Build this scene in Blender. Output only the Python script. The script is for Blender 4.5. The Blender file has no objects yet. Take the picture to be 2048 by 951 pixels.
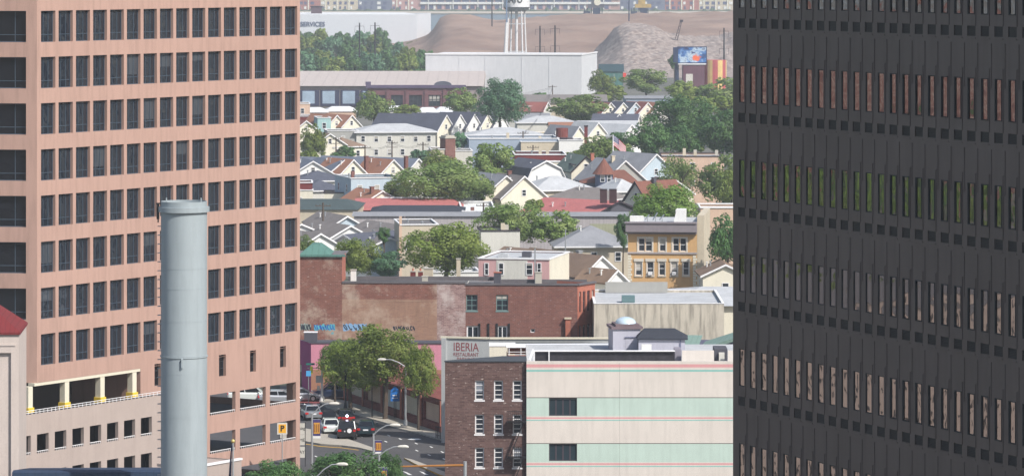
import bpy, math, random
import numpy as np
from mathutils import Vector, Matrix
R = math.radians
HAZE = 0.00016
FPX, HC, YH, CX = 8000.0, 47.0, -90.0, 1024.0      # focal length in photo pixels, eye height, horizon row, centre column
sc = bpy.context.scene
COL = sc.collection
# ---------------------------------------------------------------- camera
cam = bpy.data.cameras.new('camera'); cam_o = bpy.data.objects.new('camera', cam); COL.objects.link(cam_o)
cam_o.location = (0, 0, HC); cam_o.rotation_euler = (R(90), 0, 0)
cam.sensor_width = 36.0; cam.lens = 36.0 * FPX / 2048.0
cam.shift_y = -(475.5 - YH) / 2048.0
cam.clip_start = 1.0; cam.clip_end = 12000.0
sc.camera = cam_o
# ---------------------------------------------------------------- sky, sun, exposure
SUN_AZ, SUN_EL = 44.0, 44.0            # to the right of straight behind the camera
sx, sy, sz = math.sin(R(SUN_AZ)) * math.cos(R(SUN_EL)), -math.cos(R(SUN_AZ)) * math.cos(R(SUN_EL)), math.sin(R(SUN_EL))
world = bpy.data.worlds.new('World'); sc.world = world; world.use_nodes = True
wn = world.node_tree; wn.nodes.clear()
sky = wn.nodes.new('ShaderNodeTexSky'); sky.sky_type = 'NISHITA'; sky.sun_disc = False
sky.sun_elevation = R(SUN_EL); sky.sun_rotation = math.atan2(sx, sy)
sky.air_density = 1.2; sky.dust_density = 2.0
bg = wn.nodes.new('ShaderNodeBackground'); bg.inputs[1].default_value = 0.11
wo = wn.nodes.new('ShaderNodeOutputWorld')
wn.links.new(sky.outputs[0], bg.inputs[0]); wn.links.new(bg.outputs[0], wo.inputs[0])
sun = bpy.data.lights.new('sun', 'SUN'); sun.energy = 4.2; sun.angle = R(0.5); sun.color = (1.0, 0.95, 0.88)
sun_o = bpy.data.objects.new('sun', sun); COL.objects.link(sun_o)
sun_o.rotation_euler = Vector((sx, sy, sz)).to_track_quat('Z', 'Y').to_euler()
sc.view_settings.view_transform = 'Standard'; sc.view_settings.look = 'None'
sc.view_settings.exposure = 0.34; sc.view_settings.gamma = 1.0
sc.cycles.max_bounces = 6; sc.cycles.diffuse_bounces = 3; sc.cycles.glossy_bounces = 3
sc.cycles.transmission_bounces = 3; sc.cycles.volume_bounces = 0; sc.cycles.transparent_max_bounces = 8
sc.cycles.use_denoising = True
rnd = random.Random(7)
# ---------------------------------------------------------------- materials
MATS = {}
def lin(c):
    c = c / 255.0
    return c / 12.92 if c <= 0.04045 else ((c + 0.055) / 1.055) ** 2.4
def S(r, g, b, k=0.8): return (lin(r) * k, lin(g) * k, lin(b) * k)
class NT:
    def __init__(s, name):
        s.m = bpy.data.materials.new(name); s.m.use_nodes = True
        s.t = s.m.node_tree; s.n = s.t.nodes; s.l = s.t.links
        s.b = s.n['Principled BSDF']; s.out = s.n['Material Output']
        s.tc = s.n.new('ShaderNodeTexCoord')
    def new(s, kind, **kw):
        n = s.n.new(kind)
        for k, v in kw.items():
            if k.startswith('i_'): n.inputs[k[2:].replace('_', ' ')].default_value = v
            else: setattr(n, k, v)
        return n
    def link(s, a, b): s.l.new(a, b)
    def mapped(s, out='Object', scale=(1, 1, 1)):
        mp = s.new('ShaderNodeMapping'); mp.inputs['Scale'].default_value = scale
        s.link(s.tc.outputs[out], mp.inputs[0]); return mp.outputs[0]
    def noise(s, vec, scale, detail=4, rough=.6):
        n = s.new('ShaderNodeTexNoise'); n.inputs['Scale'].default_value = scale
        n.inputs['Detail'].default_value = detail; n.inputs['Roughness'].default_value = rough
        s.link(vec, n.inputs['Vector']); return n.outputs['Fac']
    def ramp(s, fac, stops):
        r = s.new('ShaderNodeValToRGB'); e = r.color_ramp.elements
        while len(e) < len(stops): e.new(.5)
        for i, (p, c) in enumerate(stops):
            e[i].position = p; e[i].color = (*c, 1) if len(c) == 3 else c
        s.link(fac, r.inputs[0]); return r.outputs[0]
    def mix(s, fac, a, b, mode='MIX'):
        m = s.new('ShaderNodeMix', data_type='RGBA', blend_type=mode)
        for i, v in ((0, fac), (6, a), (7, b)):
            if hasattr(v, 'is_output') or isinstance(v, bpy.types.NodeSocket): s.link(v, m.inputs[i])
            elif i == 0: m.inputs[0].default_value = v
            else: m.inputs[i].default_value = (*v, 1)
        return m.outputs[2]
    def bump(s, h, strength=.3, dist=.05):
        b = s.new('ShaderNodeBump'); b.inputs['Strength'].default_value = strength; b.inputs['Distance'].default_value = dist
        s.link(h, b.inputs['Height']); s.link(b.outputs[0], s.b.inputs['Normal'])
def plain(name, col, rough=.85, var=.14, scale=.35, metal=0.0, streak=.1, spec=.3, fine=.08, lines=None, bump=0):
    """painted or weathered surface: broad blotches, vertical streaks and a fine grain; lines=(axis, pitch, depth) for boards or seams"""
    if name in MATS: return MATS[name]
    t = NT(name)
    o = t.mapped()
    n1 = t.noise(o, scale, 5)
    n2 = t.noise(t.mapped(scale=(2.2, 2.2, .22)), 1.0, 4)
    n3 = t.noise(o, 7.0, 2)
    dk = tuple(c * (1 - var) for c in col); lt = tuple(min(.95, c * (1 + var)) for c in col)
    c = t.ramp(n1, [(.3, dk), (.7, lt)])
    if streak: c = t.mix(t.ramp(n2, [(.45, (0, 0, 0)), (.75, (streak * 2.2,) * 3)]), c, tuple(x * .55 for x in col))
    if fine: c = t.mix(t.ramp(n3, [(.35, (0, 0, 0)), (.8, (fine * 3,) * 3)]), c, tuple(x * .6 for x in col))
    if lines:
        w = t.new('ShaderNodeTexWave', wave_type='BANDS', bands_direction=lines[0], wave_profile='SAW')
        w.inputs['Scale'].default_value = 1 / (lines[1] * 3.1831) ; w.inputs['Distortion'].default_value = 0
        t.link(t.tc.outputs['UV'], w.inputs['Vector'])
        c = t.mix(t.ramp(w.outputs['Fac'], [(0, (lines[2],) * 3), (.16, (0, 0, 0))]), c, tuple(x * .3 for x in col))
    t.link(c, t.b.inputs['Base Color'])
    t.b.inputs['Roughness'].default_value = rough; t.b.inputs['Metallic'].default_value = metal
    t.b.inputs['Specular IOR Level'].default_value = spec
    if bump: t.bump(n3, bump, .03)
    MATS[name] = t.m; return t.m
def brick(name, c1, c2, mortar, patch=None, patch_amt=.5, speck=0.0, bs=1.0):
    if name in MATS: return MATS[name]
    t = NT(name)
    uv = t.mapped('UV')
    b = t.new('ShaderNodeTexBrick'); b.inputs['Scale'].default_value = 1.0
    b.inputs['Brick Width'].default_value = .42 * bs; b.inputs['Row Height'].default_value = .15 * bs
    b.inputs['Mortar Size'].default_value = .012 * bs; b.inputs['Bias'].default_value = -.1
    b.inputs['Color1'].default_value = (*c1, 1); b.inputs['Color2'].default_value = (*c2, 1); b.inputs['Mortar'].default_value = (*mortar, 1)
    t.link(uv, b.inputs['Vector'])
    n = t.noise(uv, .35, 6, .65)
    c = t.mix(t.ramp(n, [(.35, (0, 0, 0)), (.7, (.55,) * 3)]), b.outputs['Color'], tuple(x * .62 for x in c1))
    if patch:
        n2 = t.noise(uv, .16, 7, .72)
        f = t.ramp(n2, [(patch_amt - .06, (0, 0, 0)), (patch_amt + .04, (.85,) * 3)])
        c = t.mix(f, c, patch)
    if speck:
        n3 = t.noise(t.mapped('UV', (1.6, 4.5, 1)), 1.3, 3, .7)
        c = t.mix(t.ramp(n3, [(.62, (0, 0, 0)), (.68, (speck,) * 3)]), c, (.42, .36, .33))
    n4 = t.noise(t.mapped('UV', (1.5, .18, 1)), 1.0, 3)
    c = t.mix(t.ramp(n4, [(.5, (0, 0, 0)), (.8, (.35,) * 3)]), c, tuple(x * .4 for x in c1))
    t.link(c, t.b.inputs['Base Color']); t.b.inputs['Roughness'].default_value = .9
    t.b.inputs['Specular IOR Level'].default_value = .2
    MATS[name] = t.m; return t.m
def glass(name, col=(.018, .024, .032), rough=.06, ior=1.5, metal=0.0, wave=.25, wscale=1.2, blind=0.0, blind_col=(.42, .40, .36), tint=None):
    """window glass: dark behind, wavy so that what it mirrors breaks up; some panes have blinds drawn part of the way"""
    if name in MATS: return MATS[name]
    t = NT(name)
    t.b.inputs['Base Color'].default_value = (*col, 1)
    t.b.inputs['Roughness'].default_value = rough; t.b.inputs['IOR'].default_value = ior; t.b.inputs['Metallic'].default_value = metal
    o = t.mapped()
    oi = t.new('ShaderNodeObjectInfo')
    va = t.new('ShaderNodeVectorMath', operation='ADD'); vm = t.new('ShaderNodeVectorMath', operation='SCALE')
    t.link(oi.outputs['Location'], vm.inputs[0]); vm.inputs['Scale'].default_value = 3.3
    t.link(o, va.inputs[0]); t.link(vm.outputs[0], va.inputs[1])
    if wave:
        t.bump(t.noise(va.outputs[0], wscale, 2, .5), wave, .1)
    if blind:
        sx_ = t.new('ShaderNodeSeparateXYZ'); t.link(t.tc.outputs['Generated'], sx_.inputs[0])
        mr = t.new('ShaderNodeMapRange'); mr.inputs['From Min'].default_value = 1 - blind; mr.inputs['From Max'].default_value = 1.0
        mr.inputs['To Min'].default_value = 1.02; mr.inputs['To Max'].default_value = .25
        t.link(oi.outputs['Random'], mr.inputs['Value'])
        gt = t.new('ShaderNodeMath', operation='GREATER_THAN'); t.link(sx_.outputs['Z'], gt.inputs[0]); t.link(mr.outputs[0], gt.inputs[1])
        n = t.noise(va.outputs[0], .8, 2)
        c = t.mix(gt.outputs[0], col, blind_col)
        t.link(c, t.b.inputs['Base Color'])
    MATS[name] = t.m; return t.m
# ---------------------------------------------------------------- mesh collecting
class MB:
    def __init__(s): s.v, s.f, s.m, s.uv = [], [], [], []
    def face(s, pts, mi=0, uv=None):
        i = len(s.v); s.v += [tuple(p) for p in pts]; s.f.append(tuple(range(i, i + len(pts)))); s.m.append(mi)
        if uv is None:
            a, b, c = Vector(pts[0]), Vector(pts[1]), Vector(pts[2])
            n = (b - a).cross(c - b)
            if n.length > 1e-12: n.normalize()
            if abs(n.z) > .75: uv = [(p[0], p[1]) for p in pts]
            else:
                tx, ty = -n.y, n.x; q = math.hypot(tx, ty) or 1; tx /= q; ty /= q
                uv = [(p[0] * tx + p[1] * ty, p[2]) for p in pts]
        s.uv += uv
    def box(s, x0, x1, y0, y1, z0, z1, mi=0, skip=''):
        q = [((x0, y0, z0), (x1, y0, z0), (x1, y0, z1), (x0, y0, z1)), ((x1, y1, z0), (x0, y1, z0), (x0, y1, z1), (x1, y1, z1)),
             ((x0, y1, z0), (x0, y0, z0), (x0, y0, z1), (x0, y1, z1)), ((x1, y0, z0), (x1, y1, z0), (x1, y1, z1), (x1, y0, z1)),
             ((x0, y0, z1), (x1, y0, z1), (x1, y1, z1), (x0, y1, z1)), ((x0, y1, z0), (x1, y1, z0), (x1, y0, z0), (x0, y0, z0))]
        for k, p in zip('fblrtd', q):
            if k not in skip: s.face(p, mi)
    def cyl(s, x, y, z0, z1, r0, r1=None, n=16, mi=0, cap=True):
        r1 = r0 if r1 is None else r1
        a = [(x + r0 * math.cos(2 * math.pi * k / n), y + r0 * math.sin(2 * math.pi * k / n), z0) for k in range(n)]
        b = [(x + r1 * math.cos(2 * math.pi * k / n), y + r1 * math.sin(2 * math.pi * k / n), z1) for k in range(n)]
        for k in range(n):
            j = (k + 1) % n
            if r1 > 1e-6: s.face((a[k], a[j], b[j], b[k]), mi)
            else: s.face((a[k], a[j], b[k]), mi)
        if cap:
            if r1 > 1e-6: s.face(b, mi)
            s.face(a[::-1], mi)
    def tube(s, path, r, n=6, mi=0):
        path = [Vector(p) for p in path]; rings = []
        rr = r if isinstance(r, (list, tuple)) else [r] * len(path)
        for i, p in enumerate(path):
            d = (path[min(i + 1, len(path) - 1)] - path[max(i - 1, 0)]).normalized()
            a = d.orthogonal().normalized() if i == 0 else (a - d * a.dot(d)).normalized()
            b = d.cross(a)
            rings.append([p + (a * math.cos(2 * math.pi * k / n) + b * math.sin(2 * math.pi * k / n)) * rr[i] for k in range(n)])
        for i in range(len(rings) - 1):
            for k in range(n):
                j = (k + 1) % n
                s.face((rings[i][k], rings[i][j], rings[i + 1][j], rings[i + 1][k]), mi)
        s.face(rings[0][::-1], mi); s.face(rings[-1], mi)
    def beam(s, a, b, w, h, mi=0):
        """square bar from a to b"""
        a, b = Vector(a), Vector(b); d = (b - a).normalized()
        up = Vector((0, 0, 1)) if abs(d.z) < .95 else Vector((0, 1, 0))
        x = d.cross(up).normalized() * w / 2; y = x.cross(d).normalized() * h / 2
        A = [a - x - y, a + x - y, a + x + y, a - x + y]; B = [b - x - y, b + x - y, b + x + y, b - x + y]
        for k in range(4):
            j = (k + 1) % 4; s.face((A[k], A[j], B[j], B[k]), mi)
        s.face(A[::-1], mi); s.face(B, mi)
    def wall(s, O, u, W, z0, z1, ops=(), depth=.2, mi=0, rmi=None, back=True):
        """upright wall through O along unit u, outside to the right of u's left-hand side, with real openings and reveals"""
        rmi = mi if rmi is None else rmi
        nx, ny = -u[1], u[0]                      # inward
        P = lambda a, z, d=0: (O[0] + u[0] * a + nx * d, O[1] + u[1] * a + ny * d, z)
        us = sorted({0, W, *[o[0] for o in ops], *[o[1] for o in ops]}); zs = sorted({z0, z1, *[o[2] for o in ops], *[o[3] for o in ops]})
        us = [a for a in us if -1e-6 <= a <= W + 1e-6]; zs = [z for z in zs if z0 - 1e-6 <= z <= z1 + 1e-6]
        for k in range(len(zs) - 1):
            run = None
            for i in range(len(us) - 1):
                cu, cz = (us[i] + us[i + 1]) / 2, (zs[k] + zs[k + 1]) / 2
                hole = any(o[0] < cu < o[1] and o[2] < cz < o[3] for o in ops)
                if not hole and run is None: run = us[i]
                if run is not None and (hole or i == len(us) - 2):
                    e = us[i] if hole else us[i + 1]
                    s.face((P(run, zs[k]), P(e, zs[k]), P(e, zs[k + 1]), P(run, zs[k + 1])), mi,
                           [(run, zs[k]), (e, zs[k]), (e, zs[k + 1]), (run, zs[k + 1])]); run = None
        for a, b, c, d in [o[:4] for o in ops]:
            s.face((P(a, c), P(a, d), P(a, d, depth), P(a, c, depth)), rmi)
            s.face((P(b, d), P(b, c), P(b, c, depth), P(b, d, depth)), rmi)
            s.face((P(a, c), P(a, c, depth), P(b, c, depth), P(b, c)), rmi)
            s.face((P(a, d), P(b, d), P(b, d, depth), P(a, d, depth)), rmi)
    def mesh(s, name, mats):
        me = bpy.data.meshes.new(name); me.from_pydata(s.v, [], s.f)
        for m in (mats if isinstance(mats, (list, tuple)) else [mats]): me.materials.append(m)
        me.polygons.foreach_set('material_index', s.m)
        ul = me.uv_layers.new(name='UVMap'); ul.data.foreach_set('uv', [c for p in s.uv for c in p])
        me.update(); return me
    def build(s, name, mats, parent=None, smooth=False, **tags):
        o = bpy.data.objects.new(name, s.mesh(name, mats)); COL.objects.link(o)
        if smooth:
            import bmesh
            bm = bmesh.new(); bm.from_mesh(o.data); bmesh.ops.remove_doubles(bm, verts=bm.verts, dist=1e-4)
            for f in bm.faces: f.smooth = True
            bm.to_mesh(o.data); bm.free()
            try: o.data.set_sharp_from_angle(angle=R(40))
            except Exception: pass
        if parent: o.parent = parent
        for k, v in tags.items(): o[k] = v
        return o
def tag(o, label, cat, group=None, kind=None):
    if label: o['label'] = label
    if cat: o['category'] = cat
    if group: o['group'] = group
    if kind: o['kind'] = kind
    return o
def thing(name, label, cat, loc=(0, 0, 0), yaw=0, group=None):
    o = bpy.data.objects.new(name, None); COL.objects.link(o); o.location = loc; o.rotation_euler = (0, 0, yaw)
    o.empty_display_size = .5
    return tag(o, label, cat, group)
def struct(name, mb, mats): 
    o = mb.build(name, mats); o['kind'] = 'structure'; return o
def copy_tree(o, parent=None):
    c = o.copy(); COL.objects.link(c); c.parent = parent
    for ch in KIDS(o): copy_tree(ch, c)
    return c
def KIDS(o): return [x for x in list(COL.objects) if x.parent == o]
# where things stand: a photo direction met with a real distance or the real ground
def Dg(y, z=0.0): return FPX * (HC - z) / (y - YH)
def G(x, y, z=0.0):
    d = Dg(y, z); return Vector(((x - CX) / FPX * d, d, z))
def XD(x, D, z=0.0): return Vector(((x - CX) / FPX * D, D, z))
def ZD(y, D): return HC - (y - YH) * D / FPX
class Fac:
    """one upright face: its plan line in the world and in its thing's own frame"""
    def __init__(s, A, yaw, O=(0, 0), ul=(1, 0)):
        s.A = (A[0], A[1]); s.e = (math.cos(yaw), math.sin(yaw)); s.O, s.ul = O, ul
    def u(s, px):
        k = (px - CX) / FPX
        return (k * s.A[1] - s.A[0]) / (s.e[0] - k * s.e[1])
    def z(s, px, py): return ZD(py, s.A[1] + s.u(px) * s.e[1])
    def op(s, x0, x1, y0, y1):
        c = (x0 + x1) / 2; return (s.u(x0), s.u(x1), s.z(c, y1), s.z(c, y0))
WIN = {}
def window(parent, O, ul, op, depth, style, fm, gm, name='window', proud=0.0):
    """a framed window set in an opening (or just proud of a plain wall); frame is the window, pane its child"""
    w, h = round(op[1] - op[0], 2), round(op[3] - op[2], 2)
    key = (w, h, round(depth, 3), str(style), fm.name, gm.name, proud)
    if key not in WIN:
        bw = style.get('b', .07); t = .07; y0 = depth - t - proud; y1 = depth - proud if proud == 0 else depth
        m = MB()
        m.box(0, bw, y0, y1, 0, h); m.box(w - bw, w, y0, y1, 0, h)
        m.box(bw, w - bw, y0, y1, 0, bw); m.box(bw, w - bw, y0, y1, h - bw, h)
        mw = style.get('m', .05)
        for fx in style.get('v', ()):
            m.box(w * fx - mw / 2, w * fx + mw / 2, y0 + .01, y1, bw, h - bw)
        for fz in style.get('h', ()):
            z = h * fz; m.box(bw, w - bw, y0 + .015, y1 - .002, z - mw / 2, z + mw / 2)
        if style.get('sill'): m.box(-.08, w + .08, y0 - style['sill'], y1, -.13, -.002)
        if style.get('lintel'): m.box(-.08, w + .08, -.05 if depth else y0 - .02, y1, h + .002, h + .16)
        p = MB(); yp = y1 - .02
        p.face(((bw * .5, yp, bw * .5), (w - bw * .5, yp, bw * .5), (w - bw * .5, yp, h - bw * .5), (bw * .5, yp, h - bw * .5)))
        WIN[key] = (m.mesh(name, fm), p.mesh('pane', gm))
    o = bpy.data.objects.new(name, WIN[key][0]); COL.objects.link(o); o.parent = parent
    o.location = (O[0] + ul[0] * op[0], O[1] + ul[1] * op[0], op[2]); o.rotation_euler = (0, 0, math.atan2(ul[1], ul[0]))
    g = bpy.data.objects.new('pane', WIN[key][1]); COL.objects.link(g); g.parent = o
    return o
def text(parent, s, size, loc, rot, m, name='lettering', width=None, ext=.01, bold=0.0):
    c = bpy.data.curves.new(name, 'FONT'); c.body = s; c.size = size; c.extrude = ext; c.align_x = 'CENTER'; c.align_y = 'CENTER'; c.offset = bold
    t = bpy.data.objects.new(name, c); COL.objects.link(t)
    dg = bpy.context.evaluated_depsgraph_get(); me = bpy.data.meshes.new_from_object(t.evaluated_get(dg))
    me.name = name; me.materials.clear(); me.materials.append(m)
    bpy.data.objects.remove(t); bpy.data.curves.remove(c)
    o = bpy.data.objects.new(name, me); COL.objects.link(o); o.parent = parent; o.location = loc; o.rotation_euler = rot
    if width:
        xs = [v.co.x for v in me.vertices]; o.scale = (width / (max(xs) - min(xs)), 1, 1)
    return o
# ================================================================ palette
M = {}
M['pink'] = plain('pink_stucco', S(216, 178, 163, .61), var=.05, streak=.2, fine=.03, scale=.12)
M['beige_pink'] = plain('beige_pink_stucco', S(206, 190, 182, .64), var=.06, streak=.10, fine=.03)
M['cream'] = plain('cream_wall', S(238, 232, 214, .82), var=.06)
M['white'] = plain('white_wall', S(238, 238, 236, .85), var=.05, streak=.06)
M['offwhite'] = plain('offwhite_wall', S(222, 220, 212, .8), var=.07)
M['greywall'] = plain('grey_siding', S(176, 176, 172, .8), var=.08)
M['lightblue'] = plain('light_blue_siding', S(196, 212, 224, .8), var=.06)
M['bluewall'] = plain('blue_wall', S(166, 180, 198, .78), var=.07)
M['aqua'] = plain('aqua_paint', S(90, 205, 205, .8), var=.05)
M['tanwall'] = plain('tan_wall', S(208, 196, 176, .8), var=.07)
M['beige'] = plain('beige_wall', S(212, 200, 178, .8), var=.08)
M['rose'] = plain('rose_wall', S(216, 172, 172, .8), var=.05)
M['hotpink'] = plain('pink_shop_paint', S(222, 150, 170, .78), var=.06)
M['magenta'] = plain('magenta_shop_paint', S(190, 90, 140, .8), var=.08)
M['mauve'] = plain('slate_mauve_wall', S(128, 132, 158, .8), var=.08)
M['maroon'] = plain('maroon_wall', S(120, 52, 50, .8), var=.1)
M['salmon'] = plain('salmon_wall', S(222, 192, 170, .78), var=.08)
M['darkgrey'] = plain('dark_grey_wall', S(95, 95, 105, .7), var=.1)
def roofm(name, rgb, k=.75): return plain(name, S(*rgb, k), var=.12, streak=.12, fine=.12, scale=.5, rough=.95, spec=.15)
M['r_grey'] = roofm('grey_shingles', (160, 162, 168)); M['r_light'] = roofm('light_grey_roofing', (205, 208, 212)); M['r_white'] = roofm('white_roof_coating', (236, 238, 240), .85)
M['r_dark'] = roofm('dark_slate_shingles', (98, 102, 116)); M['r_char'] = roofm('charcoal_shingles', (70, 74, 84)); M['r_blue'] = roofm('blue_grey_shingles', (122, 130, 146))
M['r_brown'] = roofm('brown_shingles', (140, 96, 84)); M['r_red'] = roofm('red_brown_shingles', (152, 98, 92)); M['r_orange'] = roofm('orange_tan_shingles', (176, 128, 106))
M['r_tan'] = roofm('tan_brown_shingles', (150, 128, 112)); M['r_green'] = roofm('grey_green_shingles', (122, 138, 130)); M['r_dgreen'] = roofm('dark_green_grey_roofing', (84, 98, 100))
M['r_taupe'] = roofm('taupe_shingles', (142, 136, 134)); M['r_paint'] = plain('red_painted_roof', S(192, 118, 116, .8), var=.1, streak=.3, fine=.1, scale=.3)
M['tar'] = roofm('grey_tar_roof', (128, 126, 128)); M['trim'] = plain('white_trim', S(238, 238, 240, .85), var=.03, streak=0); M['darktrim'] = plain('dark_trim', S(60, 52, 60), var=.05, streak=0)
M['creamtrim'] = plain('cream_trim', S(232, 226, 206), var=.03, streak=.05)
M['brick_red'] = brick('red_brick', S(142, 94, 84), S(116, 78, 74), S(150, 128, 120), speck=.5)
M['brick_dark'] = brick('dark_brown_brick', S(126, 100, 96, .72), S(88, 64, 62, .72), S(128, 112, 106, .72), speck=.9)
M['brick_warm'] = brick('red_brown_brick', S(150, 84, 76), S(122, 64, 62), S(146, 108, 100), speck=.35)
M['brick_orange'] = brick('orange_brown_brick', S(196, 120, 100), S(176, 104, 90), S(180, 140, 120))
M['glass'] = glass('house_glass', blind=.45, wave=.1)
M['frame_w'] = plain('white_window_frame', S(236, 236, 238), var=.02, streak=0, fine=0); M['frame_d'] = plain('dark_window_frame', (.03, .035, .04), var=.05, streak=0, fine=0)
M['metal_g'] = plain('galvanised_grey_metal', S(176, 180, 184), rough=.45, metal=.3, var=.06); M['black'] = plain('black_metal', (.015, .015, .018), rough=.5, var=.1, streak=0)
M['concrete'] = plain('pale_concrete', S(205, 200, 188, .72), var=.08, scale=.6, fine=.12, streak=.0)
ST_SASH = dict(b=.09, m=.07, h=(.5,), sill=.06)
# ================================================================ pink tower
PD = 329.0; PYAW = math.atan2(8000, 5153)
A0 = XD(74, PD)
tower = thing('office_tower', 'tall pink stucco office tower with a grid of dark windows on the left', 'office building', (A0.x, A0.y, 0), PYAW)
F = Fac(A0, PYAW)
TW = F.u(600); TOPZ = 55.0
zt0 = ZD(22, PD + .7); pitch = 3.80; WH = 2.58
u0 = F.u(82); pu = (F.u(570) - F.u(82)) / 15.0; ow = pu * .82
ops = []; wlist = []
for k in range(-3, 8):
    for c in range(16):
        zt = zt0 - pitch * k
        o_ = (u0 + pu * c, u0 + pu * c + ow, zt - WH, zt); ops.append(o_)
        if k >= 0: wlist.append((k, c, o_))
        else: wlist.append((k, c, o_))
ZL = ZD(765, PD)                       # underside above the open loggia
ULOG = F.u(281)
zsl = [F.op(438, 452, 708, 750), F.op(500, 512, 700, 743), F.op(560, 572, 690, 733), F.op(309, 322, 728, 772)]
zsl = [(a, b, zsl[1][2], zsl[1][3]) for a, b, c, d in zsl]
uo = [(F.u(420), F.u(471)), (F.u(480), F.u(531.5)), (F.u(540), F.u(592))]
zo = [(F.z(500, 818), F.z(500, 777)), (F.z(500, 894), F.z(500, 853))]; zo3 = (0.4, F.z(500, 929))
low = [(a, b, c, d) for a, b in uo for c, d in zo] + [(a, b, *zo3) for a, b in uo]
m = MB()
ZS = min(o_[2] for o_ in ops) - .45
m.wall((0, 0), (1, 0), TW, ZS, TOPZ, ops, .36); m.wall((0, 0), (1, 0), ULOG, ZL, ZS, [], .36)
m.wall((ULOG, 0), (1, 0), TW - ULOG, 0, ZS, [(a - ULOG, b - ULOG, c, min(d, ZS - .05)) for a, b, c, d in zsl + low], .36)
# fins of jointing between floors stay in the stucco; lower block right of the loggia
LOGD = 9.0
m.face(((ULOG, 0, 0), (ULOG, 0, ZL), (ULOG, LOGD, ZL), (ULOG, LOGD, 0)))                       # side of the loggia
m.face(((TW, 0, ZL), (TW, 16, ZL), (TW, 16, TOPZ), (TW, 0, TOPZ)))
for z0_, z1_ in ((0, .4), (zo[1][1] + .3, zo[0][0] - .1), (zo[0][1] + .3, ZL)): m.box(TW - .38, TW, .39, 11, z0_, z1_)
m.box(TW - .4, TW, .38, 1.2, 0, ZL)
# left chamfered face
CY = -R(7) - PYAW                       # in the tower's own frame
cu = (math.cos(CY), math.sin(CY)); CL = 14.0; CO = (-cu[0] * CL, -cu[1] * CL)
cops = []
for k in range(-3, 8):
    zt = zt0 - pitch * k
    cops += [(CL - .92 - 5.6, CL - .92, zt - WH, zt), (CL - .92 - 5.6 - 6.4, CL - .92 - 6.4, zt - WH, zt)]
m.wall(CO, cu, CL, ZL, TOPZ, cops, .45)
m.wall(CO, cu, CL - 7, 0, ZL - .003, [], .45)
m.face(((CO[0], CO[1], TOPZ), (0, 0, TOPZ), (TW, 0, TOPZ), (TW, 16, TOPZ), (0, 22, TOPZ), (CO[0] + 8, CO[1] + 24, TOPZ)))
m.face(((CO[0], CO[1], ZL + .02), (CO[0] + 8, CO[1] + 24, ZL + .02), (0, 22, ZL + .02), (TW, 16, ZL + .02), (TW, 0, ZL + .02), (0, 0, ZL + .02)))
m.build('wall', M['pink'], tower)
# deck floors, dark inside
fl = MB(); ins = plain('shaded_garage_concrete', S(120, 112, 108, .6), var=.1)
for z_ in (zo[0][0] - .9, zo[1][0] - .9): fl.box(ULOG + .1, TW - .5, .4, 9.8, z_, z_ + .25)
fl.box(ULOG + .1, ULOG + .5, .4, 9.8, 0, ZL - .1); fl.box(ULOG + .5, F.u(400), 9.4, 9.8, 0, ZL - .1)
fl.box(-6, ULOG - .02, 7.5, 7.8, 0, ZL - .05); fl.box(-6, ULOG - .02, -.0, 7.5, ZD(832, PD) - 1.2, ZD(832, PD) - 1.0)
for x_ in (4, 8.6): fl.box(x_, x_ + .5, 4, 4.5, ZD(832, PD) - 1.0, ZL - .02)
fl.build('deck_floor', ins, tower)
gl_t = glass('tower_glass', (.014, .018, .026), ior=1.75, wave=.9, wscale=.7, blind=.25, blind_col=(.05, .058, .07))  # dim blind tone painted on some panes in place of brighter reflections
gl_d = glass('tower_dark_glass', (.008, .009, .013), ior=1.45, wave=.2, rough=.12)
fr_t = plain('blue_grey_mullion', S(70, 84, 98), var=.05, streak=0, fine=0, rough=.5)
ST_T = dict(b=.06, m=.055, v=(.33, .67), h=(.24, .9)); ST_C = dict(b=.08, m=.06, v=(.36, .82), h=(.24,))
vis = [w for w in wlist if 0 <= w[0] <= 7]
hidden = [w for w in vis if (w[0] >= 5 and 8 <= w[1] <= 10)]
rest = sorted([w for w in vis if w not in hidden], key=lambda w: w[1])
own = [w for w in rest][:82]
for k, c, o_ in own: window(tower, (0, 0), (1, 0), o_, .34, ST_T, fr_t, gl_t)
oth = [w for w in wlist if w not in own]
sm = MB()
for k, c, o_ in oth:
    a, b, z0_, z1_ = o_; w_, h_ = b - a, z1_ - z0_
    sm.face(((a, .32, z0_), (b, .32, z0_), (b, .32, z1_), (a, .32, z1_)), 1)
    for x0_, x1_, q0, q1 in ((0, .06, 0, h_), (w_ - .06, w_, 0, h_), (w_ * .33 - .03, w_ * .33 + .03, .06, h_ - .06), (w_ * .67 - .03, w_ * .67 + .03, .06, h_ - .06)):
        sm.box(a + x0_, a + x1_, .27, .31, z0_ + q0, z0_ + q1)
    for q in (0, h_ * .24 - .03, h_ * .9 - .03, h_ - .06): sm.box(a + .06, b - .06, .275, .312, z0_ + q, z0_ + q + .06)
sm.build('window_grid', [fr_t, gl_t], tower, kind='stuff')
for o_ in cops:
    if o_[3] < 44: window(tower, CO, cu, o_, .43, ST_C, fr_t, gl_d)
for o_ in zsl: window(tower, (0, 0), (1, 0), o_, .36, dict(b=.05, m=.05, h=(.35, .68)), M['frame_d'], gl_d)
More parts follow.
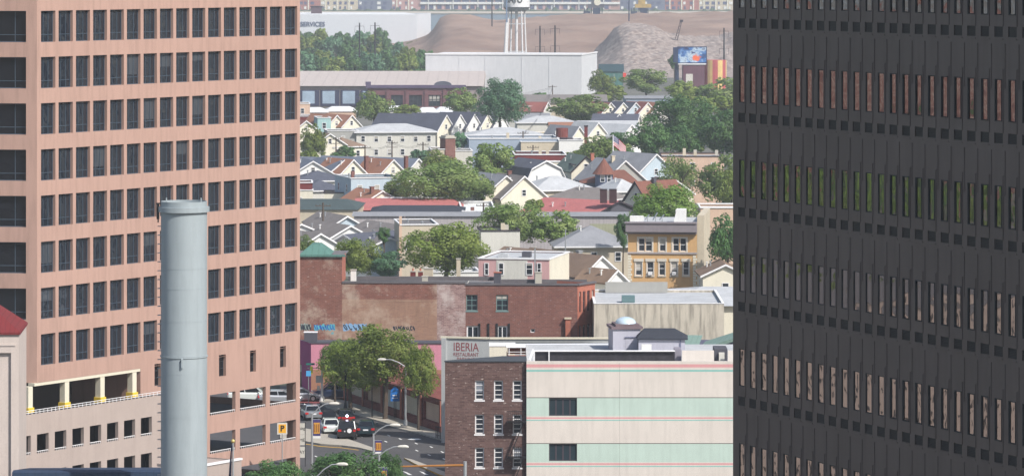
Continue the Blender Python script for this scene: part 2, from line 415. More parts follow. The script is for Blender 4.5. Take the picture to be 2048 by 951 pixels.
# loggia columns with yellow feet, soffit beam, railings
yel = plain('yellow_paint', S(240, 205, 70, .85), var=.06, streak=.05)
ZP = ZD(832, PD - 1.5)
for px in (62, 135, 206, 270):
    u_ = F.u(px)
    c_ = MB(); c_.box(u_ - .28, u_ + .28, .05, .6, ZP - 1.0, ZL - .25); co = c_.build('column', M['creamtrim'], tower)
    y_ = MB(); y_.box(u_ - .37, u_ + .37, -.04, .69, ZP - 1.0, ZP + .62); y_.build('column_foot', yel, co)
bm_ = MB(); bm_.box(-.3, ULOG - .01, .02, .7, ZL - .25, ZL - .004); bm_.build('soffit_beam', M['creamtrim'], tower)
white_rail = M['trim']
for a, b in uo:
    for c, d in zo:
        rl = MB()
        rl.box(a + .01, b - .01, .06, .12, c + .18, c + .23)
        n_ = int((b - a) / .3)
        for i in range(n_ + 1): x_ = a + .02 + (b - a - .08) * i / n_; rl.box(x_, x_ + .03, .07, .11, c + .003, c + .178)
        rl.build('railing', white_rail, tower)
# ---------------------------------------------------------------- parking deck wing in front of the tower
GA = XD(-60, 322.5)
# runs parallel to the tower 1.5 m in front of it
nrm = (math.sin(PYAW), -math.cos(PYAW))
GA = Vector((A0.x + nrm[0] * 1.6 - math.cos(PYAW) * 16, A0.y + nrm[1] * 1.6 - math.sin(PYAW) * 16, 0))
garage = thing('parking_garage', 'low beige pink parking deck with rows of open bays under the pink tower', 'parking garage', (GA.x, GA.y, 0), PYAW)
FG = Fac(GA, PYAW); GW = FG.u(338); gz = FG.z(74, 828)
gops = []
ga, gb = FG.u(37), FG.u(281); gp = (gb - ga) / 7.0
z1a, z1b = FG.z(156, 893), FG.z(156, 855)
for k in range(-2, 9):
    a = ga + gp * k + .05
    for q in range(3): gops.append((a, a + gp * .66, z1a - 3.05 * q, z1b - 3.05 * q))
gops = [g for g in gops if g[0] > .2 and g[1] < GW - .1 and g[2] > .3]
m = MB(); m.wall((0, 0), (1, 0), GW, 0, gz, gops, .32)
m.box(0, GW, .0, .3, gz + .003, gz + .05); m.face(((GW, 0, 0), (GW, 1.5, 0), (GW, 1.5, gz), (GW, 0, gz)))
m.face(((0, .33, .02), (GW, .33, .02), (GW, .33, gz), (0, .33, gz))[::1]) if False else None
m.build('wall', M['beige_pink'], garage)
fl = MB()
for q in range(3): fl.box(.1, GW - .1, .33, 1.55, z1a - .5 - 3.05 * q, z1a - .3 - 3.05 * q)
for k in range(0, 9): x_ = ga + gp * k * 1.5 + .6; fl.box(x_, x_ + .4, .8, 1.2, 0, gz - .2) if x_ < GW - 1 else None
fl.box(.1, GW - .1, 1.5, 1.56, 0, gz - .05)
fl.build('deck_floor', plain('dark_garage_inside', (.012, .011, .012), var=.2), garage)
rl = MB()
for z_ in (.12, .3): rl.box(.05, GW, .1, .14, gz + .05 + z_, gz + .09 + z_)
n_ = int(GW / .5)
for i in range(n_ + 1): rl.box(i * GW / n_, i * GW / n_ + .04, .1, .14, gz + .05, gz + .34)
rl.build('roof_railing', M['trim'], garage)
for a, b, c, d in gops:
    rl = MB()
    rl.box(a, b, .05, .09, c + .16, c + .21)
    for i in range(7): x_ = a + (b - a - .03) * i / 6; rl.box(x_, x_ + .03, .055, .085, c + .003, c + .158)
    rl.build('railing', M['trim'], garage)
# ---------------------------------------------------------------- clock tower at the left edge
CT = XD(38, 300)
clock = thing('clock_tower', 'cream clock tower with red tiled roof at the lower left edge', 'clock tower', (CT.x, CT.y, 0), R(3))
FC = Fac(CT, R(3)); zc = FC.z(38, 664); m = MB(); CW = 8.0
pl_ = (FC.u(22), FC.z(20, 705))
m.wall((-CW, 0), (1, 0), CW, 0, zc, [(CW / 2 - (CW / 2 + pl_[0]), CW / 2 + (CW / 2 + pl_[0]), .5, pl_[1])], .25)
m.face(((0, 0, 0), (0, CW, 0), (0, CW, zc), (0, 0, zc))); m.face(((-CW, CW, 0), (-CW, 0, 0), (-CW, 0, zc), (-CW, CW, zc))); m.face(((0, CW, 0), (-CW, CW, 0), (-CW, CW, zc), (0, CW, zc)))
m.face(((-CW + .6, .25, 0), (-.5, .25, 0), (-.5, .25, pl_[1] + .02), (-CW + .6, .25, pl_[1] + .02)))
m.box(-CW + .4, -.25, -.06, -.003, FC.z(20, 691), FC.z(20, 691) + .14)
m.build('wall', plain('clock_tower_stucco', S(228, 214, 206, .72), var=.05), clock)
rr = MB(); e = .1; ap = (-CW / 2, CW / 2, zc + 3.2)
q = [(-CW - e, -e, zc), (e, -e, zc), (e, CW + e, zc), (-CW - e, CW + e, zc)]
for i in range(4): rr.face((q[i], q[(i + 1) % 4], ap))
rr.box(-CW - e, e, -e - .05, CW + e, zc - .16, zc - .003)
rr.build('roof', plain('red_metal_roof', S(138, 52, 56, .68), var=.08, lines=('X', .35, .7)), clock)
cf = MB(); cz = FC.z(0, 818); cxx = -CW / 2
cf.tube([(cxx, .26, cz), (cxx, .20, cz)], 1.55, n=32)
cfo = cf.build('clock_face', plain('clock_face_cream', S(226, 212, 204, .72), var=.03), clock)
hd = MB()
for i in range(12):
    a = i * math.pi / 6; d_ = Vector((math.sin(a), 0, math.cos(a)))
    hd.beam(Vector((cxx, .185, cz)) + d_ * 1.2, Vector((cxx, .185, cz)) + d_ * 1.48, .1, .03)
hd.build('hour_mark', M['black'], cfo)
for ang, L_, w_ in ((R(88), 1.5, .16), (R(305), .9, .16)):
    h_ = MB(); d_ = Vector((math.sin(ang), 0, math.cos(ang))); h_.beam(Vector((cxx, .16, cz)), Vector((cxx, .16, cz)) + d_ * L_, w_, .03); h_.build('clock_hand', M['black'], cfo)
# blue metal roof just showing along the bottom edge
BA = XD(28, 287); blue = thing('low_building', 'low building with a blue metal roof edge along the bottom left', 'building', (BA.x, BA.y, 0), R(2))
FB = Fac(BA, R(2)); bz = FB.z(28, 941); BWD = FB.u(322)
m = MB(); m.wall((0, 0), (1, 0), BWD, 0, bz - .2, [], .2); m.face(((BWD, 0, 0), (BWD, 14, 0), (BWD, 14, bz - 1.65), (BWD, 0, bz - .1))); m.face(((0, 14, 0), (0, 0, 0), (0, 0, bz - .1), (0, 14, bz - 1.65))); m.build('wall', M['beige_pink'], blue)
m = MB(); m.face(((-.1, -.4, bz - .05), (BWD + .1, -.4, bz - .05), (BWD + .1, .5, bz), (-.1, .5, bz))); m.face(((-.1, .5, bz), (BWD + .1, .5, bz), (BWD + .1, 14.3, bz - 1.6), (-.1, 14.3, bz - 1.6))); m.box(-.1, BWD + .1, -.45, -.401, bz - .4, bz - .05)
m.build('roof', plain('blue_metal_roof', S(58, 80, 110, .6), var=.1, lines=('X', .5, .5)), blue)
# small annex with a flat top right of the chimney
AN = XD(412, 322); annex = thing('annex', 'small beige flat-roofed annex at the foot of the pink tower, right of the chimney', 'building', (AN.x, AN.y, 0), PYAW)
FA = Fac(AN, PYAW); aw = FA.u(483); az = FA.z(413, 931)
m = MB(); m.wall((0, 0), (1, 0), aw, 0, az, [(.8, 1.9, 0, az - 1.3)], .2); m.face(((aw, 0, 0), (aw, 5, 0), (aw, 5, az), (aw, 0, az))); m.box(0, aw, .001, 5, az - .3, az - .12); m.build('wall', M['beige_pink'], annex)
m = MB(); m.box(-.05, aw + .05, -.08, .25, az + .003, az + .16); m.build('coping', M['trim'], annex)
# ---------------------------------------------------------------- chimney
CH = XD(368, 280); cr = (92 / 2) / FPX * 280; ztop = ZD(402, 280)
stack = thing('chimney_stack', 'tall round pale grey steel chimney stack in front of the pink tower', 'chimney', (CH.x, CH.y, 0))
stm = plain('pale_grey_steel_paint', S(184, 196, 202, .68), rough=.5, var=.05, streak=.14, fine=.03, scale=.25, spec=.4)
def ring(mb, r, z0, z1, ri, n=72):
    for k in range(n):
        a, b = 2 * math.pi * k / n, 2 * math.pi * (k + 1) / n
        P = lambda t, rr, z: (rr * math.cos(t), rr * math.sin(t), z)
        mb.face((P(a, r, z0), P(b, r, z0), P(b, r, z1), P(a, r, z1))); mb.face((P(b, ri, z0), P(a, ri, z0), P(a, ri, z1), P(b, ri, z1)))
        mb.face((P(a, r, z1), P(b, r, z1), P(b, ri, z1), P(a, ri, z1))); mb.face((P(a, ri, z0), P(b, ri, z0), P(b, r, z0), P(a, r, z0)))
zf = ZD(709, 280)
m = MB(); ring(m, cr, zf, ztop, cr - .05); m.build('upper_tube', stm, stack, smooth=True)
m = MB(); ring(m, cr + .005, 0, zf - .12, cr - .05); m.build('lower_tube', stm, stack, smooth=True)
m = MB(); ring(m, cr + .17, ZD(423, 280), ZD(413, 280), cr + .004); m.build('top_flange', stm, stack, smooth=True)
m = MB(); ring(m, cr + .06, zf - .11, zf - .01, cr - .02); m.build('middle_flange', stm, stack, smooth=True)
m = MB()
for y_ in (535, 575, 640, 745, 880, 830): ring(m, cr + .012, ZD(y_, 280), ZD(y_, 280) + .03, cr + .001)
m.build('weld_seam', stm, stack)
m = MB()
for i in range(34):
    z_ = ztop - 1.75 - i * .62
    m.tube([(-cr + .12, -.28, z_), (-cr - .22, -.28, z_), (-cr - .22, .15, z_), (-cr + .05, .15, z_)], .022, n=5)
m.build('ladder', M['metal_g'], stack)
m = MB(); m.box(-cr - .3, -cr - .12, -.1, .1, ztop - 1.25, ztop - .2); m.box(-cr - .34, -cr + .02, -.14, .14, ztop - .2, ztop - .12); m.tube([(-cr - .2, 0, ztop - 1.25), (-cr - .2, 0, ztop - 1.5)], .05)
m.build('winch_bracket', M['black'], stack)
for s_ in (-.72, .78):
    m = MB(); m.tube([(cr * s_, -cr * .5, ztop - .1), (cr * s_, -cr * .5, ztop + .28)], .05); m.build('lifting_lug', stm, stack)
m = MB(); m.box(-.05, .06, -cr - .16, -cr - .005, zf - .75, zf - .12); m.beam((-.0, -cr - .12, zf - .12), (-.9, -cr * .55, zf - 1.3), .07, .07); m.build('bracket', stm, stack)
# flagpole
FP = XD(466, 300); pole = thing('flagpole', 'grey flagpole with a ball finial and a furled dark flag before the pink tower', 'flagpole', (FP.x, FP.y, 0)); zt = ZD(885, 300)
m = MB(); m.cyl(0, 0, 0, zt, .09, .06, 10); m.build('mast', M['metal_g'], pole)
m = MB()
for i in range(6): 
    a0, a1 = math.pi * i / 6, math.pi * (i + 1) / 6
    m.cyl(0, 0, zt + .15 - .15 * math.cos(a0), zt + .15 - .15 * math.cos(a1), max(.001, .15 * math.sin(a0)), .15 * math.sin(a1) if i < 5 else 0, 10, cap=False)
m.build('finial', plain('gold_finial', S(220, 200, 130), metal=.3, rough=.4, streak=0), pole, smooth=True)
fv = MB()
prev = None
for i in range(9):
    z_ = zt - .15 - i * .45; w_ = .05 + .3 * i / 8
    cur = [(-.07 - w_ * (.2 + .8 * t) * (1 if t < .5 else .9) + (.0), .12 * math.sin(t * 9 + i * .4) - .02, z_) for t in (0, .25, .5, .75, 1)]
    if prev:
        for j in range(4): fv.face((prev[j], prev[j + 1], cur[j + 1], cur[j]))
    prev = cur
f_o = fv.build('flag', plain('navy_flag_cloth', S(34, 40, 66), var=.1, streak=0), pole); sd = f_o.modifiers.new('t', 'SOLIDIFY'); sd.thickness = .03
# ================================================================ dark tower on the right
DD = 166.0; dyaw = math.atan2(-8000, 3600)
DA = XD(1466, DD)
dark = thing('dark_office_tower', 'dark grey office tower with narrow mirrored windows and louvred vents, filling the right', 'office building', (DA.x, DA.y, 0), dyaw)
FD = Fac(DA, dyaw)
m = MB(); NB = 36; cpx = FD.u(1483.5); bp = (FD.u(2029) - cpx) / 22.15
st = 188.3 / FPX * (DD - .3)
zw0 = ZD(130, DD - .3); wh = 74.5 / FPX * DD
opsw, opsl = [], []
for k in range(-5, 12):
    for c in range(NB):
        u_ = cpx + bp * c; z1_ = zw0 - st * k
        if z1_ - wh < .5: continue
        opsw.append((u_ - .245, u_ + .245, z1_ - wh, z1_))
        zl = z1_ - 95 / FPX * DD; opsl.append((u_ - .30, u_ + .30, zl - .38, zl)) if zl > 1 else None
DWW = cpx + bp * (NB - .4); DTOP = 78.0
m.wall((0, 0), (1, 0), DWW, 0, DTOP, opsw + opsl, .05)
m.face(((0, 30, 0), (0, 0, 0), (0, 0, DTOP), (0, 30, DTOP))); m.face(((DWW, 0, 0), (DWW, 30, 0), (DWW, 30, DTOP), (DWW, 0, DTOP)))
m.face(((DWW, 30, 0), (0, 30, 0), (0, 30, DTOP), (DWW, 30, DTOP))); m.face(((0, 0, DTOP), (DWW, 0, DTOP), (DWW, 30, DTOP), (0, 30, DTOP)))
for a, b, c, d in opsw:
    m.box(b + .06, b + .09, -.022, -.002, c - .42, d + .38)
for a, b, c, d in opsl:
    m.box(b + .155, b + .175, -.02, -.002, c - 1.9, c - .25); m.box(a - .02, b + .02, -.02, -.002, c - .10, c - .06)
m.build('wall', plain('charcoal_metal_panel', S(110, 101, 101, .76), var=.10, streak=.16, fine=.04, scale=.18, rough=.45, metal=.35), dark)
gl_m = glass('mirrored_glass', (.34, .31, .30), rough=.03, metal=1.0, wave=.26, wscale=.6)
lv_m = plain('dark_louvre_metal', (.02, .021, .028), rough=.5, var=.1, streak=0)
near = lambda o_: 0 <= (o_[0]) and o_[0] < FD.u(2048)
visw = [o_ for o_ in opsw if near(o_) and ZD(0, 166) > o_[2] and FD.A[1] and 12 < o_[2] < 46.2]
visl = [o_ for o_ in opsl if near(o_) and 14 < o_[2] < 45.5]
visw.sort(key=lambda o_: -o_[0]); visl.sort(key=lambda o_: -o_[0])
ST_M = dict(b=.03, m=.02)
ownw, ownl = visw[:98], visl[:98]
for o_ in ownw: window(dark, (0, 0), (1, 0), o_, .045, ST_M, M['frame_d'], gl_m)
lm = MB(); lm.box(0, .6, .02, .03, 0, .38)
for i in range(6): lm.box(0, .6, -.02, .018, .02 + i * .06, .045 + i * .06)
lme = lm.mesh('louvre', lv_m)
for o_ in ownl:
    o = bpy.data.objects.new('louvre', lme); COL.objects.link(o); o.parent = dark; o.location = (o_[0], .03, o_[2])
sm = MB()
for a, b, c, d in opsw:
    if (a, b, c, d) in ownw: continue
    sm.face(((a, .035, c), (b, .035, c), (b, .035, d), (a, .035, d)), 1); sm.box(a, a + .03, .005, .03, c, d); sm.box(b - .03, b, .005, .03, c, d); sm.box(a + .03, b - .03, .005, .03, c, c + .03); sm.box(a + .03, b - .03, .005, .03, d - .03, d)
sm.build('window_grid', [M['frame_d'], gl_m], dark, kind='stuff')
sm = MB()
for a, b, c, d in opsl:
    if (a, b, c, d) in ownl: continue
    sm.box(a, b, .04, .05, c, d)
    for i in range(6): sm.box(a, b, .01, .038, c + .02 + i * .06, c + .045 + i * .06)
sm.build('louvre_grid', lv_m, dark, kind='stuff')
# ================================================================ ground, roads, water
gm = NT('town_ground'); gn = gm.noise(gm.mapped(), .02, 6); gn2 = gm.noise(gm.mapped(), .35, 4)
gm.link(gm.mix(gm.ramp(gn2, [(.3, (0, 0, 0)), (.7, (.4,) * 3)]), gm.ramp(gn, [(.35, (.05, .065, .035)), (.5, (.13, .125, .11)), (.68, (.17, .16, .145))]), (.06, .07, .045)), gm.b.inputs['Base Color']); gm.b.inputs['Roughness'].default_value = 1
asph = plain('asphalt', (.085, .082, .085), var=.12, scale=.5, fine=.2, streak=0, rough=.9)
walk = plain('pavement_concrete', S(212, 204, 190, .62), var=.08, scale=.8, fine=.12, streak=0)
paint = plain('white_road_paint', (.72, .72, .70), var=.1, streak=0); ypaint = plain('yellow_kerb_paint', S(214, 170, 70, .8), var=.1, streak=0)
m = MB(); m.face(((-1500, -60, 0), (1500, -60, 0), (1500, 2470, 0), (-1500, 2470, 0))); struct('ground', m, gm.m)
def poly(mb, pts, z=0.0, mi=0): mb.face([(*(G(x, y).xy), z) for x, y in pts][::-1] if False else [(*(G(x, y).xy), z) for x, y in pts], mi)
def slab(mb, pts, z0, z1, mi=0, mi2=None):
    P = [G(x, y).xy for x, y in pts]
    ar = sum(P[i].x * P[(i + 1) % len(P)].y - P[(i + 1) % len(P)].x * P[i].y for i in range(len(P)))
    if ar < 0: P = P[::-1]
    mb.face([(p.x, p.y, z1) for p in P], mi)
    for i in range(len(P)):
        a, b = P[i], P[(i + 1) % len(P)]; mb.face(((a.x, a.y, z0), (b.x, b.y, z0), (b.x, b.y, z1), (a.x, a.y, z1)), mi if mi2 is None else mi2)
m = MB()
m.face([(x, y, .004) for x, y in ((-90, 250), (40, 250), (40, 330), (-2, 385), (-16, 428), (-90, 450))]); struct('road', m, asph)
m = MB()
slab(m, [(640, 805), (652, 799), (700, 803), (742, 814), (800, 828), (880, 862), (905, 885), (905, 893), (888, 882), (837, 867), (800, 858.5), (769, 846), (742, 838.5), (711, 829), (680, 822), (653, 815)], 0, .13); struct('pavement', m, walk)
m = MB(); slab(m, [(560, 856), (612, 858.6), (640, 862.7), (683, 875), (724, 889), (752, 899), (752, 905), (717, 896.5), (683, 892), (641, 889), (612, 884), (560, 878)], 0, .14); struct('traffic_island', m, walk)
m = MB(); slab(m, [(808, 917), (826, 921), (905, 951), (920, 962), (880, 951), (830, 929)], 0, .14, 0, 1); struct('traffic_island', m, [walk, ypaint])
m = MB()
poly(m, [(560, 797), (642, 799), (642, 806), (560, 804)], .009, 1); poly(m, [(560, 794.5), (648, 796.5), (648, 797.5), (560, 795.7)], .012); poly(m, [(560, 806), (640, 808), (640, 809.2), (560, 807.4)], .012)
for x, y in ((777, 870), (800, 877), (832, 886), (771, 882), (862, 893), (833, 900), (858, 909), (748, 866), (884, 903), (716, 858), (722, 872), (632, 912), (888, 917)):
    poly(m, [(x - 3.5, y - 1.2), (x - 1, y - 1.6), (x + 4.5, y + 1.0), (x + 2, y + 1.4)], .008)
poly(m, [(815, 877.5), (822, 875.6), (838, 876), (843, 877.6), (836, 878.6), (822, 878.4)], .008)
for x in (805, 838, 868): poly(m, [(x, 941), (x + 8, 943), (x + 20, 949), (x + 12, 948)], .008)
poly(m, [(612, 886.4), (641, 891), (683, 894), (717, 898.5), (717, 899.5), (683, 895), (641, 892.2), (612, 887.6)], .008, 2)
struct('road_markings', m, [paint, plain('red_crosswalk_brick', S(168, 92, 92, .7), var=.12, streak=0), ypaint])
m = MB(); poly(m, [(560, 770), (700, 774), (716, 790), (700, 800), (652, 797), (560, 790)], .006); struct('side_road', m, plain('worn_grey_asphalt', (.15, .145, .14), var=.1, streak=0))
m = MB(); m.face(((-4000, 2470, -1.2), (4000, 2470, -1.2), (4000, 3235, -1.2), (-4000, 3235, -1.2)))
wt = NT('river_water'); wt.b.inputs['Base Color'].default_value = (.07, .10, .13, 1); wt.b.inputs['Roughness'].default_value = .25; wt.bump(wt.noise(wt.mapped(), .5, 3), .5, .3); struct('river_water', m, wt.m)
m = MB(); m.face(((-4000, 3235, -.3), (4000, 3235, -.3), (4000, 3310, .3), (-4000, 3310, .3)), 0); m.face(((-4000, 3310, .3), (4000, 3310, .3), (4000, 7000, .3), (-4000, 7000, .3)), 1); m.face(((-1500, 2470, 0), (1500, 2470, 0), (1500, 2472, -1.2), (-1500, 2472, -1.2)), 0)
struct('far_shore_ground', m, [plain('pale_shore_sand', S(206, 194, 176, .8), var=.1, streak=0, scale=.02), plain('shore_grass', (.09, .115, .05), var=.2, streak=0, scale=.05)])
# ================================================================ striped building at bottom right
D0 = 338.0; A = XD(1053, D0)
stripe = thing('striped_building', 'cream office building with pale green bands and thin pink and teal stripes', 'office building', (A.x, A.y, 0), 0)
F = Fac(A, 0); W = 30.0
zy = lambda y: ZD(y, D0)
mt = [plain('cream_panel', S(228, 220, 212, .80), var=.05, streak=.12, fine=.02), plain('pale_green_band', S(198, 218, 208, .82), var=.05, streak=.12, fine=.02), plain('pink_stripe', S(226, 166, 168, .82), var=.03, streak=.05), plain('teal_stripe', S(144, 200, 192, .82), var=.03, streak=.05), plain('panel_joint', S(120, 116, 112, .6), var=.03)]
bands = [(722, 727.5, 0), (727.5, 734, 2), (734, 738.5, 0), (738.5, 742.5, 3), (742.5, 793.5, 0), (793.5, 795, 4), (795, 831, 1), (831, 833.5, 0), (833.5, 836.5, 2), (836.5, 838.5, 0), (838.5, 840.5, 3), (840.5, 885, 0), (885, 886.5, 4), (886.5, 923, 1), (923, 925, 0), (925, 928.5, 2), (928.5, 930.5, 0), (930.5, 932.5, 3), (932.5, 978, 0), (978, 979.5, 4), (979.5, 1022, 1)]
m = MB(); ops = [F.op(1098, 1154, 795, 831), F.op(1098, 1154, 886.5, 921)]
for y0, y1, mi in bands:
    o_ = [(a, b, max(c, zy(y1)), min(d, zy(y0))) for a, b, c, d in ops if c < zy(y1) + .3 and d > zy(y0) - .3 and mi == 1]
    m.wall((0, 0), (1, 0), W, zy(y1), zy(y0), o_, .22, mi)
m.wall((0, 0), (1, 0), W, 0, zy(1022), [], .2, 0)
zr = zy(722)
m.face(((W, 0, 0), (W, 20, 0), (W, 20, zr), (W, 0, zr))); m.face(((0, 20, 0), (0, .35, 0), (0, .35, zr), (0, 20, zr))); m.face(((0, .35, 0), (0, 0, 0), (0, 0, zr), (0, .35, zr)))
m.box(0, W, .003, .3, zr - .02, zr + .004, 0)
for px in (1239,): u_ = F.u(px); m.box(u_, u_ + .012, -.006, -.002, 0, zr - .1, 4)
m.build('wall', mt, stripe)
m = MB(); m.face(((0, .3, zr - .5), (W, .3, zr - .5), (W, 20, zr - .5), (0, 20, zr - .5))); m.build('roof', M['r_light'], stripe)
for o_ in ops: window(stripe, (0, 0), (1, 0), (o_[0], o_[1], o_[2] + .01, o_[3] - .01), .2, dict(b=.06, m=.1, v=(.25, .5, .75)), plain('brown_window_frame', S(86, 76, 84), var=.03, streak=0), glass('office_glass', (.02, .035, .045), blind=.55, blind_col=(.10, .15, .15), wave=.1))
# roof screen, frame and parapets
zs = ZD(700, D0 + 4); zb = zr - .49
def onroof(name, px0, px1, y0, y1, ztp, mat_, parent=stripe, zbot=zb, extra=None):
    a = (px0 - CX) / FPX * (D0 + y0) - A.x; b = (px1 - CX) / FPX * (D0 + y0) - A.x
    m = MB(); m.box(a, b, y0, y1, zbot, ztp); return m.build(name, mat_, parent), a, b
scr = plain('dark_roof_screen', (.035, .033, .04), var=.5, scale=1.5, streak=0, fine=.3)
onroof('roof_screen', 1070, 1349, 4, 4.2, zs - .08, scr)
m = MB(); a = (1066 - CX) / FPX * (D0 + 3.8) - A.x; b = (1350 - CX) / FPX * (D0 + 3.8) - A.x
m.box(a, b, 3.75, 4.25, zs - .077, zs); 
for px in (1067, 1097): u_ = (px - CX) / FPX * (D0 + 3.8) - A.x; m.box(u_, u_ + .09, 3.75, 3.95, zb, zs - .08)
m.beam((.25, .4, zb + .5), (a, 3.8, zs), .12, .25); m.build('screen_frame', M['trim'], stripe)
onroof('roof_hatch', 1350, 1363, 4.3, 7, zs, plain('lilac_grey_wall', S(150, 146, 158)))
onroof('parapet', 1364, 1428, 3.6, 3.9, zs + .02, mt[0]); onroof('parapet', 1456, 1500, 3.6, 3.9, zs + .02, mt[0])
onroof('roof_hatch', 1429, 1455, 5.0, 8, zs + .02, M['darkgrey']); onroof('roof_vent', 1438, 1449, 4.5, 4.9, zs - .25, M['offwhite'])
# stair house with skylight dome, and hipped shed, behind on the roof level
B = XD(1226, 352); ds = thing('stair_house', 'mauve grey rooftop block with a pale glass skylight dome behind the striped building', 'rooftop structure', (B.x, B.y, 0), R(6))
F = Fac(B, R(6)); w_ = F.u(1281); zt = F.z(1226, 658); mv = plain('mauve_grey_stucco', S(196, 196, 210, .78), var=.04)
m = MB(); m.wall((0, 0), (1, 0), w_, 0, zt, [], .1); m.face(((w_, 0, 0), (w_, 3.2, 0), (w_, 3.2, zt), (w_, 0, zt))); m.face(((0, 3.2, 0), (0, 0, 0), (0, 0, zt), (0, 3.2, zt))); m.face(((w_, 3.2, 0), (0, 3.2, 0), (0, 3.2, zt), (w_, 3.2, zt))); m.build('wall', mv, ds)
m = MB(); m.box(-.15, w_ + .2, -.15, 3.4, zt + .003, zt + .22); m.box(.25, w_ - .1, .1, 2.9, zt + .22, zt + .42); m.build('roof', plain('brown_coping', S(128, 112, 118)), ds)
m = MB(); cx_, rx, ry = w_ / 2 + .1, w_ / 2 - .3, 1.25; n = 20
for i in range(5):
    a0, a1 = (math.pi / 2) * i / 5, (math.pi / 2) * (i + 1) / 5
    for k in range(n):
        t0, t1 = 2 * math.pi * k / n, 2 * math.pi * (k + 1) / n
        P = lambda t, a: (cx_ + rx * math.cos(t) * math.cos(a), 1.5 + ry * math.sin(t) * math.cos(a), zt + .42 + .55 * math.sin(a))
        m.face((P(t0, a0), P(t1, a0), P(t1, a1), P(t0, a1)) if i < 4 else (P(t0, a0), P(t1, a0), P(t0, a1)))
m.build('skylight_dome', plain('pale_acrylic_dome', S(206, 226, 240, .85), rough=.15, var=.03, streak=0, spec=.7), ds, smooth=True)
m = MB(); m.box(w_ * .45, w_ - .25, -.02, -.002, 11.5, zt - .75); m.build('door', mv, ds); m = MB(); m.box(w_ * .43, w_ - .2, -.12, -.003, zt - .74, zt - .66); m.box(w_ - .24, w_ - .2, -.08, -.003, 11.5, zt - .75); m.build('door_frame', M['mauve'], ds)
B = XD(1277, 349); sh = thing('roof_shed', 'low mauve rooftop shed with a dark hipped roof beside the skylight block', 'rooftop structure', (B.x, B.y, 0), R(-2))
F = Fac(B, R(-2)); w_ = F.u(1370); zt = F.z(1300, 676); zq = F.z(1300, 662) + .15
m = MB(); m.wall((0, 0), (1, 0), w_, 0, zt, [], .1); m.face(((w_, 0, 0), (w_, 3, 0), (w_, 3, zt), (w_, 0, zt))); m.face(((0, 3, 0), (0, 0, 0), (0, 0, zt), (0, 3, zt))); m.build('wall', mv, sh)
m = MB(); q = [(-.15, -.2, zt), (w_ + .25, -.2, zt), (w_ + .25, 3.2, zt), (-.15, 3.2, zt)]; r0, r1 = (.5, 1.5, zq), (w_ - .9, 1.5, zq)
m.face((q[0], q[1], r1, r0)); m.face((q[1], q[2], r1)); m.face((q[2], q[3], r0, r1)); m.face((q[3], q[0], r0)); m.box(-.15, w_ + .25, -.2, 3.2, zt - .1, zt - .003); m.build('roof', M['r_char'], sh)
m = MB(); u_ = w_ - .45; m.box(u_, u_ + .1, -.08, -.003, 11, zt - .1); m.build('drainpipe', M['mauve'], sh)
m = MB(); u_ = F.u(1303); m.box(F.u(1283), u_, -.02, -.002, 11, zt - .5); m.build('door', M['white'], sh)
# ================================================================ brown brick walk-up
B = XD(890, 338.4); br = thing('brick_walk_up', 'dark brown brick walk-up with three columns of sash windows beside the striped building', 'apartment building', (B.x, B.y, 0), 0)
F = Fac(B, 0); w_ = F.u(1053.5); zt = F.z(960, 723)
cols = [(950, 968), (988, 1006), (1025.5, 1043.5)]; rows = [(760, 799), (828, 867), (894, 934)]
ops = [F.op(a, b, c, d) for a, b in cols for c, d in rows] + [F.op(a, b, 962, 1000) for a, b in cols]
m = MB(); m.wall((0, 0), (1, 0), w_, 0, zt, ops, .22); m.face(((w_, 0, 0), (w_, 4, 0), (w_, 4, zt), (w_, 0, zt))); m.face(((0, 1, 0), (0, 0, 0), (0, 0, zt), (0, 1, zt))); m.face(((w_, 4, 0), (0, 1, 0), (0, 1, zt), (w_, 4, zt)))
m.build('wall', M['brick_dark'], br)
m = MB(); m.box(-.06, w_, -.08, .2, zt + .003, zt + .1); m.face(((0, .2, zt + .05), (w_ - .02, .2, zt + .05), (w_ - .02, 4, zt + .12), (w_ * .7, 3.6, zt + .14), (0, .7, zt + .06))); m.build('roof', plain('dark_slate_roofing', S(84, 90, 98, .7), var=.12, fine=.2), br)
gs = glass('brick_house_glass', (.02, .025, .035), blind=.4, blind_col=(.2, .22, .26), wave=.2)
for o_ in ops: window(br, (0, 0), (1, 0), o_, .2, dict(b=.1, m=.06, h=(.26, .5, .75), sill=.16), M['frame_w'], gs)
m = MB()   # iron fire escape down the right column
for zf_ in (4.6, 7.6):
    a, b = F.u(1014), F.u(1052); m.box(a, b, -1.1, -.02, zf_, zf_ + .06)
    for z_ in (.35, .95): m.box(a, b, -1.12, -1.08, zf_ + z_, zf_ + z_ + .04)
    for i in range(11): x_ = a + (b - a) * i / 10; m.box(x_ - .015, x_ + .015, -1.115, -1.085, zf_ + .06, zf_ + .95)
    m.beam((b - .2, -.6, zf_), (a + .2, -.6, zf_ - 3.0), .4, .06)
m.build('fire_escape', M['black'], br)
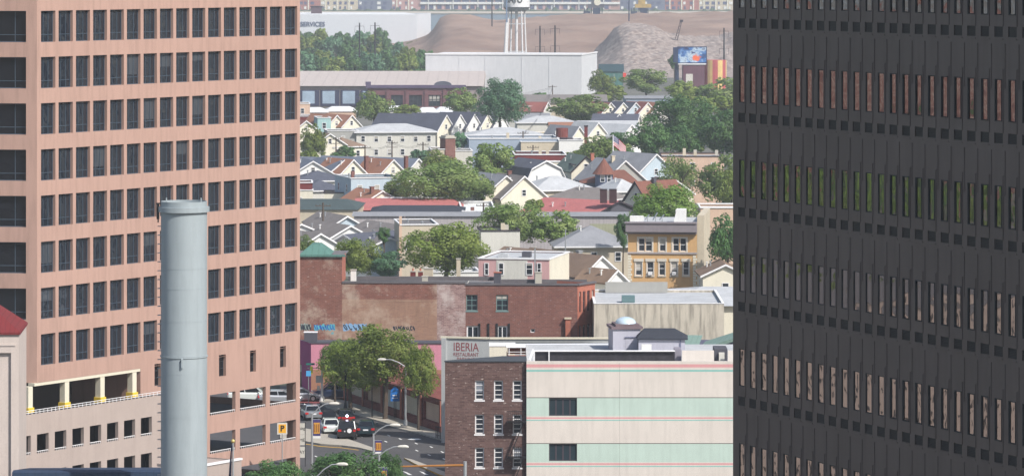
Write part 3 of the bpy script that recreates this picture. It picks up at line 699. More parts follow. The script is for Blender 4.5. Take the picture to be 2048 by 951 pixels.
# ================================================================ shop building with lettering
B = XD(884, 386); ib = thing('lettered_building', 'grey rendered building with red IBERIA lettering behind the brown brick walk-up', 'building', (B.x, B.y, 0), R(-14))
F = Fac(B, R(-14)); w_ = F.u(978); zt = F.z(884, 675); gr = plain('pale_grey_render', S(206, 210, 212, .7), var=.04, streak=.08)
m = MB(); m.wall((0, 0), (1, 0), w_, 0, zt, [], .1); m.face(((0, 2, 0), (0, 0, 0), (0, 0, zt), (0, 2, zt))); m.box(0, .45, -.25, -.003, 0, zt)
ra = R(14); e2 = (math.cos(ra), math.sin(ra)); Fb = Fac((B.x + math.cos(R(-14)) * w_, B.y + math.sin(R(-14)) * w_), 0); w2 = Fb.u(1242)
m.wall((w_, 0), e2, w2, 0, zt - .02, [], .1); m.face(((w_, 1.5, zt - .3), (w_, 0, zt - .3), (w_ + e2[0] * w2, e2[1] * w2, zt - .3), (w_ + e2[0] * w2, 2.5, zt - .3))); m.face(((0, 2, zt - .3), (0, 0, zt - .3), (w_, 0, zt - .3), (w_, 2, zt - .3)))
m.build('wall', gr, ib)
m = MB(); m.box(-.1, w_, -.14, .16, zt + .003, zt + .16)
p0 = Vector((w_, 0, zt + .08)); p1 = Vector((w_ + e2[0] * w2, e2[1] * w2, zt + .08)); m.beam(p0 + Vector((.05, 0, 0)), p1, .3, .16); m.build('coping', M['creamtrim'], ib)
redp = plain('faded_red_paint', S(158, 86, 90, .8), var=.2, streak=.3)
uu, zz = (F.u(907) + F.u(957)) / 2, F.z(932, 694); fw = F.u(957) - F.u(907)
text(ib, 'IBERIA', 1.15, (uu, -.006, zz), (R(90), 0, 0), redp, width=fw)
text(ib, 'RESTAURANT', .5, (uu, -.006, F.z(932, 708.5)), (R(90), 0, 0), redp, width=fw)
text(ib, 'PARKING', .36, (uu, -.006, F.z(930, 717)), (R(90), 0, 0), redp, width=fw * .7)
m = MB(); a, b = F.u(978) + .15, F.u(978) + 2.4
cwp = XD(979, 379); wh_b = thing('white_annex', 'small cream rendered block between the lettered wall and the roof terrace', 'building', (cwp.x, cwp.y, 0), 0)
Fw = Fac(cwp, 0); m = MB(); zz = Fw.z(990, 692); m.box(0, Fw.u(1030), 0, 3, 0, zz); m.build('wall', M['cream'], wh_b); m = MB(); m.box(-.04, Fw.u(1030) + .04, -.05, 3.04, zz + .002, zz + .08); m.build('coping', M['trim'], wh_b)
# roof terrace canopy
B = XD(1016, 366); tc = thing('roof_terrace', 'red brick rooftop terrace under a bright white corrugated canopy', 'rooftop structure', (B.x, B.y, 0), R(2))
F = Fac(B, R(2)); w_ = F.u(1229); zt = F.z(1016, 693)
m = MB(); m.wall((0, 0), (1, 0), w_, 0, zt - .75, [], .1); m.face(((0, 4, 0), (0, 0, 0), (0, 0, zt - .75), (0, 4, zt - .75))); m.wall((0, 1.2), (1, 0), w_, zt - .76, zt - .1, [], .1); m.build('wall', M['brick_orange'], tc)
m = MB(); m.box(-.15, w_, -.2, 3.2, zt - .06, zt); m.build('canopy', plain('bright_white_metal', (.85, .86, .88), rough=.4, var=.03, streak=0), tc)
m = MB()
for i in range(9): x_ = w_ * i / 9 + .1; m.beam((x_, -.1, zt - .08), (x_, -.1, zt - .75), .07, .07)
m.beam((0, -.1, zt - .45), (w_, -.1, zt - .45), .05, .05); m.build('railing', M['trim'], tc)
# green roof at far right behind
def simple_block(name, label, cat, px0, px1, ytop, D, depth, yaw, wm, rm, par=0.0, h=None, group=None, base=0.0):
    B = XD(px0, D); o = thing(name, label, cat, (B.x, B.y, 0), R(yaw), group); F = Fac(B, R(yaw)); w = F.u(px1); zt = F.z(px0, ytop) if h is None else h
    m = MB(); m.box(0, w, 0, depth, base, zt, skip='td'); 
    if par: m.box(.2, w - .2, .2, depth - .2, zt - par, zt - .001, skip='td'); 
    m.build('wall', wm, o)
    m = MB()
    if par:
        m.face(((.2, .2, zt - par), (w - .2, .2, zt - par), (w - .2, depth - .2, zt - par), (.2, depth - .2, zt - par)))
        for q in ((-.05, w + .05, -.05, .22), (-.05, w + .05, depth - .22, depth + .05)): m.box(*q, zt + .002, zt + .08, 1)
        for q in ((-.05, .22, .221, depth - .221), (w - .22, w + .05, .221, depth - .221)): m.box(*q, zt + .002, zt + .08, 1)
    else: m.box(-.15, w + .15, -.15, depth + .15, zt + .002, zt + .16)
    m.build('roof', [rm, M['trim']] if par else rm, o); return o, F, w, zt
B = XD(1462, 372); gh = thing('green_roofed_building', 'building with a grey-green gabled metal roof at the right, beside the dark tower', 'building', (B.x, B.y, 0), R(-8))
F = Fac(B, R(-8)); m = MB(); zt = F.z(1462, 700); zp = F.z(1465, 664)
m.box(-6.2, 9, 0, 10, 0, zt, skip='t'); m.face(((-3, -.01, zt), (2.5, -.01, zp - .1), (8, -.01, zt))); m.build('wall', M['mauve'], gh)
gmr = plain('grey_green_metal_roof', S(140, 168, 158, .75), var=.07, lines=('X', .5, .4))
m = MB(); m.face(((-3.3, -.6, zt - .15), (-3.3, 10, zt - .15), (2.5, 10, zp + .1), (2.5, -.6, zp + .1))); m.face(((2.5, -.6, zp + .1), (2.5, 10, zp + .1), (8.3, 10, zt - .15), (8.3, -.6, zt - .15))); m.face(((-6.6, -.4, zt + .06), (-3.1, -.4, zt + .06), (-3.1, 5, zt + .9), (-6.6, 5, zt + .9)))
m.build('roof', gmr, gh); m = MB(); m.beam((-3.3, -.62, zt - .15), (2.5, -.62, zp + .1), .08, .3); m.beam((2.5, -.62, zp + .1), (8.3, -.62, zt - .15), .08, .3); m.build('trim', gmr, gh)
# ================================================================ big painted brick building
BD = 446.0; B = XD(560, BD); bb = thing('brick_warehouse', 'long old brick warehouse with patchy faded paint and graffiti along its foot', 'warehouse', (B.x, B.y, 0), R(-1.5))
F = Fac(B, R(-1.5)); yl = F.z(640, 513); ym = F.z(800, 566); ua, ub, uc, ue = F.u(684), F.u(874), F.u(931), F.u(1155)
pm = brick('patchy_painted_brick', S(150, 100, 88), S(122, 82, 74), S(160, 128, 116), patch=S(196, 176, 160, .72), patch_amt=.55, speck=.8)
pm2 = brick('speckled_grey_brick', S(176, 146, 142), S(120, 86, 86), S(190, 168, 164), patch=S(206, 192, 188, .8), patch_amt=.56, speck=1.0)
pm3 = brick('faded_plaster_brick', S(172, 136, 116), S(156, 120, 104), S(170, 138, 122), patch=S(196, 172, 154, .75), patch_amt=.54, speck=.0)
m = MB()
m.wall((0, 0), (1, 0), ua, 0, yl, [], .1, 0); m.face(((ua, 0, ym), (ua, 6, ym), (ua, 6, yl), (ua, 0, yl)), 3)
zmid = F.z(760, 598); zlow = F.z(760, 672)
m.wall((ua, 0), (1, 0), ub - ua, zmid, ym, [], .1, 0); m.wall((ua, 0), (1, 0), ub - ua, 0, zmid, [], .1, 2)
m.wall((ub, 0), (1, 0), uc - ub, 0, ym, [], .1, 1)
rz = F.z(1000, 570); rops = [F.op(932.5, 955, 589, 621), F.op(992.5, 1016, 589, 621), F.op(933, 958, 651, 682), F.op(994, 1015, 651, 682), F.op(1061, 1070, 657, 664.5)]
rops = [(a - uc, b - uc, c, d) for a, b, c, d in rops]
m.wall((uc, 0), (1, 0), ue - uc, 0, rz, rops, .2, 4)
SA = (math.cos(R(62)), math.sin(R(62))); Fs = Fac((B.x + math.cos(R(-1.5)) * ue, B.y + math.sin(R(-1.5)) * ue), R(-1.5) + R(62)); us = Fs.u(1190)
sops = []
for y0, y1 in ((583, 624), (650, 690)):
    for x0, x1 in ((1158.5, 1162.5), (1166, 1171), (1174.5, 1180), (1184, 1188.5)): sops.append(Fs.op(x0, x1, y0, y1))
sops = [(a, b, sops[0][2] if i < 4 else sops[4][2], sops[0][3] if i < 4 else sops[4][3]) for i, (a, b, c, d) in enumerate(sops)]
m.wall((ue, 0), SA, us, 0, rz, sops, .2, 3)
e_ = (ue + SA[0] * us, SA[1] * us); m.face(((e_[0], e_[1], 0), (e_[0] - 6, e_[1] + 4, 0), (e_[0] - 6, e_[1] + 4, rz), (e_[0], e_[1], rz)), 3)
m.face(((0, 14, 0), (0, 0, 0), (0, 0, yl), (0, 14, yl)), 0)
for y_, x0, x1 in ((602, 730, 868),): u0_, u1_ = F.u(x0), F.u(x1); zc_ = F.z(800, y_); m.box(u0_, u1_, -.03, -.002, zc_, zc_ + .04, 2)
m.box(F.u(1131), F.u(1141), -.5, -.003, 0, F.z(1136, 637), 3); m.box(F.u(1129), F.u(1143), -.6, -.003, F.z(1136, 637) + .002, F.z(1136, 634), 5)
m.build('wall', [pm, pm2, pm3, M['brick_orange'], M['brick_red'], M['beige']], bb)
m = MB()
m.face(((ua + .3, .5, ym - .35), (uc, .5, ym - .45), (uc, 11, ym - .45), (ua + .3, 11, ym - .35))); m.face(((uc, .5, rz - .4), (ue, .5, rz - .4), (e_[0], e_[1], rz - .4), (e_[0] - 4, 11, rz - .4), (uc, 11, rz - .4)))
m.face(((0, 0, yl - .2), (ua, 0, yl - .2), (ua, 12, yl - .2), (0, 12, yl - .2)))
m.build('roof', M['tar'], bb)
m = MB(); m.box(ua, uc - .02, -.1, .4, ym + .002, ym + .2); m.box(uc - .02, ue + .1, -.1, .4, rz + .002, rz + .18); m.beam((ue, 0, rz + .1), (e_[0], e_[1], rz + .1), .4, .2)
m.box(ua + .2, uc + 3, 7.5, 7.8, ym - .3, ym + .15); m.box(uc + 3.2, ue + 1, 6.5, 6.8, rz - .3, rz + .12); m.build('coping', plain('grey_tarred_coping', S(112, 108, 112, .75), var=.15, fine=.2), bb)
m = MB(); gp = plain('verdigris_copper', S(104, 150, 140, .66), var=.1, lines=('X', .7, .45)); m.box(-.1, ua + .35, -.25, .25, yl + .002, yl + .22)
x0, x1 = F.u(596), F.u(660); zt_ = F.z(620, 491)
for q in (((x0, .3, yl + .1), (x1, .3, yl + .1), (x1 - 1.3, 1.8, zt_), (x0 + 1.3, 1.8, zt_)), ((x1, .3, yl + .1), (x1, 7, yl + .1), (x1 - 1.3, 5, zt_), (x1 - 1.3, 1.8, zt_)), ((x0, 7, yl + .1), (x0, .3, yl + .1), (x0 + 1.3, 1.8, zt_), (x0 + 1.3, 5, zt_)), ((x0 + 1.3, 1.8, zt_), (x1 - 1.3, 1.8, zt_), (x1 - 1.3, 5, zt_), (x0 + 1.3, 5, zt_))): m.face(q)
m.build('copper_roof', gp, bb)
wf = plain('green_grey_frame', S(120, 150, 150), var=.03, streak=0)
for i, (a, b, c, d) in enumerate(rops): window(bb, (uc, 0), (1, 0), (a, b, c, d), .18, dict(b=.08, m=.06, h=(.33, .66), v=(.5,), sill=.15) if i < 2 else dict(b=.16, m=.1, v=(.5,)) if i < 4 else dict(b=.08), wf if i < 2 else M['frame_w'], M['glass'])
for o_ in sops: window(bb, (ue, 0), SA, o_, .18, dict(b=.08, m=.05, h=(.5,), sill=.1), plain('rust_brown_frame', S(120, 80, 76), var=.05), M['glass'])
m = MB()
for px in (957, 975, 992, 1016): u_ = F.u(px); m.box(u_, u_ + .22, -.12, -.003, 0, F.z(980, 646))
m.build('security_bar', M['black'], bb)
# rooftop bits: chimneys and pots on the parapets
def rooftop(label, name, cat, px, py, D, w, d, h, mm, cap=None, group=None, pots=0):
    B = XD(px, D); zt = ZD(py, D); o = thing(name, label, cat, (B.x, B.y, zt - h), R(rnd.uniform(-8, 8)), group)
    m = MB(); m.box(-w / 2, w / 2, -d / 2, d / 2, 0, h); m.build('shaft', mm, o)
    m = MB(); m.box(-w / 2 - .06, w / 2 + .06, -d / 2 - .06, d / 2 + .06, h + .002, h + .1); m.build('cap', cap or M['concrete'], o)
    if pots:
        for i in range(pots): m = MB(); m.cyl((i - (pots - 1) / 2) * .35, 0, h + .1, h + .4, .12, .09, 8); m.build('chimney_pot', M['brick_orange'], o)
    return o
rooftop('white painted chimney near the left end of the brick warehouse roof', 'chimney', 'chimney', 707, 540, 452, .6, .6, 2.0, M['white'])
for x_, n_ in ((826, 'first'), (841, 'second')): rooftop('dark brick chimney with an orange pot, %s of the pair on the warehouse roof' % ('left' if n_ == 'first' else 'right'), 'chimney', 'chimney', x_, 543, 455, .55, .55, 2.4, M['maroon'], pots=1, group='paired chimneys on the warehouse roof')
rooftop('squat tan chimney on the warehouse roof right of the dark pair', 'chimney', 'chimney', 857, 537, 458, 1.0, .7, 2.6, M['beige'])
rooftop('small pale block on the front parapet of the warehouse', 'parapet_block', 'chimney', 850, 553, 446.6, .65, .6, 1.0, M['concrete'])
rooftop('tall slim pale flue rising behind the warehouse roof', 'chimney', 'chimney', 917, 518, 462, .45, .45, 6, M['beige'])
rooftop('dark brown chimney with orange top before the pink rowhouse', 'chimney', 'chimney', 995, 545, 452, .75, .6, 2.4, M['darkgrey'], cap=M['brick_orange'])
rooftop('pale grey chimney on the warehouse parapet, right of the brown one', 'chimney', 'chimney', 1077, 545, 451, .75, .6, 2.2, M['concrete'])
rooftop('thin black steel flue beside the pale chimney', 'flue', 'chimney', 1070, 495, 451, .14, .14, 5, M['metal_g'])
# graffiti at the foot
def graffiti(px0, px1, y0, y1, base, strokes, seed, panel=True):
    r = random.Random(seed); a, b, z1_, z0_ = F.u(px0), F.u(px1), F.z(px0, y0), F.z(px0, y1); m = MB()
    if panel:
        n = 14; top = [z1_ - r.uniform(0, .25) for _ in range(n + 1)]; bot = [z0_ + r.uniform(0, .25) for _ in range(n + 1)]
        for i in range(n):
            x0_, x1_ = a + (b - a) * i / n, a + (b - a) * (i + 1) / n
            m.face(((x0_, -.006, bot[i]), (x1_, -.006, bot[i + 1]), (x1_, -.006, top[i + 1]), (x0_, -.006, top[i])), 0)
    for k in range(strokes):
        cx_ = a + (b - a) * (k + .5) / strokes; hh = (z1_ - z0_) * .32; zz_ = (z0_ + z1_) / 2
        ph = r.uniform(0, 6.28); sp = r.choice((3.6, 4.6, 5.4)); pp = [(cx_ + (b - a) / strokes * .4 * math.cos(ph + i * sp / 7), zz_ + hh * math.sin(ph * .7 + i * sp / 7)) for i in range(8)]
        for i in range(7):
            (x0_, q0), (x1_, q1) = pp[i], pp[i + 1]; d_ = Vector((x1_ - x0_, q1 - q0)); 
            if d_.length < 1e-3: continue
            n_ = Vector((-d_.y, d_.x)).normalized() * .055
            m.face(((x0_ - n_.x, -.010, q0 - n_.y), (x1_ - n_.x, -.010, q1 - n_.y), (x1_ + n_.x, -.010, q1 + n_.y), (x0_ + n_.x, -.010, q0 + n_.y)), 1)
    m.build('graffiti', base, bb)
dk_ = plain('dark_spray_paint', S(50, 56, 70), streak=0); g1 = plain('teal_spray_paint', S(96, 180, 196), streak=0, var=.2, scale=1.5); g2 = plain('sky_blue_paint', S(140, 180, 220), streak=0, var=.12); g3 = plain('blue_spray_paint', S(56, 100, 190), streak=0)
graffiti(601, 622, 645, 662, [plain('pale_teal_wash', S(160, 176, 170)), dk_], 6, 3)
graffiti(628, 670, 646, 661, [g1, g3], 8, 5); graffiti(629, 634, 661, 669, [g1, g3], 0, 5); graffiti(662, 667, 661, 669, [g1, g3], 0, 5)
graffiti(686, 733, 645, 662, [g2, dk_], 5, 8); graffiti(786, 830, 649, 662, [g2, dk_], 9, 11, panel=False)
# ================================================================ pink corner shop
B = XD(622, 427); ps = thing('pink_shop', 'bright pink two-storey corner shop behind the street trees', 'shop', (B.x, B.y, 0), R(-2))
F = Fac(B, R(-2)); w_ = F.u(884); zt = F.z(640, 686); zb_ = F.z(640, 738); m = MB()
dops = [F.op(660, 688, 760, 792), F.op(700, 712, 752, 775)]; dops = [(a, b, max(.02, c), d) for a, b, c, d in dops]
m.wall((0, 0), (1, 0), w_, zb_, zt, [], .1, 0); m.wall((0, 0), (1, 0), w_, 0, zb_, dops, .25, 2)
L_ = 7; la = R(112); lu = (math.cos(la), math.sin(la)); O2 = (lu[0] * L_, lu[1] * L_); lu2 = (-lu[0], -lu[1])
m.wall(O2, lu2, L_, 0, zt, [(L_ - 6, L_ - 3.4, 0.1, 3.0)], .25, 1); m.face(((w_, 0, 0), (w_, 6.5, 0), (w_, 6.5, zt), (w_, 0, zt)), 0)
m.build('wall', [M['hotpink'], M['magenta'], plain('brown_shop_render', S(176, 128, 104), var=.1)], ps)
m = MB(); m.face(((lu[0] * 7, lu[1] * 7, zt - .25), (0, .0, zt - .25), (w_, 0, zt - .25), (w_, 6.5, zt - .25))); m.box(-.05, w_ + .05, -.1, .15, zt + .002, zt + .15); m.build('roof', M['darkgrey'], ps)
for o_ in dops: window(ps, (0, 0), (1, 0), o_, .22, dict(b=.08, m=.05, v=(.33, .67)), M['frame_d'], M['glass'])
for o_ in ((L_ - 6, L_ - 3.4, .1, 3.0),): window(ps, O2, lu2, o_, .22, dict(b=.08, m=.05, v=(.5,)), M['frame_d'], M['glass'])
B = XD(610, 431); ac = thing('roof_air_conditioner', 'grey air-conditioning unit on the flat roof of the pink shop', 'air conditioner', (B.x, B.y, zt), 0); m = MB(); m.box(-.1, 1.3, 0, 1, -.2, .75); m.build('casing', M['darkgrey'], ac); m = MB(); m.box(-.15, 1.35, -.05, 1.05, .752, .82); m.build('lid', M['trim'], ac)
# storefront row along the pavement
P0, P1 = G(690, 801), G(883, 866); sa = math.atan2(P1.y - P0.y, P1.x - P0.x); B = P0
rw = thing('brick_storefronts', 'low brick storefront row with tan shutters along the pavement behind the street trees', 'shops', (B.x, B.y, 0), sa)
Ls = (P1 - P0).length; m = MB(); n = 5; ops = [(Ls * i / n + .9, Ls * (i + 1) / n - .5, .9, 2.7) for i in range(n)]
m.wall((0, 0), (1, 0), Ls, 0, 3.3, ops, .3, 0); m.box(0, Ls, -.12, -.003, 0, .8, 1)
for i in range(n + 1): x_ = min(Ls - .3, Ls * i / n); m.box(x_ + .1, x_ + .5, -.2, -.121, 0, 3.2, 2)
m.face(((Ls, 0, 0), (Ls, 8, 0), (Ls, 8, 3.3), (Ls, 0, 3.3))); m.face(((0, 0, 3.28), (Ls, 0, 3.28), (Ls, 8, 3.28), (0, 8, 3.28))); m.build('wall', [M['brick_warm'], M['brick_warm'], M['brick_orange']], rw)
for i, o_ in enumerate(ops):
    m = MB(); m.box(o_[0], o_[1], .22, .28, o_[2], o_[3]); m.build('shutter', [M['beige'], M['salmon'], M['offwhite']][i % 3], rw)
# stained stucco hall and its grey roofs, right of the warehouse
o, F, w, zt = simple_block('stucco_hall', 'wide low hall with a water-stained beige stucco wall, right of the brick warehouse', 'building', 1188, 1448, 607, 440, 18, 0, plain('stained_beige_stucco', S(208, 200, 186, .8), var=.09, streak=.75, fine=.10), M['r_light'], par=.25)
m = MB(); m.box(F.u(1246), F.u(1272), 4, 5.6, zt - .2, zt + .5); m.build('roof_vent', plain('teal_grey_vent', S(110, 140, 144)), o)
m = MB(); m.box(F.u(1218), F.u(1347), 17, 17.3, zt - .2, zt + 1.0); m.build('back_parapet', M['greywall'], o)
# hipped grey roof behind right
B = XD(1340, 462); gr_ = thing('grey_roofed_building', 'broad building under a pale grey sloping roof beside the dark tower', 'building', (B.x, B.y, 0), R(0)); F = Fac(B, 0)
w_ = F.u(1540); z0_ = F.z(1340, 608); z1_ = ZD(571, 474)
m = MB(); m.box(0, w_, 0, 22, 0, z0_ - .1, skip='td'); m.build('wall', M['cream'], gr_); m = MB()
q = [(-1.5, -.6, z0_ - .15), (w_ + .6, -.6, z0_ - .15), (w_ + .6, 22, z0_ - .15), (-1.5, 22, z0_ - .15)]; a, b = (4.2, 11, z1_), (w_ - 4, 11, z1_)
m.face((q[0], q[1], b, a)); m.face((q[1], q[2], b)); m.face((q[2], q[3], a, b)); m.face((q[3], q[0], a)); m.build('roof', M['r_light'], gr_)
# ================================================================ houses
ST1 = dict(b=.1, m=.07, h=(.5,)); ST2 = dict(b=.12, m=.1, h=(.5,), v=(.5,))
def chimney_on(roof, x, y, z0, z1, w=.6, mm=None):
    m = MB(); m.box(x - w / 2, x + w / 2, y - w / 2, y + w / 2, z0, z1); m.box(x - w / 2 - .07, x + w / 2 + .07, y - w / 2 - .07, y + w / 2 + .07, z1 + .001, z1 + .12)
    return m.build('chimney', mm or M['brick_red'], roof)
def rowwins(obj, O, ul, W, he, style, w=.95, h=1.4, gap=3.2, fm=None, first=1.0, jit=0):
    z = he - .9 - h
    while z > .5:
        n = max(1, int((W - 1.0) / gap))
        for i in range(n):
            u = W * (i + .5) / n - w / 2
            window(obj, O, ul, (u, u + w, z, z + h), -.005, style, fm or M['frame_w'], M['glass'], proud=0.0)
        z -= 3.0
def house(px, py, hr, he, W, L, yaw, wall, roof, label, kind='gable', wins=True, sidewins=True, over=.4, trim='trim', chim=None, name='house', group=None, attic=True, cat='house', sidewall=None, wgap=3.0):
    """gabled, hipped or gambrel house; (px, py) is where the peak of its front gable shows, so its distance follows from its height"""
    D = FPX * (HC - hr) / (py - YH); X = (px - CX) / FPX * D; a = R(yaw)
    root = thing(name, label, cat, (X, D, 0), a, group); h2 = W / 2
    if kind == 'gambrel': prof = [(-h2, he), (-h2 * .68, he + (hr - he) * .66), (0, hr), (h2 * .68, he + (hr - he) * .66), (h2, he)]
    elif kind == 'shed': prof = [(-h2, he), (h2, hr)]
    else: prof = [(-h2, he), (0, hr), (h2, he)]
    m = MB(); m.wall((-h2, 0), (1, 0), W, 0, he, [], .1, 0); m.wall((h2, L), (-1, 0), W, 0, he, [], .1, 0)
    m.wall((-h2, L), (0, -1), L, 0, he, [], .1, 1); m.wall((h2, 0), (0, 1), L, 0, he, [], .1, 1)
    if kind != 'hip':
        m.face([(x, 0, z - .002) for x, z in ([prof[0], prof[-1]] + prof[-2:0:-1])] if kind != 'shed' else [(-h2, 0, he), (h2, 0, he), (h2, 0, hr)], 0)
        m.face(([(x, L, z - .002) for x, z in ([prof[-1], prof[0]] + prof[1:-1])]) if kind != 'shed' else [(h2, L, he), (-h2, L, he), (h2, L, hr)], 0)
    m.build('wall', [wall, sidewall or wall], root)
    m = MB(); t = .16
    if kind == 'hip':
        q = [(-h2 - over, -over, he - .05), (h2 + over, -over, he - .05), (h2 + over, L + over, he - .05), (-h2 - over, L + over, he - .05)]; i_ = min(h2, L / 2 - .01); r0, r1 = (0, i_, hr), (0, L - i_, hr)
        if W <= L:
            m.face((q[0], q[1], r0)); m.face((q[1], q[2], r1, r0)); m.face((q[2], q[3], r1)); m.face((q[3], q[0], r0, r1))
        else:
            r0, r1 = (-h2 + L / 2, L / 2, hr), (h2 - L / 2, L / 2, hr)
            m.face((q[0], q[1], r1, r0)); m.face((q[1], q[2], r1)); m.face((q[2], q[3], r0, r1)); m.face((q[3], q[0], r0))
        m.face(q[::-1]); ro = m.build('roof', roof, root)
        tb = MB()
        for i in range(4):
            a_, b_ = q[i], q[(i + 1) % 4]; tb.face(((a_[0], a_[1], a_[2] - .2), (b_[0], b_[1], b_[2] - .2), (b_[0] * 1.001, b_[1], b_[2] + .01), (a_[0] * 1.001, a_[1], a_[2] + .01)))
        tb.build('gutter', M[trim], root)
    else:
        ext = list(prof)
        (xa, za), (xb, zb) = ext[0], ext[1]; k = over / max(.01, math.hypot(xb - xa, zb - za)); ext[0] = (xa - (xb - xa) * k, za - (zb - za) * k)
        (xa, za), (xb, zb) = ext[-1], ext[-2]; k = over / max(.01, math.hypot(xb - xa, zb - za)); ext[-1] = (xa - (xb - xa) * k, za - (zb - za) * k)
        for i in range(len(ext) - 1):
            (xa, za), (xb, zb) = ext[i], ext[i + 1]; y0, y1 = -over * .8, L + over * .8
            m.face(((xa, y0, za + t), (xb, y0, zb + t), (xb, y1, zb + t), (xa, y1, za + t))); m.face(((xa, y1, za + .01), (xb, y1, zb + .01), (xb, y0, zb + .01), (xa, y0, za + .01)))
            m.face(((xa, y1, za + .01), (xb, y1, zb + .01), (xb, y1, zb + t), (xa, y1, za + t)))
        m.face(((ext[0][0], -over * .8, ext[0][1]), (ext[0][0], -over * .8, ext[0][1] + t), (ext[0][0], L + over * .8, ext[0][1] + t), (ext[0][0], L + over * .8, ext[0][1])))
        ro = m.build('roof', roof, root)
        tb = MB()
        for i in range(len(ext) - 1):
            (xa, za), (xb, zb) = ext[i], ext[i + 1]; y0 = -over * .8
            tb.face(((xa, y0 - .05, za - .08), (xb, y0 - .05, zb - .08), (xb, y0 - .05, zb + t + .02), (xa, y0 - .05, za + t + .02))); tb.face(((xa, y0 - .05, za + t + .02), (xb, y0 - .05, zb + t + .02), (xb, y0 + .02, zb + t + .02), (xa, y0 + .02, za + t + .02)))
            tb.face(((xb, y0 - .05, zb - .16), (xa, y0 - .05, za - .16), (xa, 0, za - .16), (xb, 0, zb - .16)))
        tb.build('rake_board', M[trim], root)
    if wins:
        rowwins(root, (-h2, 0), (1, 0), W, he, ST1, gap=wgap)
        if attic and kind != 'hip' and hr - he > 1.9: window(root, (-h2, 0), (1, 0), (h2 - .42, h2 + .42, he + .25, he + 1.4), -.005, ST1, M['frame_w'], M['glass'])
    if sidewins: rowwins(root, (-h2, L), (0, -1), L, he, ST1, w=.85, h=1.25, gap=4.2)
    if kind != 'shed' and D < 900:
        vr = random.Random(int(px * 13 + py))
        for q in range(2):
            fx, fy = vr.uniform(-.7, -.2), vr.uniform(.25, .8); vx = fx * h2; vz = hr - (hr - he) * abs(fx) if kind != 'hip' else hr - (hr - he) * max(abs(fx), abs(fy * 2 - 1) * .9)
            m = MB(); m.cyl(vx, fy * L, vz - .3, vz + .75, .1, n=6); m.box(vx - .16, vx + .16, fy * L - .16, fy * L + .16, vz + .751, vz + .85); m.build('roof_vent', M['white'] if q else M['metal_g'], ro)
    for c in (chim or []): chimney_on(ro, c[0] * h2, c[1] * L, he - .2, hr + c[2], .62, c[3] if len(c) > 3 else None)
    root['_rn'] = ''; del root['_rn']
    return root, D
def flat(px0, px1, py, h, depth, yaw, wall, roof, label, par=.35, cap='trim', name='flat_roofed_house', cat='house', group=None, rows=True, gap=3.0, clutter=0, fm=None):
    D = FPX * (HC - h) / (py - YH); B = XD(px0, D); a = R(yaw); o = thing(name, label, cat, (B.x, B.y, 0), a, group); F = Fac(B, a); w = F.u(px1)
    m = MB(); m.wall((0, 0), (1, 0), w, 0, h, [], .1); m.wall((0, depth), (0, -1), depth, 0, h, [], .1); m.wall((w, 0), (0, 1), depth, 0, h, [], .1); m.wall((w, depth), (-1, 0), w, 0, h, [], .1); m.build('wall', wall, o)
    m = MB(); m.face(((.1, .1, h - par), (w - .1, .1, h - par), (w - .1, depth - .1, h - par), (.1, depth - .1, h - par))); m.build('roof', roof, o)
    m = MB(); m.box(-.12, w + .12, -.14, .2, h + .002, h + .16); m.box(-.12, w + .12, depth - .2, depth + .1, h + .002, h + .14); m.box(-.12, .15, .2, depth - .2, h + .002, h + .14); m.box(w - .15, w + .12, .2, depth - .2, h + .002, h + .14)
    m.build('coping', M[cap], o)
    if rows: rowwins(o, (0, 0), (1, 0), w, h - .2, ST1, gap=gap, fm=fm); rowwins(o, (0, depth), (0, -1), depth, h - .2, ST1, gap=4.5, fm=fm); rowwins(o, (w, 0), (0, 1), depth, h - .2, ST1, gap=4.5, fm=fm)
    r = random.Random(int(px0 * 7 + py))
    for i in range(clutter):
        m = MB(); x_, y_ = r.uniform(1, w - 1), r.uniform(1, depth - 1); k = r.choice(('chimney', 'roof_vent'))
        if k == 'chimney': m.box(x_ - .3, x_ + .3, y_ - .3, y_ + .3, h - par, h + r.uniform(.5, 1.2))
        else: m.cyl(x_, y_, h - par, h + .25, .14, n=8); m.cyl(x_, y_, h + .25, h + .4, .25, .05, 8)
        m.build(k, r.choice((M['brick_red'], M['beige'], M['concrete'])) if k == 'chimney' else M['metal_g'], o)
    return o, F, w, h, D
# ---------------------------------------------------------------- front band, y 400-600
o, F, w, h, D = flat(957, 1098, 517, 8.6, 13, -12, M['rose'], M['r_light'], 'pink and white rowhouse with a flat silver roof behind the brick warehouse', par=.12, rows=False)
m = MB(); a, b = F.u(993), F.u(1055); m.box(a, b, -.05, -.004, 0, h - .1); m.build('white_front', M['offwhite'], o)
for x0, x1, y0, y1 in ((969, 978, 524, 541), (1050 - 55 + 2, 1008, 524, 541), (1074, 1083, 524, 541), (1052, 1066, 523, 545)):
    z_ = F.z(x0, 525); window(o, (0, 0), (1, 0), (F.u(x0), F.u(x1), z_ - 1.55, z_), -.05, ST1, M['frame_w'], M['glass'])
m = MB(); m.box(w * .18, w * .32, 4, 5, h - .1, h + .35); m.box(w * .22, w * .28, 4.2, 4.8, h + .36, h + .5); m.build('skylight', M['r_light'], o); m = MB(); m.box(w * .5, w * .62, 5, 6, h - .1, h + .6); m.build('roof_hatch', M['darkgrey'], o)
m = MB(); m.box(w + .003, w + .06, .2, 12.8, 0, h + .1); m.build('side_render', M['cream'], o)
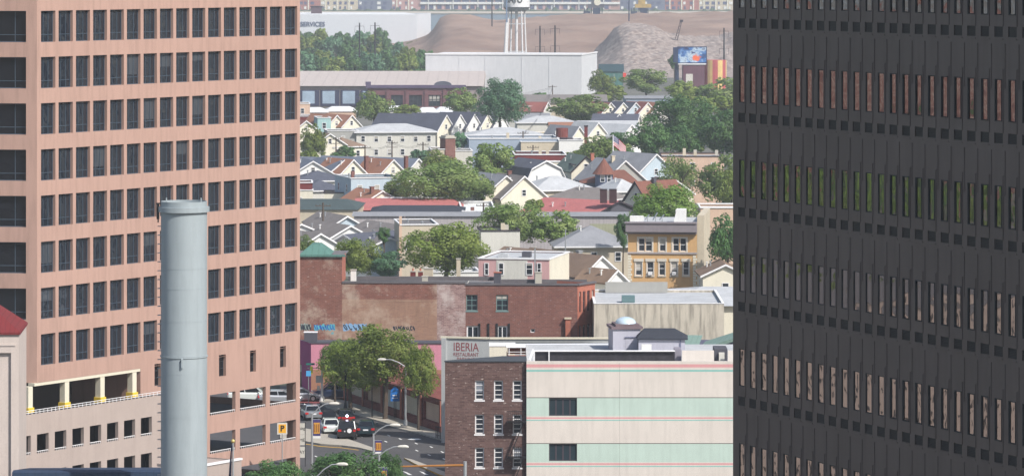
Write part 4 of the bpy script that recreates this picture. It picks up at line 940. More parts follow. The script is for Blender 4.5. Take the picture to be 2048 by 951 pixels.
# ochre apartment house
OD = 545.0; B = XD(1256, OD); oy = R(-6); oc = thing('ochre_apartment_house', 'ochre yellow apartment house with white window surrounds and a deep grey cornice', 'apartment house', (B.x, B.y, 0), oy); F = Fac(B, oy)
och = plain('ochre_stucco', S(214, 174, 124, .84), var=.06, streak=.08); w = F.u(1394); zt = F.z(1320, 468)
zc0, zc1 = F.z(1320, 468), F.z(1320, 446)
r1 = [(1277, 1289.5), (1291, 1304), (1319, 1331), (1346, 1358), (1360, 1372.5)]; r2 = [(1271, 1284), (1294, 1307), (1318, 1330), (1342, 1355), (1366, 1378)]
ops = [F.op(a, b, 476, 502) for a, b in r1] + [F.op(a, b, 523, 550) for a, b in r2] + [F.op(a, b, 571, 598) for a, b in r2] + [F.op(a, b, 619, 645) for a, b in r2]
ops = [o_ for o_ in ops if o_[2] > .3]
m = MB(); m.wall((0, 0), (1, 0), w, 0, zc1 - .002, ops, .2, 0); m.wall((0, 16), (0, -1), 16, 0, zc1, [], .1, 1)
m.build('wall', [och, M['cream']], oc)
B2 = (w, 0); ws = .9; m = MB(); zs_ = F.z(1400, 431); m.box(w + .003, w + ws, .25, 16, 0, zs_); m.build('side_wing', M['beige'], oc)
m = MB(); m.box(-.25, w + .0, -1.0, -.003, zc0 + .35, zc1); m.box(-.05, w - .02, -.5, -.003, zc0 + .05, zc0 + .348); m.box(-.4, w + .0, -1.15, .3, zc1 + .002, zc1 + .18); m.build('cornice', plain('grey_cornice', S(150, 142, 148, .75), var=.04), oc)
m = MB(); zb_ = F.z(1320, 505.5); m.box(-.1, w, -.16, -.003, zb_ - .12, zb_ + .12); m.build('string_course', plain('grey_band', S(180, 172, 172)), oc)
m = MB()
for x_ in (0, w - .55):
    z_ = .1; i = 0; m = MB()
    while z_ < zb_ - .5: m.box(x_, x_ + (.55 if i % 2 else .42), -.05, -.004, z_, z_ + .3); z_ += .36; i += 1
    m.build('quoin', M['cream'], oc)
pass
m = MB()
for o_ in ops[5:]:
    a, b, c, d = o_; m.box(a - .22, b + .22, -.12, -.003, d + .05, d + .42); m.box(a - .12, a - .01, -.06, -.003, c - .05, d + .048); m.box(b + .01, b + .12, -.06, -.003, c - .05, d + .048); m.box(a - .14, b + .14, -.12, -.003, c - .2, c - .06)
for a, b in ((ops[0][0], ops[1][1]), (ops[2][0], ops[2][1]), (ops[3][0], ops[4][1])):
    c, d = ops[0][2], ops[0][3]
    for q in ((a - .2, a - .02, c - .2, d + .2), (b + .02, b + .2, c - .2, d + .2)): m.box(q[0], q[1], -.07, -.003, q[2], q[3])
    m.box(a - .018, b + .018, -.07, -.003, d + .02, d + .2); m.box(a - .018, b + .018, -.1, -.003, c - .2, c - .02)
m.build('window_surround', plain('pale_stone_trim', S(226, 220, 208)), oc)
ww = []
for i, o_ in enumerate(ops): ww.append(window(oc, (0, 0), (1, 0), o_, .16, dict(b=.08, m=.07, h=(.5,)), M['frame_w'], M['glass']))
for i in (6, 8):
    o_ = ops[i]; m = MB(); m.box(o_[0] + .15, o_[1] - .15, -.3, .1, o_[2] + .05, o_[2] + .5); m.build('air_conditioner', M['trim'], oc)
m = MB(); m.face(((0, .3, zc1 - .2), (w, .3, zc1 - .2), (w, 16, zc1 - .2), (0, 16, zc1 - .2))); m.build('roof', M['r_light'], oc)
m = MB(); x_ = F.u(1344); m.face(((x_, 3, zc1 - .2), (x_ + 1.5, 3, zc1 - .2), (x_ + 1.5, 3, zc1 + 1.6), (x_ + .4, 3, zc1 + 1.6))); m.box(x_ + .3, x_ + 1.6, 3.01, 6, zc1 - .2, zc1 + 1.65); m.build('stair_head', M['white'], oc)
m = MB(); m.box(.1, 1.9, 2, 3.2, zc1 - .2, zc1 + .8); m.build('roof_hatch', M['white'], oc)
for k, x_ in enumerate((2.5, 3.6, 4.5)):
    m = MB(); m.cyl(x_, 2.5, zc1 - .2, zc1 + .5 + .2 * (k % 2), .05, n=6)
    m.beam((x_ - .35, 2.2, zc1 + .3), (x_ + .25, 2.4, zc1 + 1.0 + .3 * (k % 2)), .5, .06); m.build('satellite_dish', M['metal_g'], oc)
H = house
H(1086, 502, 6.2, 4.2, 7.5, 9, 35, M['white'], M['r_tan'], 'white gabled house end half hidden behind the pink rowhouse', sidewins=False)
H(1138, 506, 7.4, 4.6, 7.6, 10, 30, M['white'], M['r_tan'], 'white gable with a brown roof right of the pink rowhouse, left of two')
H(1202, 513, 7.7, 5.2, 6.4, 12, 36, M['white'], M['r_tan'], 'long brown roof with a white gable end touching the left side of the ochre house', wins=False, chim=[(.3, .5, .3, M['metal_g'])])
H(1233, 541, 6.6, 5.2, 3.4, 6, 38, M['white'], M['r_tan'], 'small white gabled extension directly left of the ochre house', wins=False, sidewins=False)
H(1451, 530, 6.0, 4.6, 6.0, 9, 2, M['cream'], M['r_tan'], 'cream gabled house right of the ochre house with a brown roof')
H(1188, 455, 7.6, 5.0, 10.5, 10.4, 4, M['tanwall'], M['r_grey'], 'wide house with a grey hipped roof left of the ochre house', kind='hip', over=.6, sidewall=M['tanwall'])
# lower left group of white and blue gables
H(602, 449, 6.0, 4.0, 9.5, 14, 20, M['white'], M['r_taupe'], 'white gabled house at the edge of the pink tower, in the row of grey roofs', wins=False)
H(700, 452, 6.2, 4.1, 8.0, 15, 26, M['white'], M['r_taupe'], 'white gable with white eaves in the middle of the grey roof row', wins=False)
H(694, 433, 6.0, 4.5, 5.2, 13, 22, M['lightblue'], M['r_taupe'], 'small light blue gable behind the white gables, near the red roof', wins=False, sidewins=False)
H(779, 476, 5.6, 4.2, 6.6, 12, 20, M['lightblue'], M['r_taupe'], 'light blue gable beside the tan building, below the dark conifer', wins=False)
H(690, 470, 6.0, 4.0, 8.0, 12, -38, M['white'], M['r_dark'], 'house with a dark grey slope running down to the blue gable', wins=False)
H(805, 452, 6.0, 4.5, 7, 14, 24, M['lightblue'], M['r_taupe'], 'pale house with a broad taupe roof left of the tan building', wins=False, sidewins=False)
H(640, 468, 6.3, 4.2, 7.5, 13, 28, M['white'], M['r_taupe'], 'grey roofed white house half hidden by the tree above the green copper roof', wins=False)
o, F, w, h, D = flat(801, 876, 450, 8.0, 12, 6, M['tanwall'], M['tar'], 'tan stucco flat-roofed house left of the big street tree', par=.12, rows=False, clutter=2)
window(o, (0, 0), (1, 0), (F.u(812), F.u(821), h - 3.8, h - 2.2), -.005, ST1, M['frame_w'], M['glass'])
m = MB(); m.box(-.2, .2, -.06, -.003, 0, h + 1.3); m.build('corner_pier', M['salmon'], o)
flat(962, 1040, 462, 7.0, 8, 4, M['offwhite'], M['r_grey'], 'low grey flat-roofed house with a dark gutter behind the pink rowhouse', clutter=2, cap='darktrim', rows=False)
flat(855, 960, 545, 3.6, 8, 5, M['white'], M['r_light'], 'low white garage roof behind the brick warehouse, under the tree', clutter=1, rows=False, name='garage', cat='garage')
flat(1188, 1240, 568, 4.0, 6, 10, M['white'], M['r_orange'], 'low outbuilding with an orange roof between the warehouse and the white gables', rows=False, name='outbuilding', cat='outbuilding')
# red and grey long roofs, y 394-445
def long_roof(px0, px1, yt, ye, he, D, yaw, wall, roof, label, hr=None, drop=0, name='long_shed', cat='shed', lines=None, sidew=None, x_in0=0, x_in1=0, depth2=None):
    B = XD(px0, D); a = R(yaw); o = thing(name, label, cat, (B.x, B.y, 0), a); F = Fac(B, a); w = F.u(px1); z0 = F.z((px0 + px1) / 2, ye)
    dep = depth2 or 9.0; z1 = ZD(yt, D + dep * math.cos(a))
    m = MB(); m.wall((0, 0), (1, 0), w, 0, z0, [], .1); m.wall((0, dep * 2), (0, -1), dep * 2, 0, z0, [], .1); m.wall((w, 0), (0, 1), dep * 2, 0, z0, [], .1); m.wall((w, dep * 2), (-1, 0), w, 0, z0, [], .1)
    if not (x_in0 or x_in1): m.face(((0, dep * 2, z0), (0, 0, z0), (0, dep, z1 - .1))); m.face(((w, 0, z0), (w, dep * 2, z0), (w, dep, z1 - .1)))
    m.build('wall', wall, o)
    m = MB(); e = .35
    m.face(((-e, -e, z0), (w + e, -e, z0), (w + e - x_in1, dep, z1), (-e + x_in0, dep, z1))); m.face(((w + e, dep * 2, z0), (-e, dep * 2, z0), (-e + x_in0, dep, z1), (w + e - x_in1, dep, z1)))
    if x_in0: m.face(((-e, dep * 2, z0), (-e, -e, z0), (-e + x_in0, dep, z1)))
    if x_in1: m.face(((w + e, -e, z0), (w + e, dep * 2, z0), (w + e - x_in1, dep, z1)))
    m.build('roof', roof, o); return o, F, w, z0, z1
def Dh(y, h): return FPX * (HC - h) / (y - YH)
long_roof(560, 712, 397, 419, 6, Dh(419, 5.5), -2, M['beige'], M['r_dgreen'], 'long house with a dark grey-green roof at the left, beside the red roof', x_in1=2.5)
o, F, w, z0, z1 = long_roof(712, 935, 396, 420, 6, Dh(420, 4.4), 1, M['maroon'], M['r_paint'], 'long shed with a faded red roof and a white ridge, centre of the view', x_in1=3.0)
m = MB(); m.box(4, w - 3, 8.6, 9.4, z1 + .004, z1 + .16); m.build('ridge_cap', M['trim'], o)
long_roof(744, 926, 410, 423, 5, Dh(423, 5.2), 0, M['darkgrey'], M['r_char'], 'long shed with charcoal shingles directly in front of the red roof', x_in0=2, x_in1=2, depth2=6)
flat(925, 992, 423, 5.2, 26, 2, M['white'], M['r_white'], 'low building with a bright white flat roof right of the red roof', rows=False, clutter=1, name='white_roofed_building', cat='building')
cor = plain('corrugated_grey_wall', S(186, 180, 182), var=.06, lines=('X', .55, .45), streak=.2)
o, F, w, z0, z1 = long_roof(708, 1256, 423, 432, 4.8, Dh(433, 5.4), -.6, cor, M['r_grey'], 'very long low shed with a corrugated grey wall crossing the centre of the view', depth2=3.6)
for px in (776, 1238): m = MB(); m.box(F.u(px), F.u(px + 5), -.06, -.003, .2, 4.0); m.build('door', M['maroon'], o)
m = MB(); m.box(F.u(1180), F.u(1236), -.05, -.003, .2, 4.3); m.build('green_panel', plain('olive_corrugated', S(170, 172, 146), lines=('X', .5, .4)), o)
H(1236, 403, 6.4, 4.5, 13, 15, 52, M['darkgrey'], M['r_paint'], 'shed with a faded red sloping roof and two dark stacks, right of centre', wins=False, sidewins=False, trim='darktrim', name='shed', cat='shed')
for px, nm in ((1207, 'left'), (1226, 'right')):
    D_ = Dh(393, 7.4); rooftop('dark metal-clad chimney on the red shed roof, %s of the two' % nm, 'chimney', 'chimney', px, 379, D_, 1.15, 1.0, 2.2, plain('rust_black_cladding', S(78, 52, 56), lines=('X', .25, .4)), cap=M['darktrim'], group='two dark chimneys on the red shed')
flat(1401, 1540, 416, 8.5, 10, 0, M['salmon'], M['r_white'], 'salmon flat-roofed building with a white coping against the dark tower', rows=False)
# ---------------------------------------------------------------- middle band, y 300-400
H(1012, 352, 9.0, 5.6, 8.4, 12, 22, M['cream'], M['r_grey'], 'cream gabled house with a brick chimney right of the central trees', chim=[(.5, .3, .6)])
H(1001, 385, 5.6, 3.9, 6.0, 9, 25, M['offwhite'], M['r_taupe'], 'small pale gable just above the grey sheds at centre')
H(1048, 353, 9.0, 5.4, 8.6, 11, 24, M['cream'], M['r_taupe'], 'yellow-cream gabled house with a white sash window left of the pale hipped roof')
H(1092, 322, 9.6, 5.4, 8.6, 12, 24, M['white'], M['r_dark'], 'bright white gambrel-fronted house with a dark side roof', kind='gambrel')
H(1130, 354, 7.6, 5.4, 11.5, 10, 20, M['beige'], M['r_light'], 'house with a pale silver hipped roof in front of the white gambrel', kind='hip', over=.5)
H(1172, 313, 9.6, 6.9, 5.6, 12, 14, M['cream'], M['r_green'], 'cream house with a grey-green roof and a dark-trimmed gable', trim='darktrim', chim=[(.6, .15, .4, M['brick_orange'])])
o, F, w, h, D = flat(1147, 1196, 330, 8.0, 5, 8, M['cream'], M['r_dark'], 'cream flat-fronted house with an aqua band below the green roof', cap='darktrim', rows=False)
m = MB(); m.box(.05, w * .45, -.04, -.003, h - 1.5, h - .8); m.build('aqua_band', M['aqua'], o)
for x_ in (.48, .78): window(o, (0, 0), (1, 0), (w * x_, w * x_ + .85, h - 2.1, h - .7), -.005, ST1, M['frame_w'], M['glass'])
H(1250, 322, 9.4, 5.6, 9.0, 12, 24, M['greywall'], M['r_grey'], 'large beige-grey gable with white rakes behind the turret', chim=[(-.1, .35, .7, M['beige'])])
# turret house
D = Dh(372, 5.2); B = XD(1208, D); tu = thing('turret_house', 'slate grey house with a round turret under a brown conical roof', 'house', (B.x, B.y, 0), 0)
m = MB(); m.cyl(0, 0, 0, ZD(347, D), 1.62, n=14); m.build('turret_wall', plain('slate_blue_shingles', S(112, 122, 148), var=.1), tu, smooth=True)
m = MB(); m.cyl(0, 0, ZD(348, D), ZD(319, D) + .3, 2.15, 0, 14); m.build('turret_roof', M['r_brown'], tu)
m = MB(); m.box(-4.6, 6, 1.0, 8, 0, ZD(366, D), skip='t'); m.build('wall', plain('slate_house_wall', S(118, 126, 146)), tu)
m = MB(); zq = ZD(342, D); m.face(((-4.4, .5, ZD(366, D)), (6.3, .5, ZD(366, D)), (3.8, 4.5, zq), (2.4, 4.5, zq))); m.face(((6.3, .5, ZD(366, D)), (6.3, 8.3, ZD(366, D)), (3.8, 4.5, zq))); m.face(((-4.4, 8.3, ZD(366, D)), (-4.4, .5, ZD(366, D)), (2.4, 4.5, zq))); m.build('roof', M['r_brown'], tu)
for a_ in (-100, -58): 
    a_ = R(a_); c_, s_ = math.cos(a_), math.sin(a_); window(tu, (1.62 * c_ + s_ * .45, 1.62 * s_ - c_ * .45), (-s_, c_), (0, .9, ZD(363, D), ZD(363, D) + 1.3), -.02, ST1, M['frame_w'], M['glass'])
H(1258, 359, 7.2, 5.2, 5.6, 8, 25, M['offwhite'], M['r_light'], 'small house with a pale roof right below the turret', kind='hip')
H(1236, 376, 6.6, 4.8, 7.5, 12, 60, M['offwhite'], M['r_taupe'], 'house with a taupe hipped roof behind the two dark chimneys', kind='hip', wins=False)
H(1312, 309, 9.6, 5.6, 9.5, 14, 32, M['lightblue'], M['r_grey'], 'light blue gabled house with a broad grey roof right of the turret')
H(1272, 364, 8.0, 4.8, 6.0, 9, -50, M['offwhite'], M['r_brown'], 'brown-roofed house with dark half-timber eaves right of the two chimneys', trim='darktrim', chim=[(.2, .4, .6, M['darkgrey'])])
H(1350, 360, 7.6, 5.2, 7.0, 9, 20, M['cream'], M['r_brown'], 'brown-roofed cream house mostly hidden by the bright green tree')
flat(1322, 1448, 313, 8.8, 14, -1, M['salmon'], M['r_light'], 'long flat-roofed tan block under the dark tree mass at right', cap='darktrim', clutter=4, name='apartment_block', cat='apartment block')
flat(1030, 1132, 310, 7.8, 14, 2, M['maroon'], M['r_grey'], 'low maroon-fronted shop building with a cream band, right of centre', rows=False, clutter=3, name='shop_building', cat='shops')
flat(1060, 1120, 324, 6.6, 3, 2, M['cream'], M['r_white'], 'narrow cream building in front of the maroon-fronted shops', rows=False)
# left middle
H(706, 320, 8.4, 5.8, 5.8, 9, 34, M['cream'], M['r_orange'], 'cream dormered gable with an orange roof and brick chimney, left of two', chim=[(1.3, .15, .5)], group=None)
H(786, 320, 8.4, 5.8, 5.8, 9, 34, M['cream'], M['r_orange'], 'cream dormered gable with an orange roof and brick chimney, right of two', chim=[(1.3, .15, .5)])
H(626, 323, 8.2, 5.8, 8.0, 12, 12, M['white'], M['r_blue'], 'white gabled house with a blue-grey roof at the edge of the pink tower')
H(688, 321, 8.2, 5.6, 7.0, 12, 28, plain('pale_aqua_siding', S(176, 220, 222)), M['r_blue'], 'pale aqua gable with a blue-grey roof behind the orange-roofed gables')
H(745, 316, 8.2, 5.6, 8.0, 12, 55, M['offwhite'], M['r_blue'], 'blue-grey roofed house between the two orange-roofed gables', wins=False)
H(835, 318, 8.2, 5.6, 8.0, 14, 55, M['offwhite'], M['r_blue'], 'blue-grey roofed house just left of the central tree', wins=False)
H(660, 316, 8.0, 5.6, 8.0, 12, 60, M['offwhite'], M['r_blue'], 'blue-grey roofed house behind the white gable at left', wins=False)
H(575, 316, 8.0, 5.6, 8.0, 14, 60, M['offwhite'], M['r_blue'], 'blue-grey roofed house partly cut off by the pink tower', wins=False)
o, F, w, h, D = flat(702, 806, 357, 8.4, 12, 16, M['lightblue'], M['tar'], 'light blue flat-roofed house with white cornice and four sash windows', gap=2.4, clutter=3)
H(640, 343, 7.0, 5.4, 9, 9, 8, M['offwhite'], M['r_dark'], 'low dark-roofed house above the red corner shop at left', kind='hip', wins=False)
H(652, 362, 6.4, 4.8, 8, 9, 20, M['offwhite'], M['r_dark'], 'dark hipped roof left of the light blue house', kind='hip', wins=False)
flat(570, 625, 366, 6.8, 8, 4, M['maroon'], M['r_light'], 'small red corner shop at the edge of the pink tower', name='corner_shop', cat='shop', gap=2)
flat(572, 626, 381, 5.6, 3, 4, M['cream'], M['r_light'], 'cream shopfront below the red corner shop', name='shopfront', cat='shop', gap=2)
flat(648, 723, 386, 5.6, 7, 2, M['cream'], plain('mauve_tar_roof', S(150, 124, 122)), 'low cream building with a mauve-brown parapet left of the brown gable', cap='darktrim', gap=3.6)
H(764, 382, 6.8, 5.0, 6.5, 9, 30, M['cream'], M['r_orange'], 'brown-roofed cream gable with a brick chimney above the red shed', chim=[(-.3, .2, .6)])
# ---------------------------------------------------------------- upper band, y 200-310
rowg = 'terrace of five gabled rowhouses beyond the white hipped house'
def side_house(px, py, hr, he, W, L, yaw, wall, roof, label, group=None, **k): return H(px, py, hr, he, W, L, yaw, wall, roof, label, group=group, **k)
labs = ['cream end gable of the gabled terrace, nearest and carrying the long dark roof', 'white gable second in the terrace, right of the cream end gable', 'white gable in the middle of the terrace of five', 'cream gable fourth in the terrace, second from the right', 'white gable at the right end of the terrace of five']
for i, (px, py) in enumerate(((892, 231), (920, 230), (948, 229), (975, 228), (1001, 227))):
    side_house(px, py, 10.0, 6.6, 6.4, 20 if i == 0 else 14, 52, (M['cream'], M['white'], M['white'], M['cream'], M['white'])[i], M['r_dark'] if i else M['r_dark'], labs[i], group=rowg, sidewins=i == 0, sidewall=M['greywall'], over=.3, wgap=4)
o_, D = H(792, 249, 8.6, 7.0, 18, 12, 8, M['offwhite'], M['r_light'], 'white two-storey house under a pale hipped roof, upper left of centre', kind='hip', over=.6, wgap=2.6)
flat(655, 717, 262, 7.2, 9, 8, M['greywall'], M['r_light'], 'grey flat wing joined to the left of the white hipped house', gap=3.5)
H(660, 268, 7.4, 5.0, 7.5, 9, 20, M['cream'], M['r_tan'], 'small cream gable with a brown roof behind the tree at left')
H(700, 276, 6.4, 4.6, 8.0, 8, 30, M['cream'], M['r_tan'], 'low cream house with a tan roof below the grey wing', kind='hip')
H(673, 231, 8.8, 6.2, 5.6, 11, 35, M['cream'], M['r_orange'], 'cream gable with an orange roof at upper left, left of the pair')
H(703, 231, 8.8, 6.2, 5.6, 11, 35, M['cream'], M['r_orange'], 'cream gable with an orange roof at upper left, right of the pair, by the tree')
H(612, 242, 8.2, 5.8, 6.5, 10, 25, M['cream'], M['r_red'], 'cream gable with a red-brown roof beside the pink tower, upper left')
flat(635, 662, 236, 8.4, 9, 8, plain('pale_teal_wall', S(170, 206, 206)), M['r_light'], 'pale teal flat-fronted house at upper left', gap=2)
flat(590, 636, 233, 8.2, 10, 5, M['maroon'], M['r_light'], 'flat-roofed reddish house left of the pale teal one', rows=False)
flat(560, 620, 208, 8.6, 10, 5, M['salmon'], M['r_light'], 'orange-tan block beside the pink tower just under the long building', gap=3)
o, F, w, h, D = flat(938, 1118, 278, 7.6, 16, 4, M['bluewall'], M['r_light'], 'long light blue building, right of the brick tower', rows=False, clutter=2)
H(1012, 257, 8.6, 7.0, 17, 14, 4, M['lightblue'], M['r_light'], 'blue-grey house under a broad pale hipped roof, right of the brick tower', kind='hip', wins=False, over=.6)
flat(862, 892, 299, 6.2, 9, 4, M['beige'], M['r_light'], 'low beige flat-roofed building left of the brick tower foot', rows=False)
flat(900, 945, 302, 5.6, 9, 4, M['offwhite'], M['tar'], 'low cluttered flat roof behind the brick tower', rows=False, clutter=3)
# brick tower
D = Dh(320, 4.0); B = XD(891, D); bt = thing('brick_tower', 'slender square red brick tower with a pale cap standing above the roofs', 'tower', (B.x, B.y, 0), R(30)); F = Fac(B, R(30)); w = 2.1; zt = ZD(277, D)
bw_ = XD(891, D); m = MB(); W1 = 1.9; m.box(0, W1, 0, 1.9, 0, zt, skip='td'); m.build('wall', M['brick_red'], bt); m = MB(); m.box(-.12, W1 + .12, -.12, 2.02, zt + .002, zt + .3); m.box(.1, W1 - .1, .1, 1.8, zt + .3, zt + .6); m.build('cap', M['concrete'], bt)
bt.scale = (1.25, 1.25, 1)
for i in range(2): window(bt, (W1, 0), (0, 1), (.35 + .75 * i, .8 + .75 * i, zt - 1.9, zt - .8), -.01, ST1, M['frame_d'], M['glass'])
# upper middle and right
rowr = 'row of five small gables at upper right'
rl_ = ['leftmost small gable of the upper right row, with a reddish roof', 'small gable with a blue-grey roof, second in the upper right row', 'light blue-white gable in the middle of the upper right row', 'cream gable with a red roof, fourth in the upper right row', 'gable with an orange roof at the right end of the upper row']
for i, (px, rm, wm) in enumerate(((1221, 'r_red', 'cream'), (1246, 'r_dark', 'cream'), (1271, 'r_dark', 'lightblue'), (1295, 'r_red', 'cream'), (1320, 'r_orange', 'offwhite'))):
    H(px, 206, 9.2, 6.6, 5.4, 10, 30, M[wm], M[rm], rl_[i], group=rowr, over=.35, wgap=2.6)
H(1277, 229, 8.0, 6.0, 8, 11, 80, M['offwhite'], M['r_dark'], 'dark blue-grey roof directly in front of the small gable row', wins=False)
H(1238, 229, 8.0, 5.6, 4.6, 9, 18, M['white'], M['r_grey'], 'tiny white gable below the small gable row')
long_roof(1160, 1278, 241, 262, 6, Dh(262, 5.8), 2, M['offwhite'], M['r_light'], 'long low house with a pale roof left of the dark trees', name='long_house', cat='house')
long_roof(1102, 1190, 244, 258, 6, Dh(258, 6.2), 2, M['cream'], M['r_orange'], 'house with a long orange-tan roof at upper centre right', name='long_house', cat='house')
H(1196, 246, 8.8, 5.6, 6, 10, 30, M['cream'], M['r_light'], 'cream half-timbered gable right of the orange-tan roof')
H(1262, 250, 8.4, 5.8, 6, 14, 40, M['white'], M['r_light'], 'white gable with a pale roof against the dark trees')
H(1158, 254, 9.6, 5.6, 6.4, 12, 30, M['cream'], M['r_grey'], 'cream pointed gable above the white painted wall, with a grey roof')
flat(1042, 1118, 284, 7.0, 12, 2, M['beige'], M['r_light'], 'low beige building with orange pennants right of the blue building', rows=False, clutter=2)
flat(1118, 1166, 281, 7.4, 10, 2, M['white'], M['r_white'], 'bright white painted wall building left of the round tree', rows=False)
o, F, w, h, D = flat(1040, 1130, 268, 6.6, 9, 3, M['cream'], plain('yellow_canopy', S(236, 206, 132)), 'low building with a yellow canopy roof below the rusty tank', rows=False)
D = Dh(276, 7.5); B = XD(1124, D); tk = thing('rusty_rooftop_tank', 'rust-brown round tank on a steel frame above the yellow canopy', 'tank', (B.x, B.y, 0), 0)
zt = ZD(256, D); m = MB(); m.cyl(0, 0, zt - 2, zt, 1.3, n=14); m.build('drum', plain('rusted_steel', S(120, 62, 56), var=.3), tk); m = MB()
for a_, b_ in ((-1, -1), (1, -1), (1, 1), (-1, 1)): m.beam((a_, b_, 0), (a_, b_, zt - 2), .18, .18)
m.beam((-2.4, -1, zt - 2.2), (2.4, -1, zt - 2.2), .15, .3); m.build('frame', M['darktrim'], tk)
D = Dh(284, 7); B = XD(1172, D); fl_ = thing('brick_flue', 'tall slim red-brown flue beside the cream pointed gable', 'chimney', (B.x, B.y, 0), 0); m = MB(); m.box(-.35, .35, -.35, .35, 0, ZD(253, D)); m.build('shaft', M['maroon'], fl_); m = MB(); m.box(-.45, .45, -.45, .45, ZD(253, D) + .002, ZD(253, D) + .25); m.build('cap', M['darktrim'], fl_)
H(1092, 233, 7.8, 6.4, 14, 10, 3, M['offwhite'], M['r_light'], 'house under a pale hipped roof left of the round upper tree', kind='hip', wins=False)
flat(1050, 1085, 213, 7.6, 9, 3, M['offwhite'], M['r_white'], 'small white flat-roofed house right of the bluish tree', rows=False)
H(1094, 205, 8.6, 6.4, 9, 9, 75, M['offwhite'], M['r_red'], 'red-brown roofed house left of the round upper tree', wins=False)
long_roof(1048, 1214, 189, 207, 6, Dh(209, 6.0), 1, M['beige'], M['r_taupe'], 'long grey roof below the white warehouse', name='long_shed', cat='shed')
long_roof(1252, 1345, 191, 197, 6, Dh(198, 7.0), 1, M['bluewall'], M['r_grey'], 'long building with a blue front beside the dark trees at upper right', name='long_shed', cat='shed')
long_roof(1048, 1100, 226, 240, 6, Dh(242, 5.6), 2, M['beige'], M['r_grey'], 'small grey-roofed house between the pale hipped roofs, upper centre', name='long_house', cat='house')
flat(1240, 1275, 222, 7.0, 8, 3, M['maroon'], M['r_tan'], 'small dark red flat-roofed house in the upper right', rows=False)
# white flat roofs under the long building
wl = ['white flat roof beside the pink tower, leftmost of the low white roofs', 'second low white roof from the pink tower', 'low white pitched roof right of the upper left tree', 'low white roof in front of the brick hall arches', 'low white roof left of the yellowish tree']
for i, (a, b, y_) in enumerate(((585, 655, 222), (652, 712, 220), (764, 812, 219), (838, 876, 222), (874, 912, 221))):
    D = Dh(y_, 6.0); B = XD(a, D); o = thing('white_roofed_building', wl[i], 'building', (B.x, B.y, 0), R(3), 'low white roofs below the long building'); F = Fac(B, R(3)); w = F.u(b)
    m = MB(); m.box(0, w, 0, 16, 0, 5.6, skip='td'); m.build('wall', M['salmon'] if i < 2 else M['offwhite'], o); m = MB(); m.face(((-.3, -.3, 5.6), (w + .3, -.3, 5.6), (w * .8, 8, 6.7), (w * .2, 8, 6.7))); m.face(((w + .3, -.3, 5.6), (w + .3, 16.3, 5.6), (w * .8, 8, 6.7))); m.face(((w + .3, 16.3, 5.6), (-.3, 16.3, 5.6), (w * .2, 8, 6.7), (w * .8, 8, 6.7))); m.face(((-.3, 16.3, 5.6), (-.3, -.3, 5.6), (w * .2, 8, 6.7))); m.build('roof', M['r_white'], o)
# ================================================================ far: long hall, warehouses, mound, shore
D = 1233.0; B = XD(560, D); lh = thing('long_hall', 'very long beige metal-roofed hall with dark-framed windows, upper left', 'industrial hall', (B.x, B.y, 0), 0); F = Fac(B, 0); w = F.u(964); ze, zr_ = F.z(700, 172), ZD(142, 1290)
m = MB(); m.box(0, w, 0, 110, 0, ze, skip='td'); m.build('wall', plain('taupe_fascia', S(158, 148, 148)), lh)
m = MB(); m.face(((-.5, -1, ze), (w + .5, -1, ze), (w + .5, 57, zr_), (-.5, 57, zr_))); m.face(((-.5, 57, zr_), (w + .5, 57, zr_), (w + .5, 111, ze), (-.5, 111, ze))); m.face(((w + .5, -1, ze), (w + .5, 111, ze), (w + .5, 57, zr_))); m.build('roof', plain('rose_beige_metal_roof', S(206, 194, 188), var=.04, lines=('X', 3.2, .25)), lh)
for i in range(9):
    a = F.u(601) + i * 6.2
    if a > F.u(735): break
    m = MB(); m.box(a, a + 5.8, -.3, -.02, .5, F.z(700, 180)); o = m.build('window_bay', plain('navy_frame', S(60, 64, 92)), lh); m = MB(); m.box(a + .6, a + 4.4, -.36, -.301, 1.2, F.z(700, 182)); m.build('pane', plain('pale_sky_glass', S(170, 190, 210), rough=.2, streak=0), o)
B = XD(735, 1221); bh = thing('brick_hall', 'dark red brick hall with arched bays and a dark parapet before the long hall', 'industrial hall', (B.x, B.y, 0), 0); F = Fac(B, 0); w = F.u(932); zt = F.z(800, 176); m = MB()
ops = []
for x0, x1 in ((782, 806), (818, 844), (857, 881), (745, 770), (892, 915)): ops.append((F.u(x0), F.u(x1), .8, F.z(800, 190)))
ops.sort(); m.wall((0, 0), (1, 0), w, 0, zt, ops, .5); m.box(0, w, .6, 11, 0, zt - .01, skip='f'); 
for x_ in (773, 811, 849, 886, 925): u_ = F.u(x_); m.box(u_, u_ + .9, -.4, -.003, 0, zt - .5)
m.build('wall', brick('dusky_red_brick', S(130, 88, 92), S(112, 76, 84), S(140, 110, 110)), bh)
for o_ in ops: window(bh, (0, 0), (1, 0), o_, .4, dict(b=.25, m=.25, v=(.33, .67), h=(.6,)), M['frame_d'], M['glass'])
m = MB(); m.box(-.5, w, -.6, .4, zt + .002, zt + .9); m.box(-.6, 1, -.6, 1, zt + .9, zt + 1.9); m.build('parapet', plain('plum_parapet', S(96, 84, 112)), bh)
m = MB()
a, b = F.u(868), F.u(903)
for i in range(10):
    t0, t1 = math.pi * i / 10, math.pi * (i + 1) / 10; cx_, r_ = (a + b) / 2, (b - a) / 2
    p = [(cx_ - r_ * math.cos(t), .2, zt + .9 + 1.1 * math.sin(t)) for t in (t0, t1)]; m.face(((p[0][0], .2, zt + .9), (p[1][0], .2, zt + .9), p[1], p[0])); m.face((p[0], p[1], (p[1][0], 3, p[1][2]), (p[0][0], 3, p[0][2])))
m.build('arched_pediment', M['r_dark'], bh)
m = MB()
